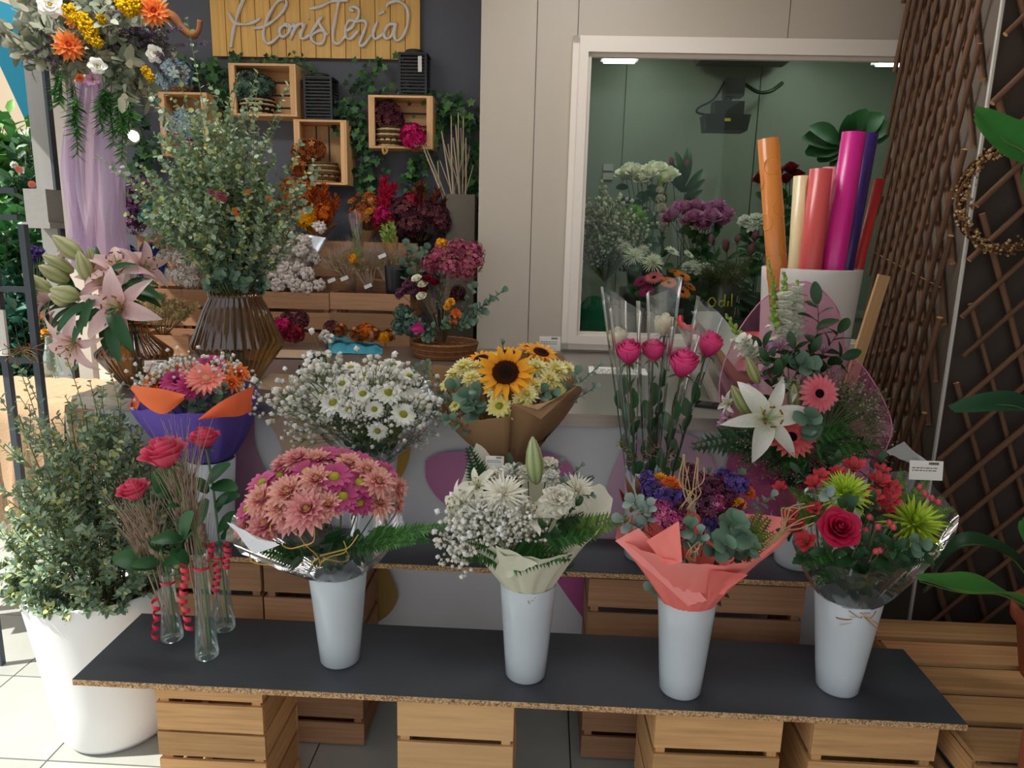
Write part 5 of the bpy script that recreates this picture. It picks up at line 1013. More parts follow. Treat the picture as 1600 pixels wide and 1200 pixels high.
# ---- amber ribbed vases on the counter
def amber_vase(label, bx, by, ty, wide_y, rt, rw, rb_):
    b = PZ(bx, by, CZ); b = Vector((b.x, b.y+rb_, CZ)); h = P(bx, ty, b.y).z-CZ; zw = P(bx, wide_y, b.y).z-CZ
    pr = [(.0001, .004), (rb_*.9, .0), (rb_, .006), (rw*.985, zw*.93), (rw, zw), (rw*.985, zw*1.08), (rt*1.25, h*.8), (rt, h*.93), (rt*1.05, h), (rt*1.0, h-.002)]
    solo('ribbed_vase', lathe(MB(), pr, 160, '#ffffff', 0, rfun=lambda a_, z_: 1+.045*(abs(math.sin(a_*16))-.5)).mesh('vase', F_AMBER), label, 'vase', T(b), 'amber ribbed glass vases'); return b, h
bA, hA = amber_vase('smaller brown ribbed glass vase holding pink lilies at counter corner', 202, 606, 503, 552, .052, .138, .055)
bB, hB = amber_vase('larger amber ribbed glass vase holding the tall eucalyptus', 362, 600, 455, 537, .1, .178, .08)
# lilies
PK = ('#e8b8bc', '#f1d6d4', '#c9b060')
def lily_stem(label, tip, blooms, buds, leaves):
    p0 = bA+Vector((rnd.uniform(-.02, .02), 0, .03)); e = P(tip[0], tip[1], bA.y+tip[2]); t = thing('pink_lily', label, 'lily', p0, 'pink lilies in the brown vase'); a = MB(); nk = bA+Vector((0, 0, hA)); tube(a, smoothline([p0, nk, e], 6), .004, 6, '#4c6c3c'); part('stem', a.mesh('stem', M_STEM), t)
    for x, y, s, d, dr, op in blooms: p = P(x, y, bA.y+d); lily_petals(t, 'lily', p, dr, sz(p, s), *PK, op=op)
    for x0, y0, x1, y1, w_, d in buds: q = P(x0, y0, bA.y+d); bud(t, q, P(x1, y1, bA.y+d-.02), sz(q, w_), '#93a452', '#e8dcc0')
    for x0, y0, x1, y1, d in leaves: leaf(t, 'lily', P(x0, y0, bA.y+d*.5), P(x1, y1, bA.y+d), Vector((0, -.6, 1)))
lily_stem('lily stem with the open pink bloom facing out at right of the brown vase', (195, 470, -.03), [(190, 482, 105, -.12, (.1, -1, .25), .95), (186, 425, 90, .02, (.2, -.6, .8), .85)], [(140, 440, 122, 392, 24, -.04)], [(180, 500, 202, 545, -.12), (200, 440, 246, 437, -.02), (205, 460, 252, 472, -.03), (160, 430, 145, 380, .02), (190, 440, 170, 415, -.05)])
lily_stem('lily stem with drooping pale bloom at lower left of the brown vase', (125, 500, -.04), [(118, 535, 86, -.12, (-.1, -.8, -.35), .9), (90, 505, 60, -.02, (-.8, -.5, .0), .8)], [(110, 470, 78, 462, 26, -.06)], [(140, 490, 75, 500, -.06), (150, 500, 95, 510, -.1), (160, 500, 172, 560, -.12), (150, 500, 168, 530, -.08), (130, 480, 60, 478, .0)])
lily_stem('lily stem with a fan of closed green buds pointing left', (100, 450, -.03), [(80, 470, 60, .03, (-.9, -.3, .1), .7)], [(82, 455, 34, 428, 22, -.05), (125, 465, 78, 452, 28, -.09), (108, 440, 60, 415, 26, .0), (130, 405, 82, 368, 28, .0), (115, 425, 66, 398, 22, .02)], [(120, 470, 85, 408, .03), (110, 470, 40, 488, -.04), (115, 480, 68, 512, -.1)])
lily_stem('lily stem with pale blooms at the back of the brown vase', (165, 440, .06), [(222, 420, 72, .05, (.9, -.4, .4), .8), (165, 445, 76, -.02, (0, -.7, .6), .8), (110, 400, 50, .06, (-.6, -.2, .6), .7)], [(150, 425, 138, 385, 16, .02)], [(170, 450, 225, 460, -.06), (160, 460, 110, 520, -.14), (180, 470, 230, 478, -.04), (165, 440, 190, 395, .05), (170, 470, 140, 510, -.15)])
lv_ = [(150, 470, 72, 515, -.2), (160, 480, 100, 530, -.22), (175, 490, 178, 562, -.24), (170, 480, 200, 540, -.25), (150, 460, 125, 505, -.22), (185, 450, 250, 455, -.1), (180, 455, 235, 440, -.06), (145, 430, 120, 400, -.05), (165, 430, 205, 405, -.06), (130, 460, 90, 440, -.1), (170, 470, 225, 495, -.12)]
lt_ = thing('lily_greens', 'dark green pointed leaves hanging among the pink lilies', 'foliage', bA+Vector((0, 0, hA*.6)))
for x0, y0, x1, y1, d in lv_: leaf(lt_, 'lily', P(x0, y0, bA.y+d*.55), P(x1, y1, bA.y+d), Vector((0, -.7, .8)))
part('stem', tube(MB(), [bA+Vector((0, 0, .05)), bA+Vector((0, 0, hA)), P(160, 470, bA.y-.08)], .003, 5, '#4c6c3c').mesh('stem', M_STEM), lt_)
# tall eucalyptus
eu = thing('eucalyptus_bunch', 'tall bushy bunch of baby eucalyptus in the amber ribbed vase', 'foliage', bB+Vector((0, 0, .03)))
br = []; nk = bB+Vector((0, 0, hB))
for i in range(64):
    v = (i+.5)/64; g = i*2.39996; q = math.sqrt(v); tip = nk+Vector((-.05+math.cos(g)*.27*q, math.sin(g)*.24*q, .24+.40*(1-q**2)*rnd.uniform(.7, 1.08))); br.append((nk+Vector((math.cos(g)*.03*q, math.sin(g)*.03*q, -.04)), tip))
for x, y, d in ((300, 180, 0), (335, 160, .05), (355, 190, 0), (265, 215, .03), (215, 255, 0), (240, 300, -.05), (420, 200, .05), (380, 175, .05), (450, 260, .04), (470, 300, .02), (230, 350, -.05), (460, 330, -.04), (320, 150, 0), (395, 230, -.05), (200, 280, .05), (440, 350, -.08), (300, 250, -.1), (260, 380, -.1)): br.append((nk, P(x, y, bB.y+d)))
foliage(eu, br, RLEAF, .021, ['#92aa8c', '#7e9a7c', '#a4b89a', '#b4c6ac', '#b8be7c', '#6c8a6c'], 30, 5, '#7d8a4c')
br = [(nk-Vector((0, 0, .02)), tp) for tp in dome_tips((nk.x, nk.y), .11, .11, nk.z+.02, nk.z+.2, 22)]
foliage(eu, br, RLEAF, .032, ['#688570', '#789680', '#88a48c'], 22, 2, '#5d6a40', 'lower_foliage')
br = [(bB+Vector((rnd.uniform(-.03, .03), rnd.uniform(-.03, .03), .03)), nk+Vector((rnd.uniform(-.04, .04), rnd.uniform(-.03, .03), 0))) for i in range(9)]
for q in br: part('stem', tube(MB(), list(q), .003, 5, '#5d5a34').mesh('stem', M_STEM), eu)
bl = thing('blossom_sprigs', 'small coral blossom sprigs tucked into the eucalyptus', 'flowers', nk)
for x, y, k, s in ((343, 306, 'hyd_pink', 16), (350, 310, 'hyd_pink', 13), (367, 328, 'straw_orange', 9), (420, 310, 'straw_orange', 8), (388, 300, 'straw_orange', 8), (370, 335, 'straw_orange', 8), (330, 300, 'hyd_pink', 10)): p = P(x, y, bB.y-.26); flower(bl, k, p, tocam(p), sz(p, s), .1)
# ---- things lying on the counter
def cloth():
    a = MB(); n = 18; V = []
    L = [((508, 528), (515, 552)), ((520, 514), (528, 553)), ((535, 522), (545, 552)), ((550, 533), (560, 553)), ((570, 534), (578, 553)), ((590, 538), (592, 554)), ((598, 543), (598, 553))]
    top_ = smoothline([PZ(x, y, CZ+.03*(1-i/6)+.004) for i, ((x, y), _) in enumerate(L)], 3); bot = smoothline([PZ(x, y, CZ+.003) for _, (x, y) in L], 3); m = len(top_)
    for i in range(m):
        for j in range(9):
            s = j/8; p = top_[i].lerp(bot[i], s); V.append((p.x, p.y, max(CZ+.002, p.z+.016*math.sin(s*PI)*(1+.7*math.sin(i*1.3+s*4))*(1-i/m*.5))))
    a.add(V, [(i*9+j, i*9+j+1, (i+1)*9+j+1, (i+1)*9+j) for i in range(m-1) for j in range(8)], '#4a9ab0'); return a.mesh('cloth', M_CLOTH)
solo('cleaning_cloth', cloth(), 'crumpled teal cleaning cloth on the steel counter', 'cloth')
# cardboard box pieces and black till beside the amber vase
q = PZ(440, 580, CZ); tb = thing('cardboard_sheet', 'flat brown cardboard pieces lying on counter beside amber vase', 'cardboard', (q.x, q.y, CZ))
for px, py, w_, d_, dz in ((440, 598, .22, .3, 0), (450, 555, .24, .22, .004), (400, 560, .14, .2, .008)): c = PZ(px, py, CZ); bar('cardboard_piece', tb, (c.x, c.y, CZ+.003+dz), (w_, d_, .004), mat('cardboard', '#b59a7c', rough=.9, noise=(30, .1)), Matrix.Rotation(rnd.uniform(-.1, .1), 4, 'Z'))
c = PZ(490, 588, CZ); td = thing('tape_dispenser', 'black tape dispenser with white spool on counter behind daisy bouquet', 'dispenser', c)
a = MB(); box(a, (c.x, c.y, CZ+.03), (.075, .16, .06), '#23272c'); box(a, (c.x, c.y+.05, CZ+.07), (.07, .05, .03), '#23272c'); part('dispenser_body', a.mesh('body', M_PLAST, False), td)
a = MB(); lathe(a, [(.02, -.025), (.045, -.025), (.045, .025), (.02, .025), (.02, -.025)], 24, '#d8d6d0'); part('tape_spool', a.mesh('spool', M_PLAST), td, T((c.x-.005, c.y+.1, CZ+.046)) @ Matrix.Rotation(PI/2, 4, 'Y'))
a = MB(); box(a, (c.x, c.y-.085, CZ+.05), (.05, .01, .03), '#8a8a8a'); part('cutter_blade', a.mesh('blade', M_STEEL, False), td)
# paper cutter with red handle, roll of kraft paper
g = thing('paper_cutter', 'paper roll cutter with red handle on counter behind wrapped roses', 'paper cutter', PZ(1085, 600, CZ))
p0, p1 = P(1065, 500, 3.25), P(1130, 640, 2.72)
for dx, w_ in ((0, .05), (.07, .03)):
    M = along(p0+Vector((dx, 0, -.02)), p1+Vector((dx, 0, -.02))); c = (p0+p1)/2+Vector((dx, 0, -.02)); part('cutter_rail', box(MB(), (.5, 0, 0), (1, w_, .035), '#cfc8bc').mesh('rail', M_STEEL, False), g, M)
a = MB(); tube(a, smoothline([P(1063, 495, 3.25), P(1066, 510, 3.2), P(1085, 512, 3.1)], 4), .013, 8, '#b8202c'); part('handle', a.mesh('handle', M_PLAST), g)
rl = along(P(1100, 505, 3.35), P(1175, 600, 2.85)); L = 1; a = MB(); tube(a, [(0, 0, 0), (1, 0, 0)], .1, 20, '#b5906a'); tube(a, [(-.01, 0, 0), (1.01, 0, 0)], .035, 14, '#8a6a4a'); part('kraft_roll', a.mesh('kraft_roll', M_PAPER), g, rl)
pw = MB(); box(pw, (.5, 0, .11), (1, .24, .004), '#c8bca8'); part('cutter_plate', pw.mesh('plate', M_STEEL, False), g, rl @ T((0, -.02, .0)))
for px in (1080, 1140): q = PZ(px, 598, CZ); bar('foot', g, (q.x, q.y+.12, CZ+.05), (.03, .1, .1), M_STEEL)
card('notice_sheet', 'printed white notice sheet lying on the counter left of wrapped roses', PZ(965, 580, CZ)+Vector((0, 0, .002)), -.05, -PI/2, .27, .17, 5, 'paper sheet')
q = PZ(1113, 638, CZ); ph = thing('black_phone', 'black phone lying at the front edge of counter', 'phone', (q.x, q.y, CZ)); a = MB(); box(a, (0, 0, .005), (.08, .15, .009), '#17181a', Matrix.Rotation(1.2, 3, 'Z')); part('phone_case', a.mesh('case', M_PLAST, False), ph, T((q.x, q.y+.03, CZ))); a = MB(); box(a, (0, 0, .0102), (.07, .135, .001), '#0a0b0d', Matrix.Rotation(1.2, 3, 'Z')); part('screen', a.mesh('screen', mat('dark_screen', '#08090b', rough=.08), False), ph, T((q.x, q.y+.03, CZ)))
# coral and orange things seen through the mesh
q = PZ(1180, 600, CZ); a = MB(); lathe(a, [(.0001, 0), (.05, 0), (.056, .02), (.06, .25), (.055, .25), (.05, .03), (.0001, .03)], 24, '#e8645c'); solo('ribbon_spool', a.mesh('spool', M_PLAST), 'coral ribbon roll standing on the counter behind pink mesh', 'ribbon roll', T((P(1185, 540, 2.95).x, 2.95, CZ)))
# bin with rolls of wrapping paper
YB2 = 2.8; b0 = P(1270, 600, YB2); zt = P(1272, 421, YB2-.15).z; rt = sz(P(1272, 421, YB2), 148)/2
a = MB(); pr = [(.0001, .002), (rt*.8, 0), (rt*.83, .006)]+[(rt*(.83+.17*s), (zt-CZ)*s) for s in (.3, .6, .9)]+[(rt, zt-CZ-.002), (rt-.003, zt-CZ), (rt-.006, zt-CZ-.003), (rt*.8, .02), (.0001, .02)]
bc = Vector((P(1272, 421, YB2).x-.01, YB2, CZ)); solo('paper_bin', lathe(a, pr, 48, '#ffffff').mesh('bin', mat('bin_plastic', '#dcd4ce', rough=.45)), 'tall pale bin holding rolls of wrapping paper on the counter', 'bin', T(bc))
for lab, x0, y0, x1, y1, w_, col, d, m in (('patterned orange translucent roll leaning left out of the bin', 1236, 430, 1200, 216, 32, '#d8843c', -.08, 0), ('cream paper roll, shortest at left in the bin', 1240, 440, 1253, 275, 25, '#e8d4a4', .02, 0), ('coral red wrapping roll behind the cream roll', 1262, 440, 1283, 264, 34, '#d85a58', -.03, 0), ('bright magenta wrapping roll, tallest in the bin', 1308, 440, 1335, 207, 36, '#d4268a', -.03, 0), ('dark purple wrapping roll beside the magenta roll', 1332, 440, 1360, 209, 24, '#3a2468', .05, 0), ('thin red wrapping roll at far right of the bin', 1343, 450, 1375, 280, 16, '#b8302c', .08, 0), ('pale pink translucent roll behind the coral roll', 1280, 440, 1299, 262, 26, '#e09a98', .06, 0)):
    e = P(x1, y1, YB2+d); q = P(x0, y0, YB2+d); dv = (q-e).normalized(); p0 = bc+Vector(((q.x-bc.x)*.6, d*.6, .03)); r_ = sz(e, w_)/2; n = 22; V = []; o_ = (e-p0).normalized(); s1 = o_.orthogonal().normalized(); s2 = o_.cross(s1); a = MB()
    for c_, rr in ((p0, r_), (e, r_), (e, r_*.62), (e-o_*.1, r_*.6)):
        for k in range(n): V.append(tuple(c_+(s1*math.cos(2*PI*k/n)+s2*math.sin(2*PI*k/n))*rr))
    a.add(V, [(i*n+k, i*n+(k+1) % n, (i+1)*n+(k+1) % n, (i+1)*n+k) for i in range(3) for k in range(n)]+[tuple(range(n))[::-1], tuple(range(3*n, 4*n))], col)
    rt_ = thing('wrapping_roll', lab, 'paper roll', p0, 'wrapping paper rolls in the bin'); part('paper', a.mesh('roll', mat('glossy_wrap', None, rough=.3, spec=.5)), rt_)
    a = MB(); tube(a, [e-o_*.02, e+o_*.002], r_*.6, 18, '#b89468', False); part('core', a.mesh('core', M_PAPER), rt_)
    if 'patterned' in lab:
        a = MB()
        for k in range(14):
            v = .3+.05*k; c_ = p0.lerp(e, v); pts = []
            for j in range(15): g_ = 2*PI*j/14; h_ = s1*math.cos(k*1.9+.9*math.cos(g_))+s2*math.sin(k*1.9+.9*math.cos(g_)); pts.append(c_+h_*(r_+.0006)+o_*.03*math.sin(g_))
            tube(a, pts, .0013, 4, '#e8a020', False)
        part('printed_swirls', a.mesh('swirls', M_PLAST), rt_)
# board leaning behind the bin
M_, me_ = bar('x', None, (P(1352, 520, 3.3).x, 3.3, 1.18), (.05, .02, .55), M_WOODL, Matrix.Rotation(.18, 4, 'Y')); solo('wood_strip', me_, 'narrow wooden strip leaning behind the white bin', 'wood strip', M_)
# ---------------------------------------------------------------- dark wall: sign, wall crates, lanterns, ivy
SY = DARKY-.03
M_SIGN = mat('sign_pine', '#e2b264', rough=.5, spec=.35, streak=(1.1, 5, 5), noise=(1, .3), var=.1)
sg = thing('shop_sign', 'wooden plank sign reading Floristería in white script on dark wall', 'sign', P(495, 92, SY))
for i in range(14):
    x0, x1 = 333+i*(657-333)/14, 333+(i+1)*(657-333)/14; a, b = P(x0+.6, 88+.019*(x0-333), SY), P(x1-.6, 88+.019*(x1-333), SY)
    bar('plank', sg, ((a.x+b.x)/2, SY, a.z+.22), (b.x-a.x, .018+.003*(i % 2), .44), M_SIGN)
M_LET = mat('letter_white', '#d9d4cc', rough=.5)
LET = {'letter_f': [[(318, -62), (300, -30), (285, -8), (255, 60), (232, 140), (220, 200), (213, 258)], [(215, -30), (260, -50), (330, -52), (400, -40)], [(200, 68), (232, 122), (290, 132), (345, 118), (372, 98)]],
 'letter_l': [[(335, 155), (400, 140), (470, 90), (512, 30), (505, -5), (470, 5), (430, 60), (400, 130), (388, 190), (405, 235), (440, 228), (485, 180)]],
 'letter_o': [[(508, 130), (480, 155), (478, 190), (500, 200), (530, 170), (532, 135), (508, 130), (520, 145), (555, 142)]], 'letter_r': [[(548, 128), (562, 145), (535, 215)], [(540, 190), (570, 142), (598, 128), (606, 148)]],
 'letter_i': [[(618, 128), (592, 185), (602, 212), (645, 188)], [(628, 102), (634, 96)]], 'letter_s': [[(640, 192), (705, 92), (692, 125), (722, 175), (716, 225), (688, 240), (655, 222), (652, 192), (700, 165), (740, 190)]],
 'letter_t': [[(812, -40), (800, 0), (785, 80), (768, 170), (772, 228), (800, 235), (835, 195)], [(640, 48), (700, 35), (760, 8), (850, 0)]], 'letter_e': [[(832, 172), (872, 148), (882, 118), (855, 112), (835, 150), (838, 200), (865, 210), (905, 165)]],
 'letter_r.001': [[(880, 62), (860, 50), (875, 36), (905, 50), (905, 90), (888, 118), (930, 112), (948, 132), (928, 190), (910, 240), (935, 245), (975, 190)]], 'letter_i_acute': [[(1008, 118), (985, 180), (998, 212), (1045, 178)], [(1015, 78), (1048, 60)]],
 'letter_a': [[(1108, 132), (1070, 135), (1045, 180), (1055, 210), (1085, 195), (1112, 125), (1100, 190), (1115, 222), (1150, 192), (1176, 115), (1168, 45), (1125, 8), (1075, 15), (1055, 38)]]}
for nm, strokes in LET.items():
    a = MB()
    for s in strokes:
        q = smoothline([P(300+x*.2875, y*.2875, SY-.022) for x, y in s], 5); n = len(q)
        tube(a, q, [.0095*(.75+.5*abs(math.sin(i*.35))) if n > 8 else .009 for i in range(n)], 6, '#d9d4cc', True, .9)
    part(nm.split('.')[0], a.mesh(nm, M_LET), sg)
def wall_crate(label, x0, x1, y0, y1, vertical=False, dep=.2):
    Yf = DARKY-dep; a, b = P(x0, y0, Yf), P(x1, y1, Yf); X0, X1, Z0, Z1 = a.x, b.x, b.z, a.z; t = thing('wall_crate', label, 'crate', ((X0+X1)/2, DARKY-dep/2, Z0), 'pine crates hung on dark wall'); th = .012
    nb = 3
    for i in range(3):
        yc = Yf+dep*(i+.5)/3; w_ = dep/3*.94
        for z in (Z0+th/2, Z1-th/2): bar('plank', t, ((X0+X1)/2, yc, z), (X1-X0-2*th, w_, th), M_WOODL)
        for x in (X0+th/2, X1-th/2): bar('plank', t, (x, yc, (Z0+Z1)/2), (th, w_, Z1-Z0), M_WOODL)
    for x in (X0+th+.012, X1-th-.012):
        bar('corner_post', t, (x, Yf+.012, (Z0+Z1)/2), (.024, .024, Z1-Z0-2*th-.001), M_WOODL)
    for i in range(nb+1):
        if vertical: w_ = (X1-X0)/(nb+1); bar('back_slat', t, (X0+w_*(i+.5), DARKY-.012, (Z0+Z1)/2), (w_*.86, .012, Z1-Z0-2*th-.002), M_WOODL)
        else: h_ = (Z1-Z0)/(nb+1); bar('back_slat', t, ((X0+X1)/2, DARKY-.012, Z0+h_*(i+.5)), (X1-X0-2*th-.002, .012, h_*.84), M_WOODL)
    return Z0+th, Z1
zA, tA = wall_crate('pine wall crate at the far left, holding a pink basket', 246, 328, 143, 245)
zB, tB = wall_crate('pine wall crate directly under the sign, holding a striped basket', 356, 464, 98, 182)
zC, tC = wall_crate('upright pine wall crate lowest on the wall with rust flowers', 458, 543, 186, 289, True)
zD, tD = wall_crate('pine wall crate right of the ivy, holding a plum flower basket', 575, 676, 148, 233)
def basket(label, px, zb, Y, wd, h, c0, c1, squat=.85):
    p = P(px, 200, Y); r = wd/2; t = thing('woven_basket', label, 'basket', (p.x, Y, zb)); n = 28; rows = 8; th_ = 2*PI/n
    a = MB(); lathe(a, [(.0001, .004), (r*squat*.9, 0), (r*.98, h*.3), (r, h*.55), (r*.86, h*.97), (r*.8, h*.97), (r*.92, h*.55), (.0001, .02)], n, mixc(c0, '#3a2a1c', .4)); part('basket_wall', a.mesh('wall', M_DRY), t, T((p.x, Y, zb)))
    for i in range(rows):
        v = (i+.5)/rows; rr = r*(.9+.1*math.sin(v*PI*.9)) if v < .6 else r*(1-.14*(v-.55)/.42); a = MB(); pts = []
        if v < .35: rr = r*(squat*.95+(1-squat)*v/.35)
        for k in range(n+1): g = th_*k; q = rr+.0045*(1 if (k+i) % 2 else -1); pts.append((p.x+q*math.cos(g), Y+q*math.sin(g), zb+h*v))
        tube(a, pts, h/rows*.5, 5, c0 if i % 2 else c1, False); part('woven_strand', a.mesh('strand', M_DRY), t)
    return Vector((p.x, Y, zb+h))
def posy(label, c, kinds, cat='dried flowers', name='dried_posy'):
    t = thing(name, label, cat, c)
    for k, dx, dy, dz, s in kinds: p = c+Vector((dx, dy, dz)); flower(t, k, p, Vector((dx*1.5, dy-.25, dz+.06)), s, .08)
    return t
YC = DARKY-.11
tp = basket('small pink woven basket inside the far left wall crate', 285, zA, YC, .16, .13, '#b06a72', '#c98a90'); posy('blue dried hydrangea posy in the pink basket', tp, [('hyd_blue', -.04, -.02, .03, .15), ('hyd_blue', .05, -.03, .02, .14), ('hyd_blue', .02, 0, .08, .13)])
tp = basket('round brown basket on top of the far left wall crate', 284, tA, YC, .15, .06, '#8a6a48', '#a88460'); posy('round blue grey hydrangea on top of the far left crate', tp, [('hyd_blue', 0, -.02, .04, .2), ('hyd_blue', -.05, -.03, .0, .13)])
tp = basket('black and cream striped basket in the crate under the sign', 405, zB, YC, .2, .1, '#2c2620', '#d2b88e'); posy('grey green dried posy in the striped basket', tp, [('hyd_green', -.04, -.02, .05, .19), ('hyd_green', .03, 0, .06, .15), ('hyd_green', -.09, -.02, .02, .12)])
tp = basket('brown woven basket in the upright crate', 503, zC, YC, .19, .12, '#6c5238', '#b09468'); posy('rust dried hydrangea in the upright crate', tp+Vector((-.06, 0, 0)), [('hyd_rust', -.04, -.04, .05, .15), ('hyd_rust', .02, -.03, .07, .13), ('hyd_rust', -.06, -.08, -.04, .12)])
tp = basket('chevron woven basket in the crate right of the ivy', 610, zD, YC, .17, .12, '#5c4630', '#cbb083'); posy('plum dried hydrangea ball in the chevron basket', tp, [('hyd_plum', -.01, -.02, .06, .18), ('hyd_plum', .03, -.02, .03, .12)])
posy('magenta dried flower ball at the corner of the right wall crate', P(645, 213, DARKY-.24), [('hyd_mag', 0, 0, 0, .15)])
def lantern(label, px, zb, wd, h):
    Y = DARKY-.1; x = P(px, 150, Y).x; t = thing('lattice_lantern', label, 'lantern', (x, Y, zb)); k = wd*.46
    for sx in (-1, 1):
        for sy in (-1, 1): bar('corner_post', t, (x+sx*k, Y+sy*k*.8, zb+h*.45), (.012, .012, h*.9), M_BLACK)
    n = 13
    for i in range(n):
        z = zb+.01+h*.82*i/(n-1); a = MB()
        for sy in (-1, 1): box(a, (x, Y+sy*k*.8, z), (k*2, .006, h*.036), '#ffffff')
        for sx in (-1, 1): box(a, (x+sx*k, Y, z), (.006, k*1.6, h*.036), '#ffffff')
        part('lattice_band', a.mesh('band', M_BLACK, False), t)
    a = MB(); box(a, (x, Y, zb+h*.88), (wd*1.04, wd*.86, h*.03), '#ffffff'); part('lid', a.mesh('lid', M_BLACK, False), t)
    a = MB(); lathe(a, [(wd*.3, 0), (wd*.33, h*.05), (wd*.3, h*.08), (wd*.2, h*.08)], 20, '#ffffff'); part('top_ring', a.mesh('ring', M_BLACK), t, T((x, Y, zb+h*.9)))
    return t, x, Y
hz = P(500, 115, DARKY-.1).z-tC; lantern('black slatted lantern standing on the upright wall crate', 502, tC, .17, hz)
lt, lx, ly = lantern('black slatted lantern with white tag on the right wall crate', 648, tD, .165, P(650, 78, DARKY-.1).z-tD)
a = MB(); box(a, (0, 0, 0), (.022, .002, .085), '#e8e4da'); part('price_tag', a.mesh('tag', M_PAPER, False), lt, T(P(656, 100, ly-.08)))
hk = MB(); tube(hk, smoothline([P(598, 232, 4.36), P(600, 240, 4.36), P(605, 236, 4.36), P(602, 230, 4.36)], 4), .008, 6, '#c09a58'); solo('jute_knot', hk.mesh('knot', M_DRY), 'small jute knot hanging below the right wall crate', 'knot')
def ivy(label, pts, n, ls=.05):
    t = thing('ivy_vine', label, 'ivy', P(pts[0][0], pts[0][1], DARKY-.04), 'ivy vines on dark wall'); q = smoothline([P(x+rnd.uniform(-3, 3), y, DARKY-.05-rnd.uniform(0, .05)) for x, y in pts], 6); part('stem', tube(MB(), q, .003, 4, '#4a4a2c').mesh('stem', M_STEM), t); a = MB(); Ms = []; Cs = []
    for i in range(n):
        p = q[rnd.randrange(len(q))]+Vector((rnd.gauss(0, .04), rnd.uniform(-.05, .02), rnd.gauss(0, .035))); d = Vector((rnd.gauss(0, .5), -.2, rnd.gauss(-.4, .4))); Ms.append(m34(along(p, p+d, (rnd.gauss(0, .4), -1, rnd.gauss(.3, .4)), ls*rnd.uniform(.6, 1.2)))); Cs.append(pick(['#2f5a34', '#24482a', '#3f7040', '#52803c', '#1d3c24']))
    a.scatter(*IVYL, Ms, Cs); part('ivy_leaves', a.mesh('leaves', M_LEAF), t, kind='stuff')
IV = 'green ivy vine trailing '
ivy(IV+'around the top left wall crate', [(255, 85), (290, 110), (320, 112), (350, 118), (350, 150), (335, 170)], 130)
ivy(IV+'along the top of the crate under the sign', [(360, 94), (400, 92), (440, 95), (475, 105), (485, 120)], 60, .035)
ivy(IV+'between the two lanterns', [(600, 100), (575, 120), (560, 140), (545, 165), (535, 185), (550, 210), (570, 225)], 110)
ivy(IV+'from the upright crate downward', [(545, 175), (560, 200), (575, 235), (580, 260), (570, 285), (575, 300)], 90)
ivy(IV+'above the right wall crate', [(590, 145), (620, 142), (650, 146), (680, 150), (690, 165)], 60, .04)
ivy(IV+'down the right side by the cream panel', [(690, 165), (715, 170), (738, 195), (740, 240), (735, 280), (742, 320)], 200)
ivy(IV+'below the right wall crate', [(690, 190), (670, 230), (650, 260), (645, 280), (640, 300)], 90)
ivy(IV+'low between tulle and left crate', [(215, 120), (205, 160), (220, 200), (230, 240), (215, 270)], 130, .06)
# ---------------------------------------------------------------- stepped crates with dried bunches
def tier(label, x0, x1, ytop, Y, dep, m=M_WOODD):
    a, b = P(x0, ytop, Y), P(x1, ytop, Y); h = a.z; h_ = h-FZ; k_ = int(h_/.112); rows = tuple(((h_-(i+1)*.112+.02)/h_, (h_-i*.112)/h_) for i in range(k_)); crate(label, a.x, b.x, Y, Y+dep, FZ, h, rows, m); return h
h1 = tier('brown crate below the cotton bunches, left of centre seam', 400, 514, 455, 4.0, .22); tier('brown crate below the dried grasses, right of centre seam', 515.5, 640, 457, 4.0, .22); tier('brown crate behind the amber vase', 285, 399, 452, 4.0, .22); tier('brown crate beside the pink lilies', 205, 284, 450, 4.0, .22)
h2 = tier('upper brown crate behind the purple dried flowers', 213, 330, 366, 4.26, .25); tier('upper brown crate behind the cotton', 331.5, 480, 372, 4.26, .25); tier('upper brown crate under orange and red dried bunches', 481.5, 650, 376, 4.26, .25)
def bunch(label, base, hs, paper=None, rim=None, name='dried_bunch', wraps=M_PAPER, blend=.3, stems=None, labels=None, Y=None):
    """dried flowers gathered at base=(px,py,Y); hs = (kind, px, py, size, dY)"""
    b = P(*base); t = thing(name, label, 'dried flowers', b)
    for k, x, y, s, d in hs:
        p = P(x, y, base[2]+d); dr = (p-b).normalized()
        if k.startswith('plume'): S = sz(p, s); part(FL[k][0], lib(('fl', k), FL[k][1])[0], t, face(p-dr*S*.5, dr+rv(.12), S))
        else: flower(t, k, p, dr+tocam(p)*blend, sz(p, s))
        tube_ = tube(MB(), bez(b, (b+p)/2+rv(.008), p, 3), .0018, 4, stems or '#7a6a44', False); part('stem', tube_.mesh('stem', M_STEM), t)
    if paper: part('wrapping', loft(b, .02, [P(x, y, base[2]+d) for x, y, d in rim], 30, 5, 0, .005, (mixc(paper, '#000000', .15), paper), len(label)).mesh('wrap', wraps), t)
    for x, y in labels or []: q = P(x, y, base[2]-.07); part('price_label', box(MB(), (0, 0, 0), (.035, .001, .018), '#e8e6e0', Matrix.Rotation(rnd.uniform(-.5, .1), 3, 'Y')).mesh('label', M_PAPER, False), t, T(q))
    return t
def rimbox(x0, x1, y, w_=.06, dip=8): return [(x0, y, -.02), ((x0*2+x1)/3, y+dip, -w_), ((x0+2*x1)/3, y+dip, -w_), (x1, y, -.02), ((x0+x1)/2, y-dip, w_)]
def ony(px, Y, Z):
    """row of the photo at which level Z shows at depth Y"""
    lo, hi = 0, 1200
    for _ in range(40):
        m = (lo+hi)/2
        if P(px, m, Y).z > Z: lo = m
        else: hi = m
    return lo
U = 4.36; D_ = 4.12
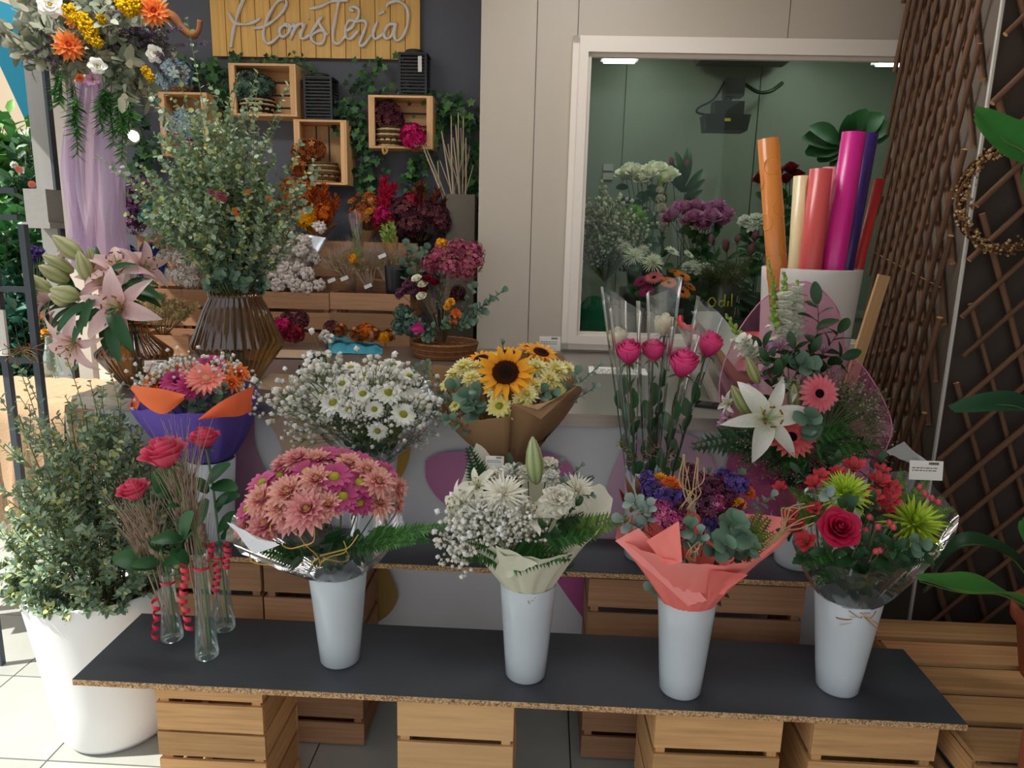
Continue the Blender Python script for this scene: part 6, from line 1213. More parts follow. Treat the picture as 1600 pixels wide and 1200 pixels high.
bunch('purple smoke-like dried flower bunch left of eucalyptus', (215, 372, U), [('hyd_purple', 198, 325, 52, 0), ('hyd_purple', 220, 305, 50, -.02), ('hyd_purple', 208, 345, 46, -.05), ('hyd_purple', 185, 318, 36, .02), ('hyd_purple', 228, 325, 40, 0), ('hyd_purple', 215, 290, 36, .03)])
bunch('turquoise dried flower bunch beside the purple one', (245, 372, U-.04), [('hyd_teal', 235, 332, 28, -.05), ('hyd_teal', 248, 325, 24, -.04), ('hyd_teal', 226, 338, 20, -.05)])
bunch('orange dried flower bunch in kraft paper right of eucalyptus', (495, 380, U), [('plume_orange', 505, 310, 50, .02), ('plume_orange', 490, 305, 50, 0), ('plume_orange', 475, 318, 46, 0), ('hyd_orange', 460, 315, 36, -.02), ('hyd_orange', 455, 295, 34, .02), ('hyd_rust', 440, 330, 36, 0), ('hyd_orange', 480, 300, 34, .05), ('plume_yellow', 478, 345, 40, -.06), ('plume_yellow', 490, 350, 44, -.06), ('hyd_yellow', 480, 342, 34, -.07), ('plume_orange', 515, 325, 50, -.02), ('hyd_orange', 505, 335, 34, -.04)], '#9a7450', rimbox(470, 528, 350))
bunch('orange strawflower bunch in kraft paper', (573, 385, U), [('straw_orange', 552, 313, 14, 0), ('straw_yellow', 548, 315, 12, -.04), ('straw_orange', 575, 305, 15, 0), ('straw_orange', 563, 322, 15, -.03), ('straw_yellow', 577, 330, 16, -.06), ('straw_orange', 585, 315, 14, 0), ('hyd_rust', 570, 335, 40, 0), ('straw_orange', 558, 335, 14, -.05), ('straw_orange', 590, 322, 13, .02), ('hyd_rust', 580, 318, 32, .04), ('straw_orange', 560, 305, 12, .03), ('straw_orange', 550, 328, 13, -.02)], '#9a7450', rimbox(556, 596, 352))
bunch('crimson celosia bunch standing tallest in the dried row', (600, 382, U), [('plume_red', 600, 296, 46, .02), ('plume_red', 608, 302, 42, 0), ('plume_red', 594, 304, 42, -.02), ('plume_red', 603, 310, 40, -.04), ('hyd_mag', 598, 338, 30, -.05), ('hyd_red', 606, 346, 28, -.06), ('hyd_red', 592, 348, 24, -.05)], '#6c4a3c', rimbox(588, 616, 355, .05))
bunch('plum dried hydrangea bunch with dark rust plumes', (655, 385, U), [('hyd_plum', 630, 330, 44, -.02), ('hyd_plum', 645, 350, 44, -.05), ('hyd_red', 640, 318, 34, 0), ('plume_rust', 662, 300, 44, .03), ('plume_rust', 675, 312, 46, 0), ('plume_rust', 652, 306, 42, 0), ('hyd_plum', 685, 338, 40, -.02), ('hyd_plum', 668, 335, 40, -.03), ('hyd_plum', 628, 355, 34, -.04), ('hyd_plum', 690, 350, 34, -.03), ('plume_rust', 688, 318, 36, .0)], '#2a2224', rimbox(636, 680, 368, .05))
# box planter with pale twigs
bp = P(718, 372, 4.3); tb = thing('box_planter', 'tall taupe square planter beside the cream panel', 'planter', (bp.x, 4.42, FZ)); a, b = P(697, 303, 4.33), P(742, 303, 4.33)
box_ = MB(); w_ = b.x-a.x; zt_ = a.z; th = .012
for c_, s_ in (((0, -w_/2+th/2, (zt_+FZ)/2), (w_, th, zt_-FZ)), ((0, w_/2-th/2, (zt_+FZ)/2), (w_, th, zt_-FZ)), ((-w_/2+th/2, 0, (zt_+FZ)/2), (th, w_-2*th, zt_-FZ)), ((w_/2-th/2, 0, (zt_+FZ)/2), (th, w_-2*th, zt_-FZ))): part('planter_side', box(MB(), c_, s_, '#6f675c').mesh('side', M_MATT, False), tb, T(((a.x+b.x)/2, 4.33+w_/2, 0)))
cx_ = Vector(((a.x+b.x)/2, 4.33+w_/2, zt_-.35)); tw_ = thing('pale_branches', 'bleached bare branches standing in the taupe planter', 'branches', cx_)
for x, y, d in ((655, 215, -.02), (662, 222, .0), (690, 205, 0), (705, 180, .02), (712, 195, 0), (720, 200, .03), (716, 176, 0), (724, 182, .02), (700, 225, .02), (728, 215, 0), (708, 215, -.03)):
    e = P(x, y, 4.33+w_/2+d); m_ = (cx_+e)/2+rv(.02); q = smoothline([cx_+rv(.015), m_, e], 6); a = MB(); tube(a, q, [.008*(1-.6*i/len(q)) for i in range(len(q))], 6, '#cbb99c')
    f_ = q[7]; tube(a, [f_, f_+(e-cx_)*.2+Vector((rnd.choice((-1, 1))*.04, 0, .02))], [.004, .002], 5, '#cbb99c'); part('branch', a.mesh('branch', M_DRY), tw_)
# lower row
L_ = D_
bunch('dark navy dried flower bunch left of the blue one', (205, 452, L_), [('hyd_navy', 200, 395, 26, 0), ('hyd_navy', 235, 393, 30, 0), ('hyd_blue2', 212, 405, 22, -.03), ('hyd_navy', 222, 410, 24, -.02), ('hyd_navy', 190, 408, 22, 0)])
bunch('bright blue dried flower bunch', (240, 455, L_), [('hyd_blue2', 240, 424, 30, -.05), ('hyd_blue2', 250, 415, 22, -.02), ('hyd_navy', 228, 428, 22, -.03)])
bunch('white dried flower bunch left of amber vase', (280, 460, L_), [('hyd_white', 258, 402, 26, 0), ('hyd_white', 285, 405, 32, 0), ('hyd_white', 285, 432, 34, -.05), ('hyd_white', 298, 440, 28, -.06), ('hyd_white', 270, 430, 26, -.03), ('hyd_white', 300, 418, 28, -.02)])
ox = P(250, 500, 3.72); crate('low brown crate carrying the pale oat grass behind the lilies', cx(212, 520, 3.7), cx(296, 520, 3.7), 3.68, 3.95, FZ, CZ+.06, tuple((k/10+.008, k/10+.092) for k in range(10)), M_WOODD)
bunch('pale dried oat grass bunch standing behind the pink lilies', (255, ony(255, 3.8, CZ+.02), 3.8), [('plume_oat', 214+i*8+rnd.uniform(-3, 3), 478+rnd.uniform(-8, 14), 34, rnd.uniform(-.08, .06)) for i in range(12)]+[('plume_oat', 220+i*8, 490+rnd.uniform(-6, 8), 30, -.1) for i in range(9)], None)
cot = [('cotton', x, y, s, d) for x, y, s, d in ((418, 372, 20, .05), (430, 385, 20, 0), (450, 370, 20, .04), (470, 392, 20, 0), (412, 400, 22, -.02), (440, 405, 22, -.04), (465, 415, 20, -.05), (480, 428, 20, -.06), (425, 425, 22, -.07), (450, 432, 22, -.08), (405, 430, 20, -.05), (435, 445, 20, -.1), (462, 446, 20, -.1), (480, 450, 18, -.1), (400, 445, 20, -.08), (500, 355, 18, .06), (448, 355, 16, .06), (490, 405, 18, .02), (420, 350, 16, .07), (500, 445, 16, -.1), (445, 418, 20, -.08), (475, 375, 18, .05))]
bunch('white cotton boll bunch in clear film above the brown crate', (450, 475, L_), cot, '#ffffff', rimbox(400, 515, 372, .1), 'cotton_bunch', F_CELLO, labels=[(452, 383)])
def grass(label, base, tips, cols, lab=()):
    b = P(*base); t = thing('dried_grass_bunch', label, 'dried grass', b)
    for x, y in tips:
        e = P(x, y, base[2]+rnd.uniform(-.04, .04)); part('grass_stalk', wheat_mesh(('#b89a62', '#cdb27c', '#a08450')), t, face(b, e-b, ((e-b).length*1.7, (e-b).length*1.7, (e-b).length)))
    for x, y in lab: part('price_label', box(MB(), (0, 0, 0), (.045, .001, .02), '#e8e6e0', Matrix.Rotation(-.4, 3, 'Y')).mesh('label', M_PAPER, False), t, T(P(x, y, base[2]-.06)))
grass('tan dried grass bunch leaning left over the crate', (555, 458, L_-.02), [(500+i*6, 395-i*3+rnd.uniform(-6, 6)) for i in list(range(11))*2], None, [(518, 438)])
grass('golden dried oat bunch in the middle of the grasses', (580, 458, L_-.04), [(530+i*6, 400-i*2+rnd.uniform(-8, 8)) for i in list(range(11))*2], None, [(538, 435)])
grass('dried wheat bunch leaning with a white label', (612, 458, L_-.03), [(568+i*5, 378+rnd.uniform(-6, 10)) for i in list(range(12))*2], None, [(575, 447), (597, 400)])
bunch('yellow green dried bunch in a clear sleeve', (575, 450, L_), [('plume_lime', 556, 382, 24, 0), ('plume_lime', 562, 400, 30, -.05), ('hyd_yellow', 552, 405, 18, -.05), ('plume_lime', 555, 368, 22, 0)], '#ffffff', rimbox(543, 566, 335, .05), wraps=F_CELLO)
bunch('lime celosia bunch in brown paper at right of grasses', (625, 445, L_), [('plume_lime', 606, 365, 34, 0), ('plume_lime', 614, 360, 32, .02), ('plume_lime', 600, 372, 28, -.02)], '#a87e54', rimbox(596, 622, 372, .05))
q = P(612, 455, 4.08); solo('dark_vase', lathe(MB(), vase_prof(.05, .06, .16), 24, '#1c1e22').mesh('vase', M_PLAST), 'small black vase among the dried grasses', 'vase', T((q.x+.02, 4.08, h1)))
eub = thing('eucalyptus_bunch', 'wide leaved eucalyptus bunch behind the mixed basket', 'foliage', P(650, 470, 4.1))
for x, y in ((635, 385), (645, 395), (630, 415), (655, 405), (642, 430), (665, 390)): sprig(eub, 'euc', P(650, 470, 4.1), P(x, y, 4.05), 7, .06)
# loose bunches lying behind the counter edge
for lab, x, y, hs in (('bright red berry-like dried bunch lying at the counter back', 440, 515, [('hyd_mag', 440, 512, 34, -.05), ('hyd_red', 452, 520, 30, -.06), ('hyd_red', 462, 522, 28, -.06)]), ('dark plum dried bunch behind the red one', 462, 500, [('hyd_plum', 450, 500, 26, .0), ('hyd_plum', 470, 500, 28, .0), ('hyd_plum', 462, 508, 26, -.02)]), ('rust dried bunch left of the teal cloth', 520, 518, [('hyd_plum', 518, 513, 26, -.02), ('hyd_rust', 530, 516, 24, -.02), ('cotton', 510, 524, 18, -.05)]), ('peach dried bunch right of the teal cloth', 572, 520, [('hyd_orange', 572, 520, 30, -.02), ('hyd_rust', 560, 522, 26, -.03), ('hyd_rust', 582, 522, 24, -.03)]), ('mustard dried bunch beside the basket', 602, 528, [('hyd_yellow', 600, 528, 20, -.02), ('hyd_rust', 608, 524, 20, .0)])):
    bunch(lab, (x, ony(x, 3.8, CZ+.008), 3.8), [(k, a, b, s, d) for k, a, b, s, d in hs])
# wicker basket with a mixed dried arrangement on the counter by the panel
bq = PZ(698, 556, CZ); BYk = 3.62; wb = thing('wicker_tray', 'low round wicker tray on the counter against the cream panel', 'basket', (P(695, 540, BYk).x, BYk, CZ)); bx_ = P(695, 540, BYk).x; rB = sz(P(695, 540, BYk), 104)/2
part('tray_base', lathe(MB(), [(.0001, .003), (rB*.8, 0), (rB*.92, .03), (rB*.97, .075), (rB*.93, .075), (rB*.85, .02), (.0001, .02)], 36, '#6a4a30').mesh('base', M_DRY), wb, T((bx_, BYk, CZ)))
for i in range(6):
    pts = [(bx_+(rB*(.86+.022*i)+.003*(-1)**k)*math.cos(2*PI*k/40), BYk+(rB*(.86+.022*i)+.003*(-1)**k)*math.sin(2*PI*k/40), CZ+.008+.013*i) for k in range(41)]; part('woven_strand', tube(MB(), pts, .0075, 5, '#9a6c44' if i % 2 else '#86583a', False).mesh('strand', M_DRY), wb)
ma = bunch('mixed dried arrangement with pink blossom and trailing eucalyptus in the wicker tray', (695, 535, BYk), [('hyd_pink', 690, 405, 44, -.05), ('hyd_pink', 715, 395, 46, -.02), ('hyd_pink', 735, 410, 44, -.03), ('hyd_pink', 675, 415, 38, -.05), ('hyd_pink', 705, 420, 44, -.08), ('hyd_pink', 740, 395, 36, .03), ('hyd_pink', 725, 425, 40, -.06), ('hyd_yellow', 690, 382, 20, .0), ('straw_yellow', 704, 472, 18, -.12), ('straw_orange', 712, 490, 20, -.12), ('straw_yellow', 698, 480, 14, -.12), ('statice_plum', 640, 448, 24, -.08), ('statice_plum', 628, 460, 22, -.06), ('rose_dark', 668, 440, 16, -.1), ('rose_dark', 680, 445, 15, -.1), ('rose_dark', 664, 456, 15, -.1), ('statice_plum', 650, 455, 22, -.08), ('hyd_rust', 708, 500, 20, -.12), ('rose_white', 652, 438, 14, -.11), ('rose_white', 662, 447, 14, -.11), ('rose_white', 660, 465, 14, -.12), ('hyd_green', 630, 490, 30, -.06), ('hyd_green', 645, 510, 34, -.1), ('hyd_green', 625, 510, 28, -.06), ('hyd_plum', 715, 460, 28, .0)], name='dried_arrangement', labels=None)
for a_, b_, n_, l_ in (((700, 520, -.05), (785, 455, -.06), 12, .045), ((705, 520, -.05), (765, 470, -.1), 10, .05), ((700, 520, -.05), (740, 450, -.08), 9, .05), ((690, 520, -.1), (640, 495, -.14), 9, .034), ((690, 520, -.1), (620, 520, -.1), 9, .03), ((690, 520, -.1), (655, 520, -.16), 8, .03), ((700, 520, -.1), (735, 505, -.14), 8, .04), ((700, 515, -.05), (690, 430, -.1), 8, .045), ((690, 520, -.1), (665, 530, -.18), 7, .03), ((700, 515, -.08), (755, 490, -.12), 8, .045), ((690, 520, -.08), (700, 500, -.16), 7, .035)): sprig(ma, 'euc', P(a_[0], a_[1], BYk+a_[2]), P(b_[0], b_[1], BYk+b_[2]), n_, l_)
for x, y in ((655, 465), (662, 470), (670, 460), (690, 450), (700, 440), (675, 475)): e = P(x, y-20, BYk-.1); b_ = P(690, 535, BYk-.04); part('wheat_stalk', wheat_mesh(), ma, face(b_, e-b_, ((e-b_).length,)*3))
p = P(650, 512, BYk-.17); part('ribbon_scrap', sheet([P(640, 512, BYk-.18), P(655, 502, BYk-.18), P(664, 518, BYk-.17), P(648, 522, BYk-.18)], '#d0207c', 5, .008, 3).mesh('scrap', M_SATIN), ma, label='magenta ribbon')
# ---------------------------------------------------------------- flowers in the cold room, behind glass
def bucket(label, px, Y, zt, r=.09, h=.3, col='#3a4440'):
    x = P(px, 450, Y).x; a = MB(); lathe(a, vase_prof(r*.8, r, h), 28, col); solo('flower_bucket', a.mesh('bucket', M_PLAST), label, 'bucket', T((x, Y, zt-h)), 'cold room buckets'); return Vector((x, Y, zt))
def shelf_(label, x0, x1, Y, dep, z):
    t = thing('cold_shelf', label, 'shelf', ((x0+x1)/2, Y, FZ)); bar('shelf_board', t, ((x0+x1)/2, Y, z-.012), (x1-x0, dep, .022), M_STEEL)
    for x in (x0+.03, x1-.03):
        for y in (Y-dep/2+.03, Y+dep/2-.03): bar('leg', t, (x, y, (z+FZ-.024)/2), (.025, .025, z-FZ-.024), M_STEEL)
shelf_('lower steel stand just behind the cold room glass', .12, 1.62, 4.28, .4, .92)
shelf_('upper steel stand at the back of the cold room', .12, 2.3, 4.9, .5, 1.12)
def vasebunch(label, blabel, px, Y, zt, hs, name='flower_bunch', leaves=10, lk='rose', h=.3, r=.09, col='#39433f', lsz=.08, cat='flowers', base=None):
    b = bucket(blabel, px, Y, zt, r, h, col); t = thing(name, label, cat, b-Vector((0, 0, h*.85)))
    p0 = b-Vector((0, 0, h*.8))
    for k, x, y, s, d in hs:
        p = P(x, y, Y+d); dr = (p-b).normalized()+tocam(p)*.4; flower(t, k, p, dr, sz(p, s)); part('stem', tube(MB(), [p0+rv(.012), b+(p-b)*.2, p], .003, 4, '#3c5a34', False).mesh('stem', M_STEM), t)
    for i in range(leaves):
        k, x, y, s, d = hs[i % len(hs)]; p = P(x, y, Y+d); q = b.lerp(p, rnd.uniform(.2, .9)); leaf(t, lk, q, q+Vector((rnd.uniform(-1, 1), rnd.uniform(-.8, .2), rnd.uniform(-.3, .6))).normalized()*lsz)
    return t, b
hb = 1.42
vasebunch('row of cream white roses at the upper left of cold room', 'dark bucket of the cream roses in cold room', 1005, 4.95, hb, [('rose_white', x, y, s, d) for x, y, s, d in ((978, 278, 28, 0), (995, 275, 28, -.05), (1012, 278, 28, -.06), (1030, 272, 28, 0), (1045, 278, 26, -.03), (985, 270, 24, .08), (1020, 268, 24, .08), (1003, 285, 24, -.1), (1038, 284, 22, -.08))], leaves=44, r=.12)
t, b = vasebunch('lilac rose bunch in the centre of cold room', 'clear grey bucket of the lilac roses', 1090, 4.62, 1.36, [('rose_lilac', x, y, s, d) for x, y, s, d in ((1055, 340, 28, 0), (1072, 332, 28, .03), (1088, 330, 28, .05), (1105, 336, 28, .02), (1120, 328, 26, .06), (1132, 340, 26, 0), (1085, 346, 28, -.05), (1110, 346, 30, -.06), (1098, 356, 26, -.08), (1064, 328, 24, .08), (1048, 345, 24, 0), (1075, 350, 24, -.04), (1125, 350, 26, -.04))], leaves=30, col='#6c7a76')
vasebunch('lily stems with closed buds beside the cream roses', 'dark bucket of the budding lilies', 1060, 5.0, 1.38, [('protea', 1072, 265, 22, 0), ('protea', 1050, 258, 16, 0)], leaves=0)
t = thing('lily_foliage', 'dark pointed lily leaves rising above the lilac roses', 'foliage', P(1068, 400, 5.0))
for x0, y0, x1, y1 in ((1068, 300, 1050, 250), (1068, 290, 1078, 228), (1070, 300, 1100, 262), (1070, 310, 1102, 278), (1068, 320, 1098, 295), (1066, 300, 1036, 258), (1068, 280, 1058, 235), (1070, 330, 1090, 310)): leaf(t, 'lily', P(x0, y0, 5.0), P(x1, y1, 4.95), Vector((0, -1, .3)))
part('stem', tube(MB(), [P(1068, 400, 5.0), P(1070, 260, 5.0)], .004, 5, '#3c5a34').mesh('stem', M_STEM), t)
t, b = vasebunch('white stock flower spike left of lilac roses', 'dark bucket of the stock spike', 1033, 4.75, 1.34, [('hyd_white', 1033, 325, 18, 0), ('hyd_white', 1035, 340, 18, 0), ('hyd_white', 1037, 355, 18, 0), ('hyd_white', 1032, 310, 15, 0), ('hyd_white', 1031, 297, 12, 0), ('plume_lime', 1032, 292, 20, 0)], leaves=6, lk='lily')
vasebunch('lime green pompon chrysanthemums in cold room', 'dark bucket of the lime pompons', 990, 4.55, 1.28, [('pompon', 992, 332, 30, 0), ('pompon', 1000, 342, 28, -.04), ('pompon', 975, 338, 26, 0), ('pompon', 985, 348, 24, -.04)], leaves=16)
gt = thing('gypsophila_bunch', 'large baby\'s breath bunch at the left edge of cold room window', 'flowers', P(945, 430, 4.45)); bucket('dark bucket of the baby\'s breath', 945, 4.45, 1.18)
for x, y in ((925, 320), (940, 330), (955, 340), (930, 350), (950, 360), (970, 355), (975, 340), (925, 375), (945, 385), (965, 380), (922, 340), (960, 325), (980, 365), (932, 400), (938, 310)): gyp(gt, P(945, 440, 4.45), P(x, y, 4.4+rnd.uniform(-.05, .1)), 9, n=90, r=.028, cols=('#d8d4bc', '#c8c4a4', '#e6e2d0'), wd=.4)
vasebunch('white spider chrysanthemums at lower left of cold room', 'dark bucket of the white chrysanthemums', 1000, 4.28, 1.14, [('spider_white', 990, 402, 38, -.05), ('spider_white', 1020, 412, 38, -.06), ('spider_white', 977, 388, 26, 0), ('spider_white', 1005, 392, 24, .04), ('daisy_white', 1050, 393, 28, .02), ('daisy_white', 1076, 398, 22, .0)], leaves=22)
t, b = vasebunch('pink and orange gerberas low behind the glass', 'dark bucket of the gerberas', 1035, 4.2, 1.1, [('gerb_pink', 1022, 434, 32, -.05), ('gerb_mag', 1002, 440, 28, -.02), ('gerb_mag', 1010, 455, 28, -.06), ('gerb_orange', 1045, 442, 30, -.06), ('gerb_orange', 1066, 432, 30, -.02), ('gerb_orange', 1066, 456, 30, -.06), ('gerb_orange', 1078, 448, 24, 0), ('gerb_orange', 1055, 425, 24, .04)], leaves=14)
vasebunch('white carnations low in cold room', 'dark bucket of the low white carnations', 1090, 4.4, 1.12, [('carn_white', 1075, 420, 24, 0), ('carn_white', 1092, 422, 26, -.02), ('carn_white', 1105, 418, 22, 0), ('carn_white', 1085, 415, 22, .03)], leaves=12)
vasebunch('white carnations at the right of cold room', 'dark bucket of the right white carnations', 1180, 4.6, 1.26, [('carn_white', 1165, 348, 28, 0), ('carn_white', 1182, 345, 28, -.03), ('carn_white', 1195, 350, 28, 0), ('carn_white', 1175, 355, 24, -.05)], leaves=20)
vasebunch('dark red roses behind the wrapping rolls', 'dark bucket of the dark red roses', 1225, 4.9, 1.42, [('rose_dark', 1195, 278, 22, 0), ('rose_dark', 1235, 270, 24, 0), ('rose_dark', 1245, 280, 22, -.03), ('rose_dark', 1215, 275, 22, .03), ('rose_dark', 1188, 285, 20, 0), ('rose_dark', 1228, 285, 20, -.04)], leaves=34)
vasebunch('pink protea buds with spiky leaves in cold room', 'dark bucket of the proteas', 1150, 4.4, 1.12, [('protea', 1114, 382, 22, 0), ('protea', 1135, 392, 26, -.03), ('protea', 1172, 398, 24, -.03), ('protea', 1178, 376, 20, .02), ('protea', 1195, 395, 20, 0), ('protea', 1152, 380, 18, .04)], leaves=34, lk='lily', lsz=.12)
# potted heather bag with yellow print
hz_ = P(1130, 475, 4.2); ht = thing('heather_pot', 'heather pot in printed dark sleeve reading Odil behind the glass', 'plant', (hz_.x, 4.24, .92)); zt_ = P(1130, 445, 4.18).z
part('pot_sleeve', lathe(MB(), [(.0001, 0), (.06, 0), (.085, (zt_-.92)), (.08, (zt_-.92)), (.0001, .1)], 24, '#23261f').mesh('sleeve', M_PLAST), ht, T((hz_.x, 4.24, .92)))
foliage(ht, [((hz_.x+rnd.uniform(-.03, .03), 4.24+rnd.uniform(-.03, .03), zt_-.02), P(1130+rnd.uniform(-38, 40), rnd.uniform(405, 440), 4.24+rnd.uniform(-.08, .08))) for i in range(44)], NEED, .03, ['#5c6a34', '#4c5a2c', '#748040'], 22, 2, '#5a4a30')
a = MB()
for s in ([(1110, 466), (1106, 472), (1110, 479), (1116, 478), (1118, 471), (1114, 465), (1110, 466)], [(1131, 470), (1125, 470), (1123, 476), (1127, 480), (1132, 475), (1133, 460)], [(1133, 462), (1132, 479)], [(1138, 470), (1137, 479)], [(1138, 465), (1138.4, 465.5)], [(1144, 459), (1143, 479)]): tube(a, [P(x, y, 4.145) for x, y in s], .004, 5, '#d8c82c')
part('printed_name', a.mesh('print', M_PLAST), ht)
# wall fan unit with cable
fu = P(1132, 165, 5.5); ft = thing('wall_monitor', 'black wall device with hanging tray and cable in cold room', 'device', fu)
part('device_box', box(MB(), (0, 0, 0), (.13, .12, .12), '#1c1f20').mesh('b', M_PLAST, False), ft, T(P(1146, 138, 5.5))); part('device_arm', tube(MB(), [P(1146, 145, 5.5), P(1132, 160, 5.45), P(1130, 180, 5.4)], .025, 8, '#1c1f20').mesh('a', M_PLAST), ft)
part('device_body', box(MB(), (0, 0, 0), (.2, .14, .1), '#202425').mesh('c', M_PLAST, False), ft, T(P(1136, 172, 5.4)))
a = MB(); q = P(1132, 193, 5.36); V = []
for (w_, z) in ((.27, .05), (.24, -.055)):
    for x, y in ((-1, -1), (1, -1), (1, 1), (-1, 1)): V.append((q.x+x*w_/2*1.15, q.y+y*.09, q.z+z))
a.add(V, [(0, 4, 5, 1), (1, 5, 6, 2), (2, 6, 7, 3), (3, 7, 4, 0), (4, 7, 6, 5), (0, 1, 2, 3)], '#14181c'); part('device_tray', a.mesh('d', M_PLAST, False), ft)
part('warning_tag', box(MB(), (0, 0, 0), (.04, .002, .018), '#c8c030').mesh('w', M_PLAST, False), ft, T(P(1137, 187, 5.26)))
a = MB(); tube(a, smoothline([P(1132, 128, 5.5), P(1115, 155, 5.45), P(1092, 168, 5.4), P(1090, 176, 5.4), P(1110, 180, 5.4)], 6), .008, 6, '#121414'); part('cable', a.mesh('e', M_PLAST), ft)
a = MB(); tube(a, smoothline([P(1165, 132, 5.6), P(1185, 144, 5.5), P(1205, 142, 5.5), P(1222, 130, 5.6)], 6), .014, 6, '#1f3a24'); solo('green_hose', a.mesh('hose', M_PLAST), 'dark green hose hanging right of the black wall device', 'hose')
ev = thing('cooling_unit', 'grey ceiling cooling unit at the top of cold room', 'cooler', P(1165, 112, 5.4))
part('unit_case', box(MB(), (0, 0, 0), (.62, .4, .14), '#6a6e6a').mesh('u', M_MATT, False), ev, T((P(1170, 105, 5.4).x, 5.5, 2.88)))
for i in range(9): bar('fin', ev, (P(1170, 105, 5.4).x-.26+.065*i, 5.29, 2.88), (.01, .02, .12), M_GREYM)
hg = P(950, 268, COLDY-.03); hn = thing('door_hinge', 'chrome door latch on the cold room back wall', 'latch', hg)
for dz in (-.035, .03): part('latch_plate', box(MB(), (0, 0, dz), (.075, .02, .05), '#d0d0d0').mesh('l', M_STEEL, False), hn, T(hg))
# dark leafy plants in the upper right of the cold room
pl = thing('leafy_plant', 'dark broad leaved plant at the upper right of the cold room', 'plant', (P(1320, 260, 4.8).x, 4.85, 1.12))
for x, y, x1, y1 in ((1310, 225, 1258, 212), (1312, 222, 1270, 195), (1312, 230, 1262, 235), (1320, 215, 1355, 170), (1320, 220, 1380, 175), (1312, 235, 1280, 248), (1318, 225, 1330, 180), (1325, 230, 1390, 205), (1320, 240, 1300, 258), (1325, 220, 1395, 190)): leaf(pl, 'rose', P(x, y, 4.8), P(x1, y1, 4.72), Vector((0, -1, .6)))
part('stem', tube(MB(), [(P(1320, 260, 4.8).x, 4.85, 1.15), P(1316, 225, 4.8)], .012, 6, '#2c4428').mesh('stem', M_STEM), pl)
bucket('dark bucket of the broad leaved plant', 1320, 4.85, 1.42, .1, .3)
sc = P(895, 520, 4.1); solo('green_sack', lathe(MB(), [(.0001, .0), (.13, 0), (.14, .1), (.1, .25), (.04, .32), (.0001, .33)], 20, '#1f5c44', rfun=lambda a, z: 1+.1*math.sin(3*a)).mesh('sack', M_CLOTH), 'dark green sack at the lower left corner of the cold room window', 'sack', T((P(928, 520, 4.15).x, 4.2, .92)))
# ---------------------------------------------------------------- right: pots, big leaves, wreath
def big_leaf(parent, pts, wd, c0, c1, fold=.3, name='leaf', tw=(0, 0, 1), pet=1):
    """long blade along pts with a raised midrib channel, given real thickness"""
    part('leaf_stalk', tube(MB(), smoothline(pts[:pet+1], 5), .009, 7, mixc(c0, '#6a8a4a', .3)).mesh('stalk', M_LEAF), parent)
    q = smoothline(pts[pet:], 5); n = len(q); V = []; C = []; K = 6
    for i, p in enumerate(q):
        s = i/(n-1); tn = (q[min(i+1, n-1)]-q[max(i-1, 0)]).normalized(); sd = tn.cross(Vector(tw)).normalized(); nm = sd.cross(tn); hw = wd/2*math.sin(PI*min(.96, .04+.95*s))**.5
        for j in range(K+1):
            u_ = -1+2*j/K; V.append(tuple(p+sd*u_*hw+nm*hw*fold*abs(u_)+nm*.004*math.sin(9*s+3*u_))); C.append(mixc(c0, c1, .35+.4*abs(u_)+.25*s))
    k = K+1; a = MB().add(V, [(i*k+j, i*k+j+1, (i+1)*k+j+1, (i+1)*k+j) for i in range(n-1) for j in range(K)], np.array(C)); o = part(name, a.mesh('blade', M_LEAF), parent)
    part('midrib', tube(MB(), [p-Vector((0, 0, .001)) for p in q], [.004*(1-.8*i/n) for i in range(n)], 5, mixc(c0, '#9ab060', .4)).mesh('midrib', M_LEAF), o)
    return o
def terra(label, cx_, cy_, zb, r1, h):
    a = MB(); lathe(a, [(.0001, 0), (r1*.7, 0), (r1*.9, h*.78), (r1, h*.8), (r1*1.02, h), (r1*.93, h), (r1*.86, h*.8), (r1*.84, h*.86), (.0001, h*.86)], 40, '#ffffff'); t = thing('plant_pot', label, 'plant pot', (cx_, cy_, zb)); part('pot_wall', a.mesh('pot', M_TERRA), t, T((cx_, cy_, zb))); part('soil', lathe(MB(), [(.0001, h*.9), (r1*.84, h*.88)], 24, '#3a2c22').mesh('soil', M_SOIL), t, T((cx_, cy_, zb))); return t
ZS = .27
p1 = P(1652, 1110, 2.1); terra('terracotta plastic pot on slatted crate at right edge', p1.x, 2.1, ZS, .165, P(1650, 958, 2.1).z-ZS)
p2 = P(1660, 1180, 1.66); pz = P(1640, 1128, 1.5); terra('nearest terracotta pot with bare soil at lower right corner', p2.x, 1.56, FZ, .145, P(1650, 1150, 1.56).z-FZ)
tb = solo('pot_label', box(MB(), (0, 0, 0), (.05, .002, .04), '#e4e4e0').mesh('label', M_PAPER, False), 'white label stuck on the nearest terracotta pot', 'label', T((p2.x-.085, 1.447, .1)) @ Matrix.Rotation(-.65, 4, 'Z'))
bp_ = thing('bird_of_paradise', 'large leaved green plant in the terracotta pot at right', 'plant', (p1.x, 2.14, ZS+.1)); c_ = Vector((p1.x, 2.14, ZS+.2))
G0, G1 = '#2c6a34', '#4c8c40'
big_leaf(bp_, [c_+Vector((-.02, -.04, .05)), P(1600, 945, 1.98), P(1560, 928, 1.9), P(1500, 925, 1.84), P(1437, 908, 1.8)], .12, G0, '#5ca048', .5)
big_leaf(bp_, [c_, P(1640, 950, 2.1), P(1605, 900, 2.1), P(1575, 868, 2.12), P(1520, 850, 2.14), P(1480, 868, 2.16), P(1445, 925, 2.18)], .11, '#1c3e26', '#2c5434', .3)
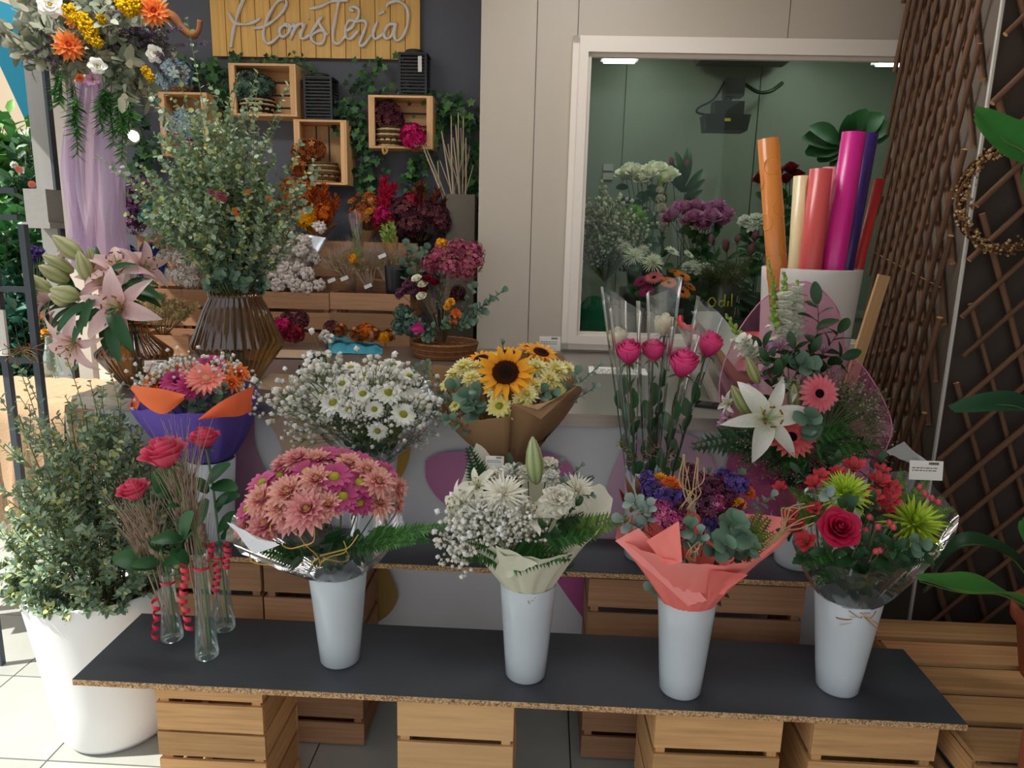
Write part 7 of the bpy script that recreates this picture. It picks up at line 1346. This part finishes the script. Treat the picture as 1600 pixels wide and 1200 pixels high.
big_leaf(bp_, [c_, P(1660, 900, 2.0), P(1640, 400, 1.9), P(1610, 255, 1.86), P(1570, 220, 1.84), P(1522, 178, 1.82)], .125, G0, '#418c3c', .25, tw=(0, -1, .6), pet=2)
big_leaf(bp_, [c_, P(1650, 880, 2.2), P(1640, 690, 2.2), P(1600, 640, 2.2), P(1545, 632, 2.2), P(1486, 640, 2.2)], .1, '#1c3e2a', '#2c5438', .3, tw=(0, -.5, 1))
big_leaf(bp_, [c_, P(1640, 900, 2.05), P(1612, 840, 2.05), P(1597, 810, 2.05)], .07, G0, G1, .3, tw=(0, -1, .3))
wr = P(1580, 310, 2.62); rw = sz(wr, 78); wt = thing('dried_wreath', 'dried twig wreath with tan berries on the trellis at right', 'wreath', wr-Vector((0, 0, rw)))
for k in range(9):
    ph = rnd.uniform(0, 6); a = MB(); pts = [wr+Vector(((rw+.012*math.sin(5*g+ph))*math.cos(g), .012*math.cos(4*g+ph*2)-.0, (rw+.012*math.sin(5*g+ph))*math.sin(g))) for g in [2*PI*i/48 for i in range(49)]]; tube(a, pts, .004, 4, pick(['#6a4a34', '#7c5a3e', '#4c3626']), False); part('twig_ring', a.mesh('ring', M_DRY), wt)
a = MB(); Ms = []; Cs = []
for i in range(520): g = rnd.uniform(0, 2*PI); p = wr+Vector((math.cos(g)*(rw+rnd.gauss(0, .014)), rnd.gauss(-.012, .012), math.sin(g)*(rw+rnd.gauss(0, .014)))); Ms.append(m34(face(p, rv(), rnd.uniform(.004, .009)))); Cs.append(pick(['#a8845a', '#c4a070', '#8a6844', '#d4b484']))
a.scatter(*OCT, Ms, Cs); part('dried_berries', a.mesh('berries', M_DRY), wt, kind='stuff')
# ---------------------------------------------------------------- left: arch with flowers and tulle, table, stand, street
AY = 3.35
ar = thing('flower_stand', 'white stand draped behind the lilac tulle', 'stand', (P(140, 380, AY+.1).x, AY+.12, FZ)); xs = P(140, 300, AY+.12).x
bar('upright', ar, (xs+.1, AY+.14, 1.09), (.07, .05, 2.6), mat('stand_white', '#d8d0c4', rough=.6)); bar('upright', ar, (xs-.1, AY+.14, 1.09), (.07, .05, 2.6), MATS['stand_white']); bar('foot', ar, (xs, AY+.14, FZ+.01), (.34, .3, .02), MATS['stand_white'])
dr = MB(); V = []; n = 40; rows = 14
for j in range(rows+1):
    s = j/rows; cxp = 128+(18 if s < .3 else 18+(s-.3)*10); y = 130+s*290; wpx = 44*(.75+.35*math.sin(min(1, s*1.3)*PI*.8))
    for k in range(n+1):
        u_ = -1+2*k/n; p = P(cxp+u_*wpx, y, AY+.03); V.append((p.x+.012*math.sin(k*.5+s*6), AY+.02-.05*(1-u_*u_)+.02*math.sin(k*.55+math.sin(s*4)*1.8)*(0.5+s)+.012*math.sin(k*1.3+s*3), p.z))
k_ = n+1; dr.add(V, [(i*k_+j, i*k_+j+1, (i+1)*k_+j+1, (i+1)*k_+j) for i in range(rows) for j in range(n)], '#ffffff')
tu = thing('tulle_drape', 'lilac tulle drape hanging below the big flower arrangement', 'fabric', (xs, AY, P(140, 420, AY).z)); part('tulle_layer', dr.mesh('tulle', F_TULLE), tu); part('tulle_layer', dr.mesh('tulle2', F_TULLE), tu, T((.012, .03, 0)))
tg = thing('hanging_arrangement', 'large silk flower arrangement with orange dahlias above the lilac tulle', 'arrangement', P(150, 110, AY)); fc = P(150, 60, AY+.05)
for k, x, y, s, d, *dd in [('dahlia', 107, 72, 52, -.16), ('dahlia', 240, 18, 52, -.12), ('dahlia', 118, 28, 40, -.08), ('camellia', 152, 103, 28, -.16), ('camellia', 242, 84, 28, -.1), ('camellia', 78, 8, 40, -.12), ('dahlia', 125, 122, 16, -.1), ('alst_lilac', 145, 125, 24, -.12), ('alst_lilac', 140, 128, 20, -.1)]: p = P(x, y, AY+d); flower(tg, k, p, tocam(p)+Vector((0, 0, .2)), sz(p, s), .1)
mim = lib('mimosa', lambda: f_balls(['#e0b010', '#ecc420', '#c49408'], 46, .13, False, -.3, M_DRY)())
for x, y, s in ((110, 18, 22), (118, 28, 20), (135, 40, 24), (142, 55, 24), (152, 66, 18), (130, 30, 20), (198, 12, 24), (212, 8, 22), (190, 5, 20), (160, 30, 16), (228, 110, 14), (234, 120, 14), (145, 45, 18), (205, 18, 18)): p = P(x, y, AY-.15); o = part('mimosa_cluster', mim[0], tg, face(p, tocam(p), sz(p, s))); part('cluster_core', mim[1][0][1], o, W[o.name])
DC = ['#9a9f8a', '#b4b69e', '#868e7a', '#7a8470', '#c2c0a8']
br = []
for i in range(70):
    g = rnd.uniform(0, 2*PI); q = math.sqrt(rnd.random()); br.append((fc+rv(.05), P(145+math.cos(g)*125*q, 42+math.sin(g)*82*q, AY+.05-.2*(1-q)+rnd.uniform(-.05, .1))))
foliage(tg, br, LEAF, .055, DC, 13, 2, '#8a846a', 'dried_foliage', tl=.2)
br = [(fc, P(x, y, AY+rnd.uniform(-.12, .02))) for x, y in ((20, 60), (30, 85), (50, 95), (10, 45), (190, 125), (200, 140), (222, 150), (215, 125), (180, 120), (205, 85), (170, 70), (45, 60), (220, 140), (195, 110))]
foliage(tg, br, LEAF, .07, DC, 16, 3, '#8a846a', 'dried_leaves', tl=.22)
br = [(fc, P(x, y, AY-.1)) for x, y in ((200, 40), (205, 55), (215, 45), (75, 70), (265, 60), (270, 75), (255, 90), (80, 100), (180, 20), (190, 55))]
foliage(tg, br, TINY, .012, ['#5c4a5c', '#75607a', '#463a48', '#4c5a44'], 40, 4, '#4a4440', 'filler_blossom', tl=.3)
hang_ = []
for a_, b_ in (((165, 120), (165, 190)), ((175, 120), (178, 230)), ((185, 120), (190, 255)), ((190, 120), (205, 190)), ((170, 130), (162, 205)), ((180, 110), (198, 225)), ((100, 95), (92, 165)), ((105, 110), (112, 200)), ((110, 130), (122, 245)), ((90, 95), (84, 150)), ((185, 125), (185, 215)), ((160, 120), (172, 180)), ((195, 130), (200, 200)), ((115, 130), (118, 215))):
    hang_.append((P(*a_, AY-.1), P(*b_, AY-.12)))
foliage(tg, hang_, NEED, .055, ['#3f7a38', '#5c9a4c', '#2f6230'], 64, 0, '#4c6a34', 'hanging_leaflets', droop=-.02)
part('driftwood', tube(MB(), smoothline([P(250, 20, AY-.05), P(270, 26, AY-.05), P(285, 45, AY-.05), P(300, 55, AY-.05), P(310, 48, AY-.05), P(312, 32, AY-.05)], 5), [.02]*8+[.017]*10+[.011]*8, 7, '#8a5a3a').mesh('wood', M_DRY), tg)
# small bright spotlight behind the arrangement
sp = P(208, 213, 3.75); sl = thing('spot_lamp', 'small lit white spot lamp beside the tulle', 'lamp', sp); part('lamp_body', tube(MB(), [sp+Vector((-.05, .03, .0)), sp], .038, 18, '#dcd8d0').mesh('body', M_PLAST), sl); part('lamp_bulb', tube(MB(), [sp+Vector((.0, 0, 0)), sp+Vector((.006, -.006, 0))], .026, 16, '#ffffff').mesh('bulb', mat('lamp_glow', '#fff4e0', emit=14)), sl)
part('bracket', tube(MB(), [sp+Vector((-.03, .03, .03)), Vector((sp.x-.03, 3.8, 3.09))], .008, 6, '#dcd8d0').mesh('bracket', M_PLAST), sl)
# window post with moulding
pp = P(80, 250, 3.9); ps = thing('stone_post', 'grey stone doorway post behind the lilac tulle', 'post', (pp.x-.08, 3.95, FZ)); mst = mat('grey_stone', '#9a9a98', rough=.8, noise=(6, .12))
bar('shaft', ps, (pp.x-.06, 3.98, 1.44), (.1, .12, 3.32), mst); bar('metal_edge', ps, (pp.x+.0, 3.93, 1.44), (.015, .05, 3.32), M_GREYM); q = P(70, 322, 3.85); bar('stone_block', ps, (q.x, 3.85, q.z), (.12, .14, .17), mst); bar('stone_ledge', ps, (q.x, 3.85, q.z-.1), (.15, .17, .03), mst)
# burlap covered table with bottles
TZ = .86; tc = PZ(70, 600, TZ); TX0, TX1, TY0, TY1 = -3.2, P(150, 590, 3.0).x, 2.78, 3.3
tbl = thing('side_table', 'low table under a tan burlap cloth beside the counter', 'table', ((TX0+TX1)/2, 3.05, FZ))
for x in (TX0+.06, TX1-.08):
    for y in (TY0+.06, TY1-.06): bar('leg', tbl, (x, y, .31), (.04, .04, 1.05), M_WOODD)
bar('table_top', tbl, ((TX0+TX1)/2, (TY0+TY1)/2, TZ-.02), (TX1-TX0-.04, TY1-TY0-.04, .025), M_WOODD)
a = MB(); V = []; n = 46; BUR = '#b09474'
for j in range(10):
    for k in range(n+1):
        x = TX0+(TX1-TX0)*k/n; f_ = .018*math.sin(k*1.1)+.012*math.sin(k*2.7+1)
        if j < 4: y = TY1-(TY1-TY0)*j/3; z = TZ+.004*math.sin(k*2.3+j); 
        else: y = TY0-.01+f_*(j-3)/3-.008*(j-3); z = TZ-.085*(j-3)
        V.append((x, y, z))
k_ = n+1; a.add(V, [(i*k_+j, i*k_+j+1, (i+1)*k_+j+1, (i+1)*k_+j) for i in range(9) for j in range(n)], BUR)
V = []
for j in range(6):
    for k in range(13): y = TY0+(TY1-TY0)*k/12; V.append((TX1+.015*math.sin(k*1.7)*j/3+.006*j, y, TZ-.1*j))
a.add(V, [(i*13+j, i*13+j+1, (i+1)*13+j+1, (i+1)*13+j) for i in range(5) for j in range(12)], BUR); solo('burlap_cloth', a.mesh('burlap', mat('burlap', '#b8997a', rough=.95, noise=(220, .2), bump=.6)), 'tan burlap cloth draped over the side table', 'tablecloth')
def bottle(lab, bx, by, ty, r, stems, labf):
    b = PZ(bx, by, TZ); b = Vector((b.x, b.y+r*.8, TZ+.004)); h = P(bx, ty, b.y).z-TZ; a = MB(); lathe(a, [(.0001, .004), (r*.95, 0), (r, .01), (r*.75, h*.45), (r*.42, h*.75), (r*.4, h*.95), (r*.45, h), (r*.4, h), (r*.36, h*.9), (r*.68, h*.42), (r*.92, .016), (.0001, .014)], 26, '#ffffff'); solo('glass_bottle', a.mesh('bottle', F_GLASS), lab, 'bottle', T(b), 'small glass bottles on burlap table')
    t = thing('flower_sprig', labf, 'flowers', b+Vector((0, 0, .02)))
    for k, x, y, s in stems: p = P(x, y, b.y); flower(t, k, p, (p-b)+tocam(p)*.2, sz(p, s)); part('stem', tube(MB(), [b+Vector((0, 0, .02)), b+Vector((0, 0, h)), p], .002, 4, '#4c6a3c', False).mesh('stem', M_STEM), t)
bottle('small clear glass bottle with yellow flowers beside the metal stand', 75, 590, 525, .045, [('straw_yellow', 70, 518, 14), ('straw_yellow', 62, 528, 12), ('plume_yellow', 66, 500, 18)], 'tiny yellow flower sprig in the glass bottle by metal stand')
bottle('small clear glass bottle nearest the brown lily vase', 127, 573, 545, .045, [('statice', 120, 520, 14)], 'tiny lilac sprig in the bottle next to brown vase')
lv = thing('lavender_sprig', 'lavender sprigs standing behind the metal stand', 'flowers', Vector((P(55, 560, 2.9).x, 2.9, TZ+.006)))
for x, y in ((46, 398), (52, 392), (58, 402), (62, 395), (50, 410)): p = P(x, y, 2.92); flower(lv, 'statice', p, (0, 0, 1), sz(p, 18)); part('stem', tube(MB(), [Vector((P(55, 560, 2.9).x, 2.9, TZ+.006)), p], .002, 4, '#5c6a5c', False).mesh('stem', M_STEM), lv)
# dark metal grid stand in front of the table
GY = 2.62; gs = thing('metal_grid_stand', 'dark grey metal ladder stand at the far left edge', 'stand', (P(68, 665, GY).x-.06, GY, FZ)); xa, xb = P(10, 565, GY).x, P(52, 500, GY).x
xc = xa-.18
for x in (xc, xa, xb): bar('upright', gs, (x, GY, .68 if x == xb else .64), (.024, .024, 1.8) if x == xb else (.024, .024, 1.72), M_GREYM)
for y in (298, 340, 452, 563): z = P(30, y, GY).z; bar('crossbar', gs, ((xc+xb)/2, GY, z), (xb-xc-.025, .018, .02), M_GREYM)
bar('crossbar', gs, ((xc+xb)/2, GY, .1), (xb-xc-.025, .018, .02), M_GREYM)
q = P(0, 520, GY-.03); fr_ = thing('framed_card', 'small white framed card hung on the metal stand', 'picture frame', (q.x, q.y, q.z-.08)); part('card_panel', box(MB(), (0, 0, 0), (.1, .004, .15), '#e8e4dc').mesh('p', M_PAPER, False), fr_, T((q.x-.035, q.y, q.z)))
for s_, c__ in (((.012, .012, .17), (.02, 0)), ((.012, .012, .17), (-.09, 0))): bar('frame_side', fr_, (q.x+c__[0], q.y, q.z), s_, mat('frame_white', '#dcd8d0', rough=.5))
for dz in (-.08, .08): bar('frame_rail', fr_, (q.x-.035, q.y, q.z+dz), (.1, .012, .012), MATS['frame_white'])
rf = raffia(P(35, 548, GY-.03), .09, 34, ('#a8825a', '#8c6a48', '#c09a6c')); solo('raffia_bow', rf.mesh('bow', M_DRY), 'tan raffia bow tied to the metal stand', 'bow', kind='stuff')
# ---- street seen past the doorway
slab('wall_street', (-14, 10.5, FZ-.11), (-3.4, 10.9, 7), mat('street_facade', '#c9b79c', rough=.85, noise=(1.2, .12)))
aw = thing('street_awning', 'teal fabric awning seen outside at the upper left', 'awning', P(30, 120, 5.6)); V = [P(-40, 20, 5.6), P(20, 60, 5.5), P(62, 195, 5.5), P(50, 205, 5.6), P(-40, 40, 6.4)]
a = MB(); pts_ = [P(-60, -20, 6.2), P(52, 20, 6.0), P(60, 200, 5.4), P(44, 198, 5.4), P(-20, 60, 5.7)]; a.add([tuple(p) for p in pts_]+[tuple(p+Vector((0, .03, 0))) for p in pts_], [(0, 1, 2, 3, 4), (9, 8, 7, 6, 5)]+[(i, i+5, (i+1) % 5+5, (i+1) % 5) for i in range(5)], '#1d6478'); part('awning_fabric', a.mesh('fabric', M_CLOTH, False), aw)
part('awning_pole', tube(MB(), [P(52, 200, 5.45), Vector((P(52, 200, 5.45).x, 5.45, FZ-.012))], .02, 8, '#8a8a86').mesh('pole', M_PLAST), aw)
def street_plant(label, x, y, Y, rx, ry, n, cols, ls, fl_=None):
    c = P(x, y, Y); b = Vector((c.x, Y, FZ-.012)); t = thing('street_plant', label, 'plant', b, 'potted plants outside the shop'); R_ = sz(c, rx); H_ = sz(c, ry)
    part('plant_pot', lathe(MB(), vase_prof(.11, .15, .28), 24, '#4a4a4c').mesh('pot', M_PLAST), t, T(b)); br = []
    for i in range(n): g = i*2.4; q = math.sqrt((i+.5)/n); br.append((b+Vector((0, 0, .25)), c+Vector((math.cos(g)*R_*q, math.sin(g)*R_*q, H_*rnd.uniform(-1, 1)))))
    foliage(t, br, LEAF, ls, cols, 20, 2, '#4c5a34', tl=.09)
    for x_, y_, k in fl_ or []: p = P(x_, y_, Y-R_); flower(t, k, p, tocam(p), sz(p, 12))
street_plant('bright green potted plant outside at the upper left', 15, 215, 4.9, 40, 32, 16, ['#4c8c3c', '#6aa84c', '#3a7434'], .16)
street_plant('dark green flowering plant outside beside the stone post', 50, 265, 4.6, 30, 55, 18, ['#35603c', '#456e48', '#2c5234'], .1, [(22, 258, 'carn_white'), (30, 265, 'gerb_salmon'), (66, 275, 'gerb_salmon'), (50, 288, 'gerb_salmon')])
street_plant('green potted shrub outside behind the metal stand', 15, 370, 4.3, 40, 60, 22, ['#2f6a38', '#4c8c4c', '#24542c'], .11)
street_plant('teal green low shrub outside between the stand bars', 25, 480, 4.1, 30, 50, 20, ['#2c5e50', '#3e7a66', '#24503c'], .09)
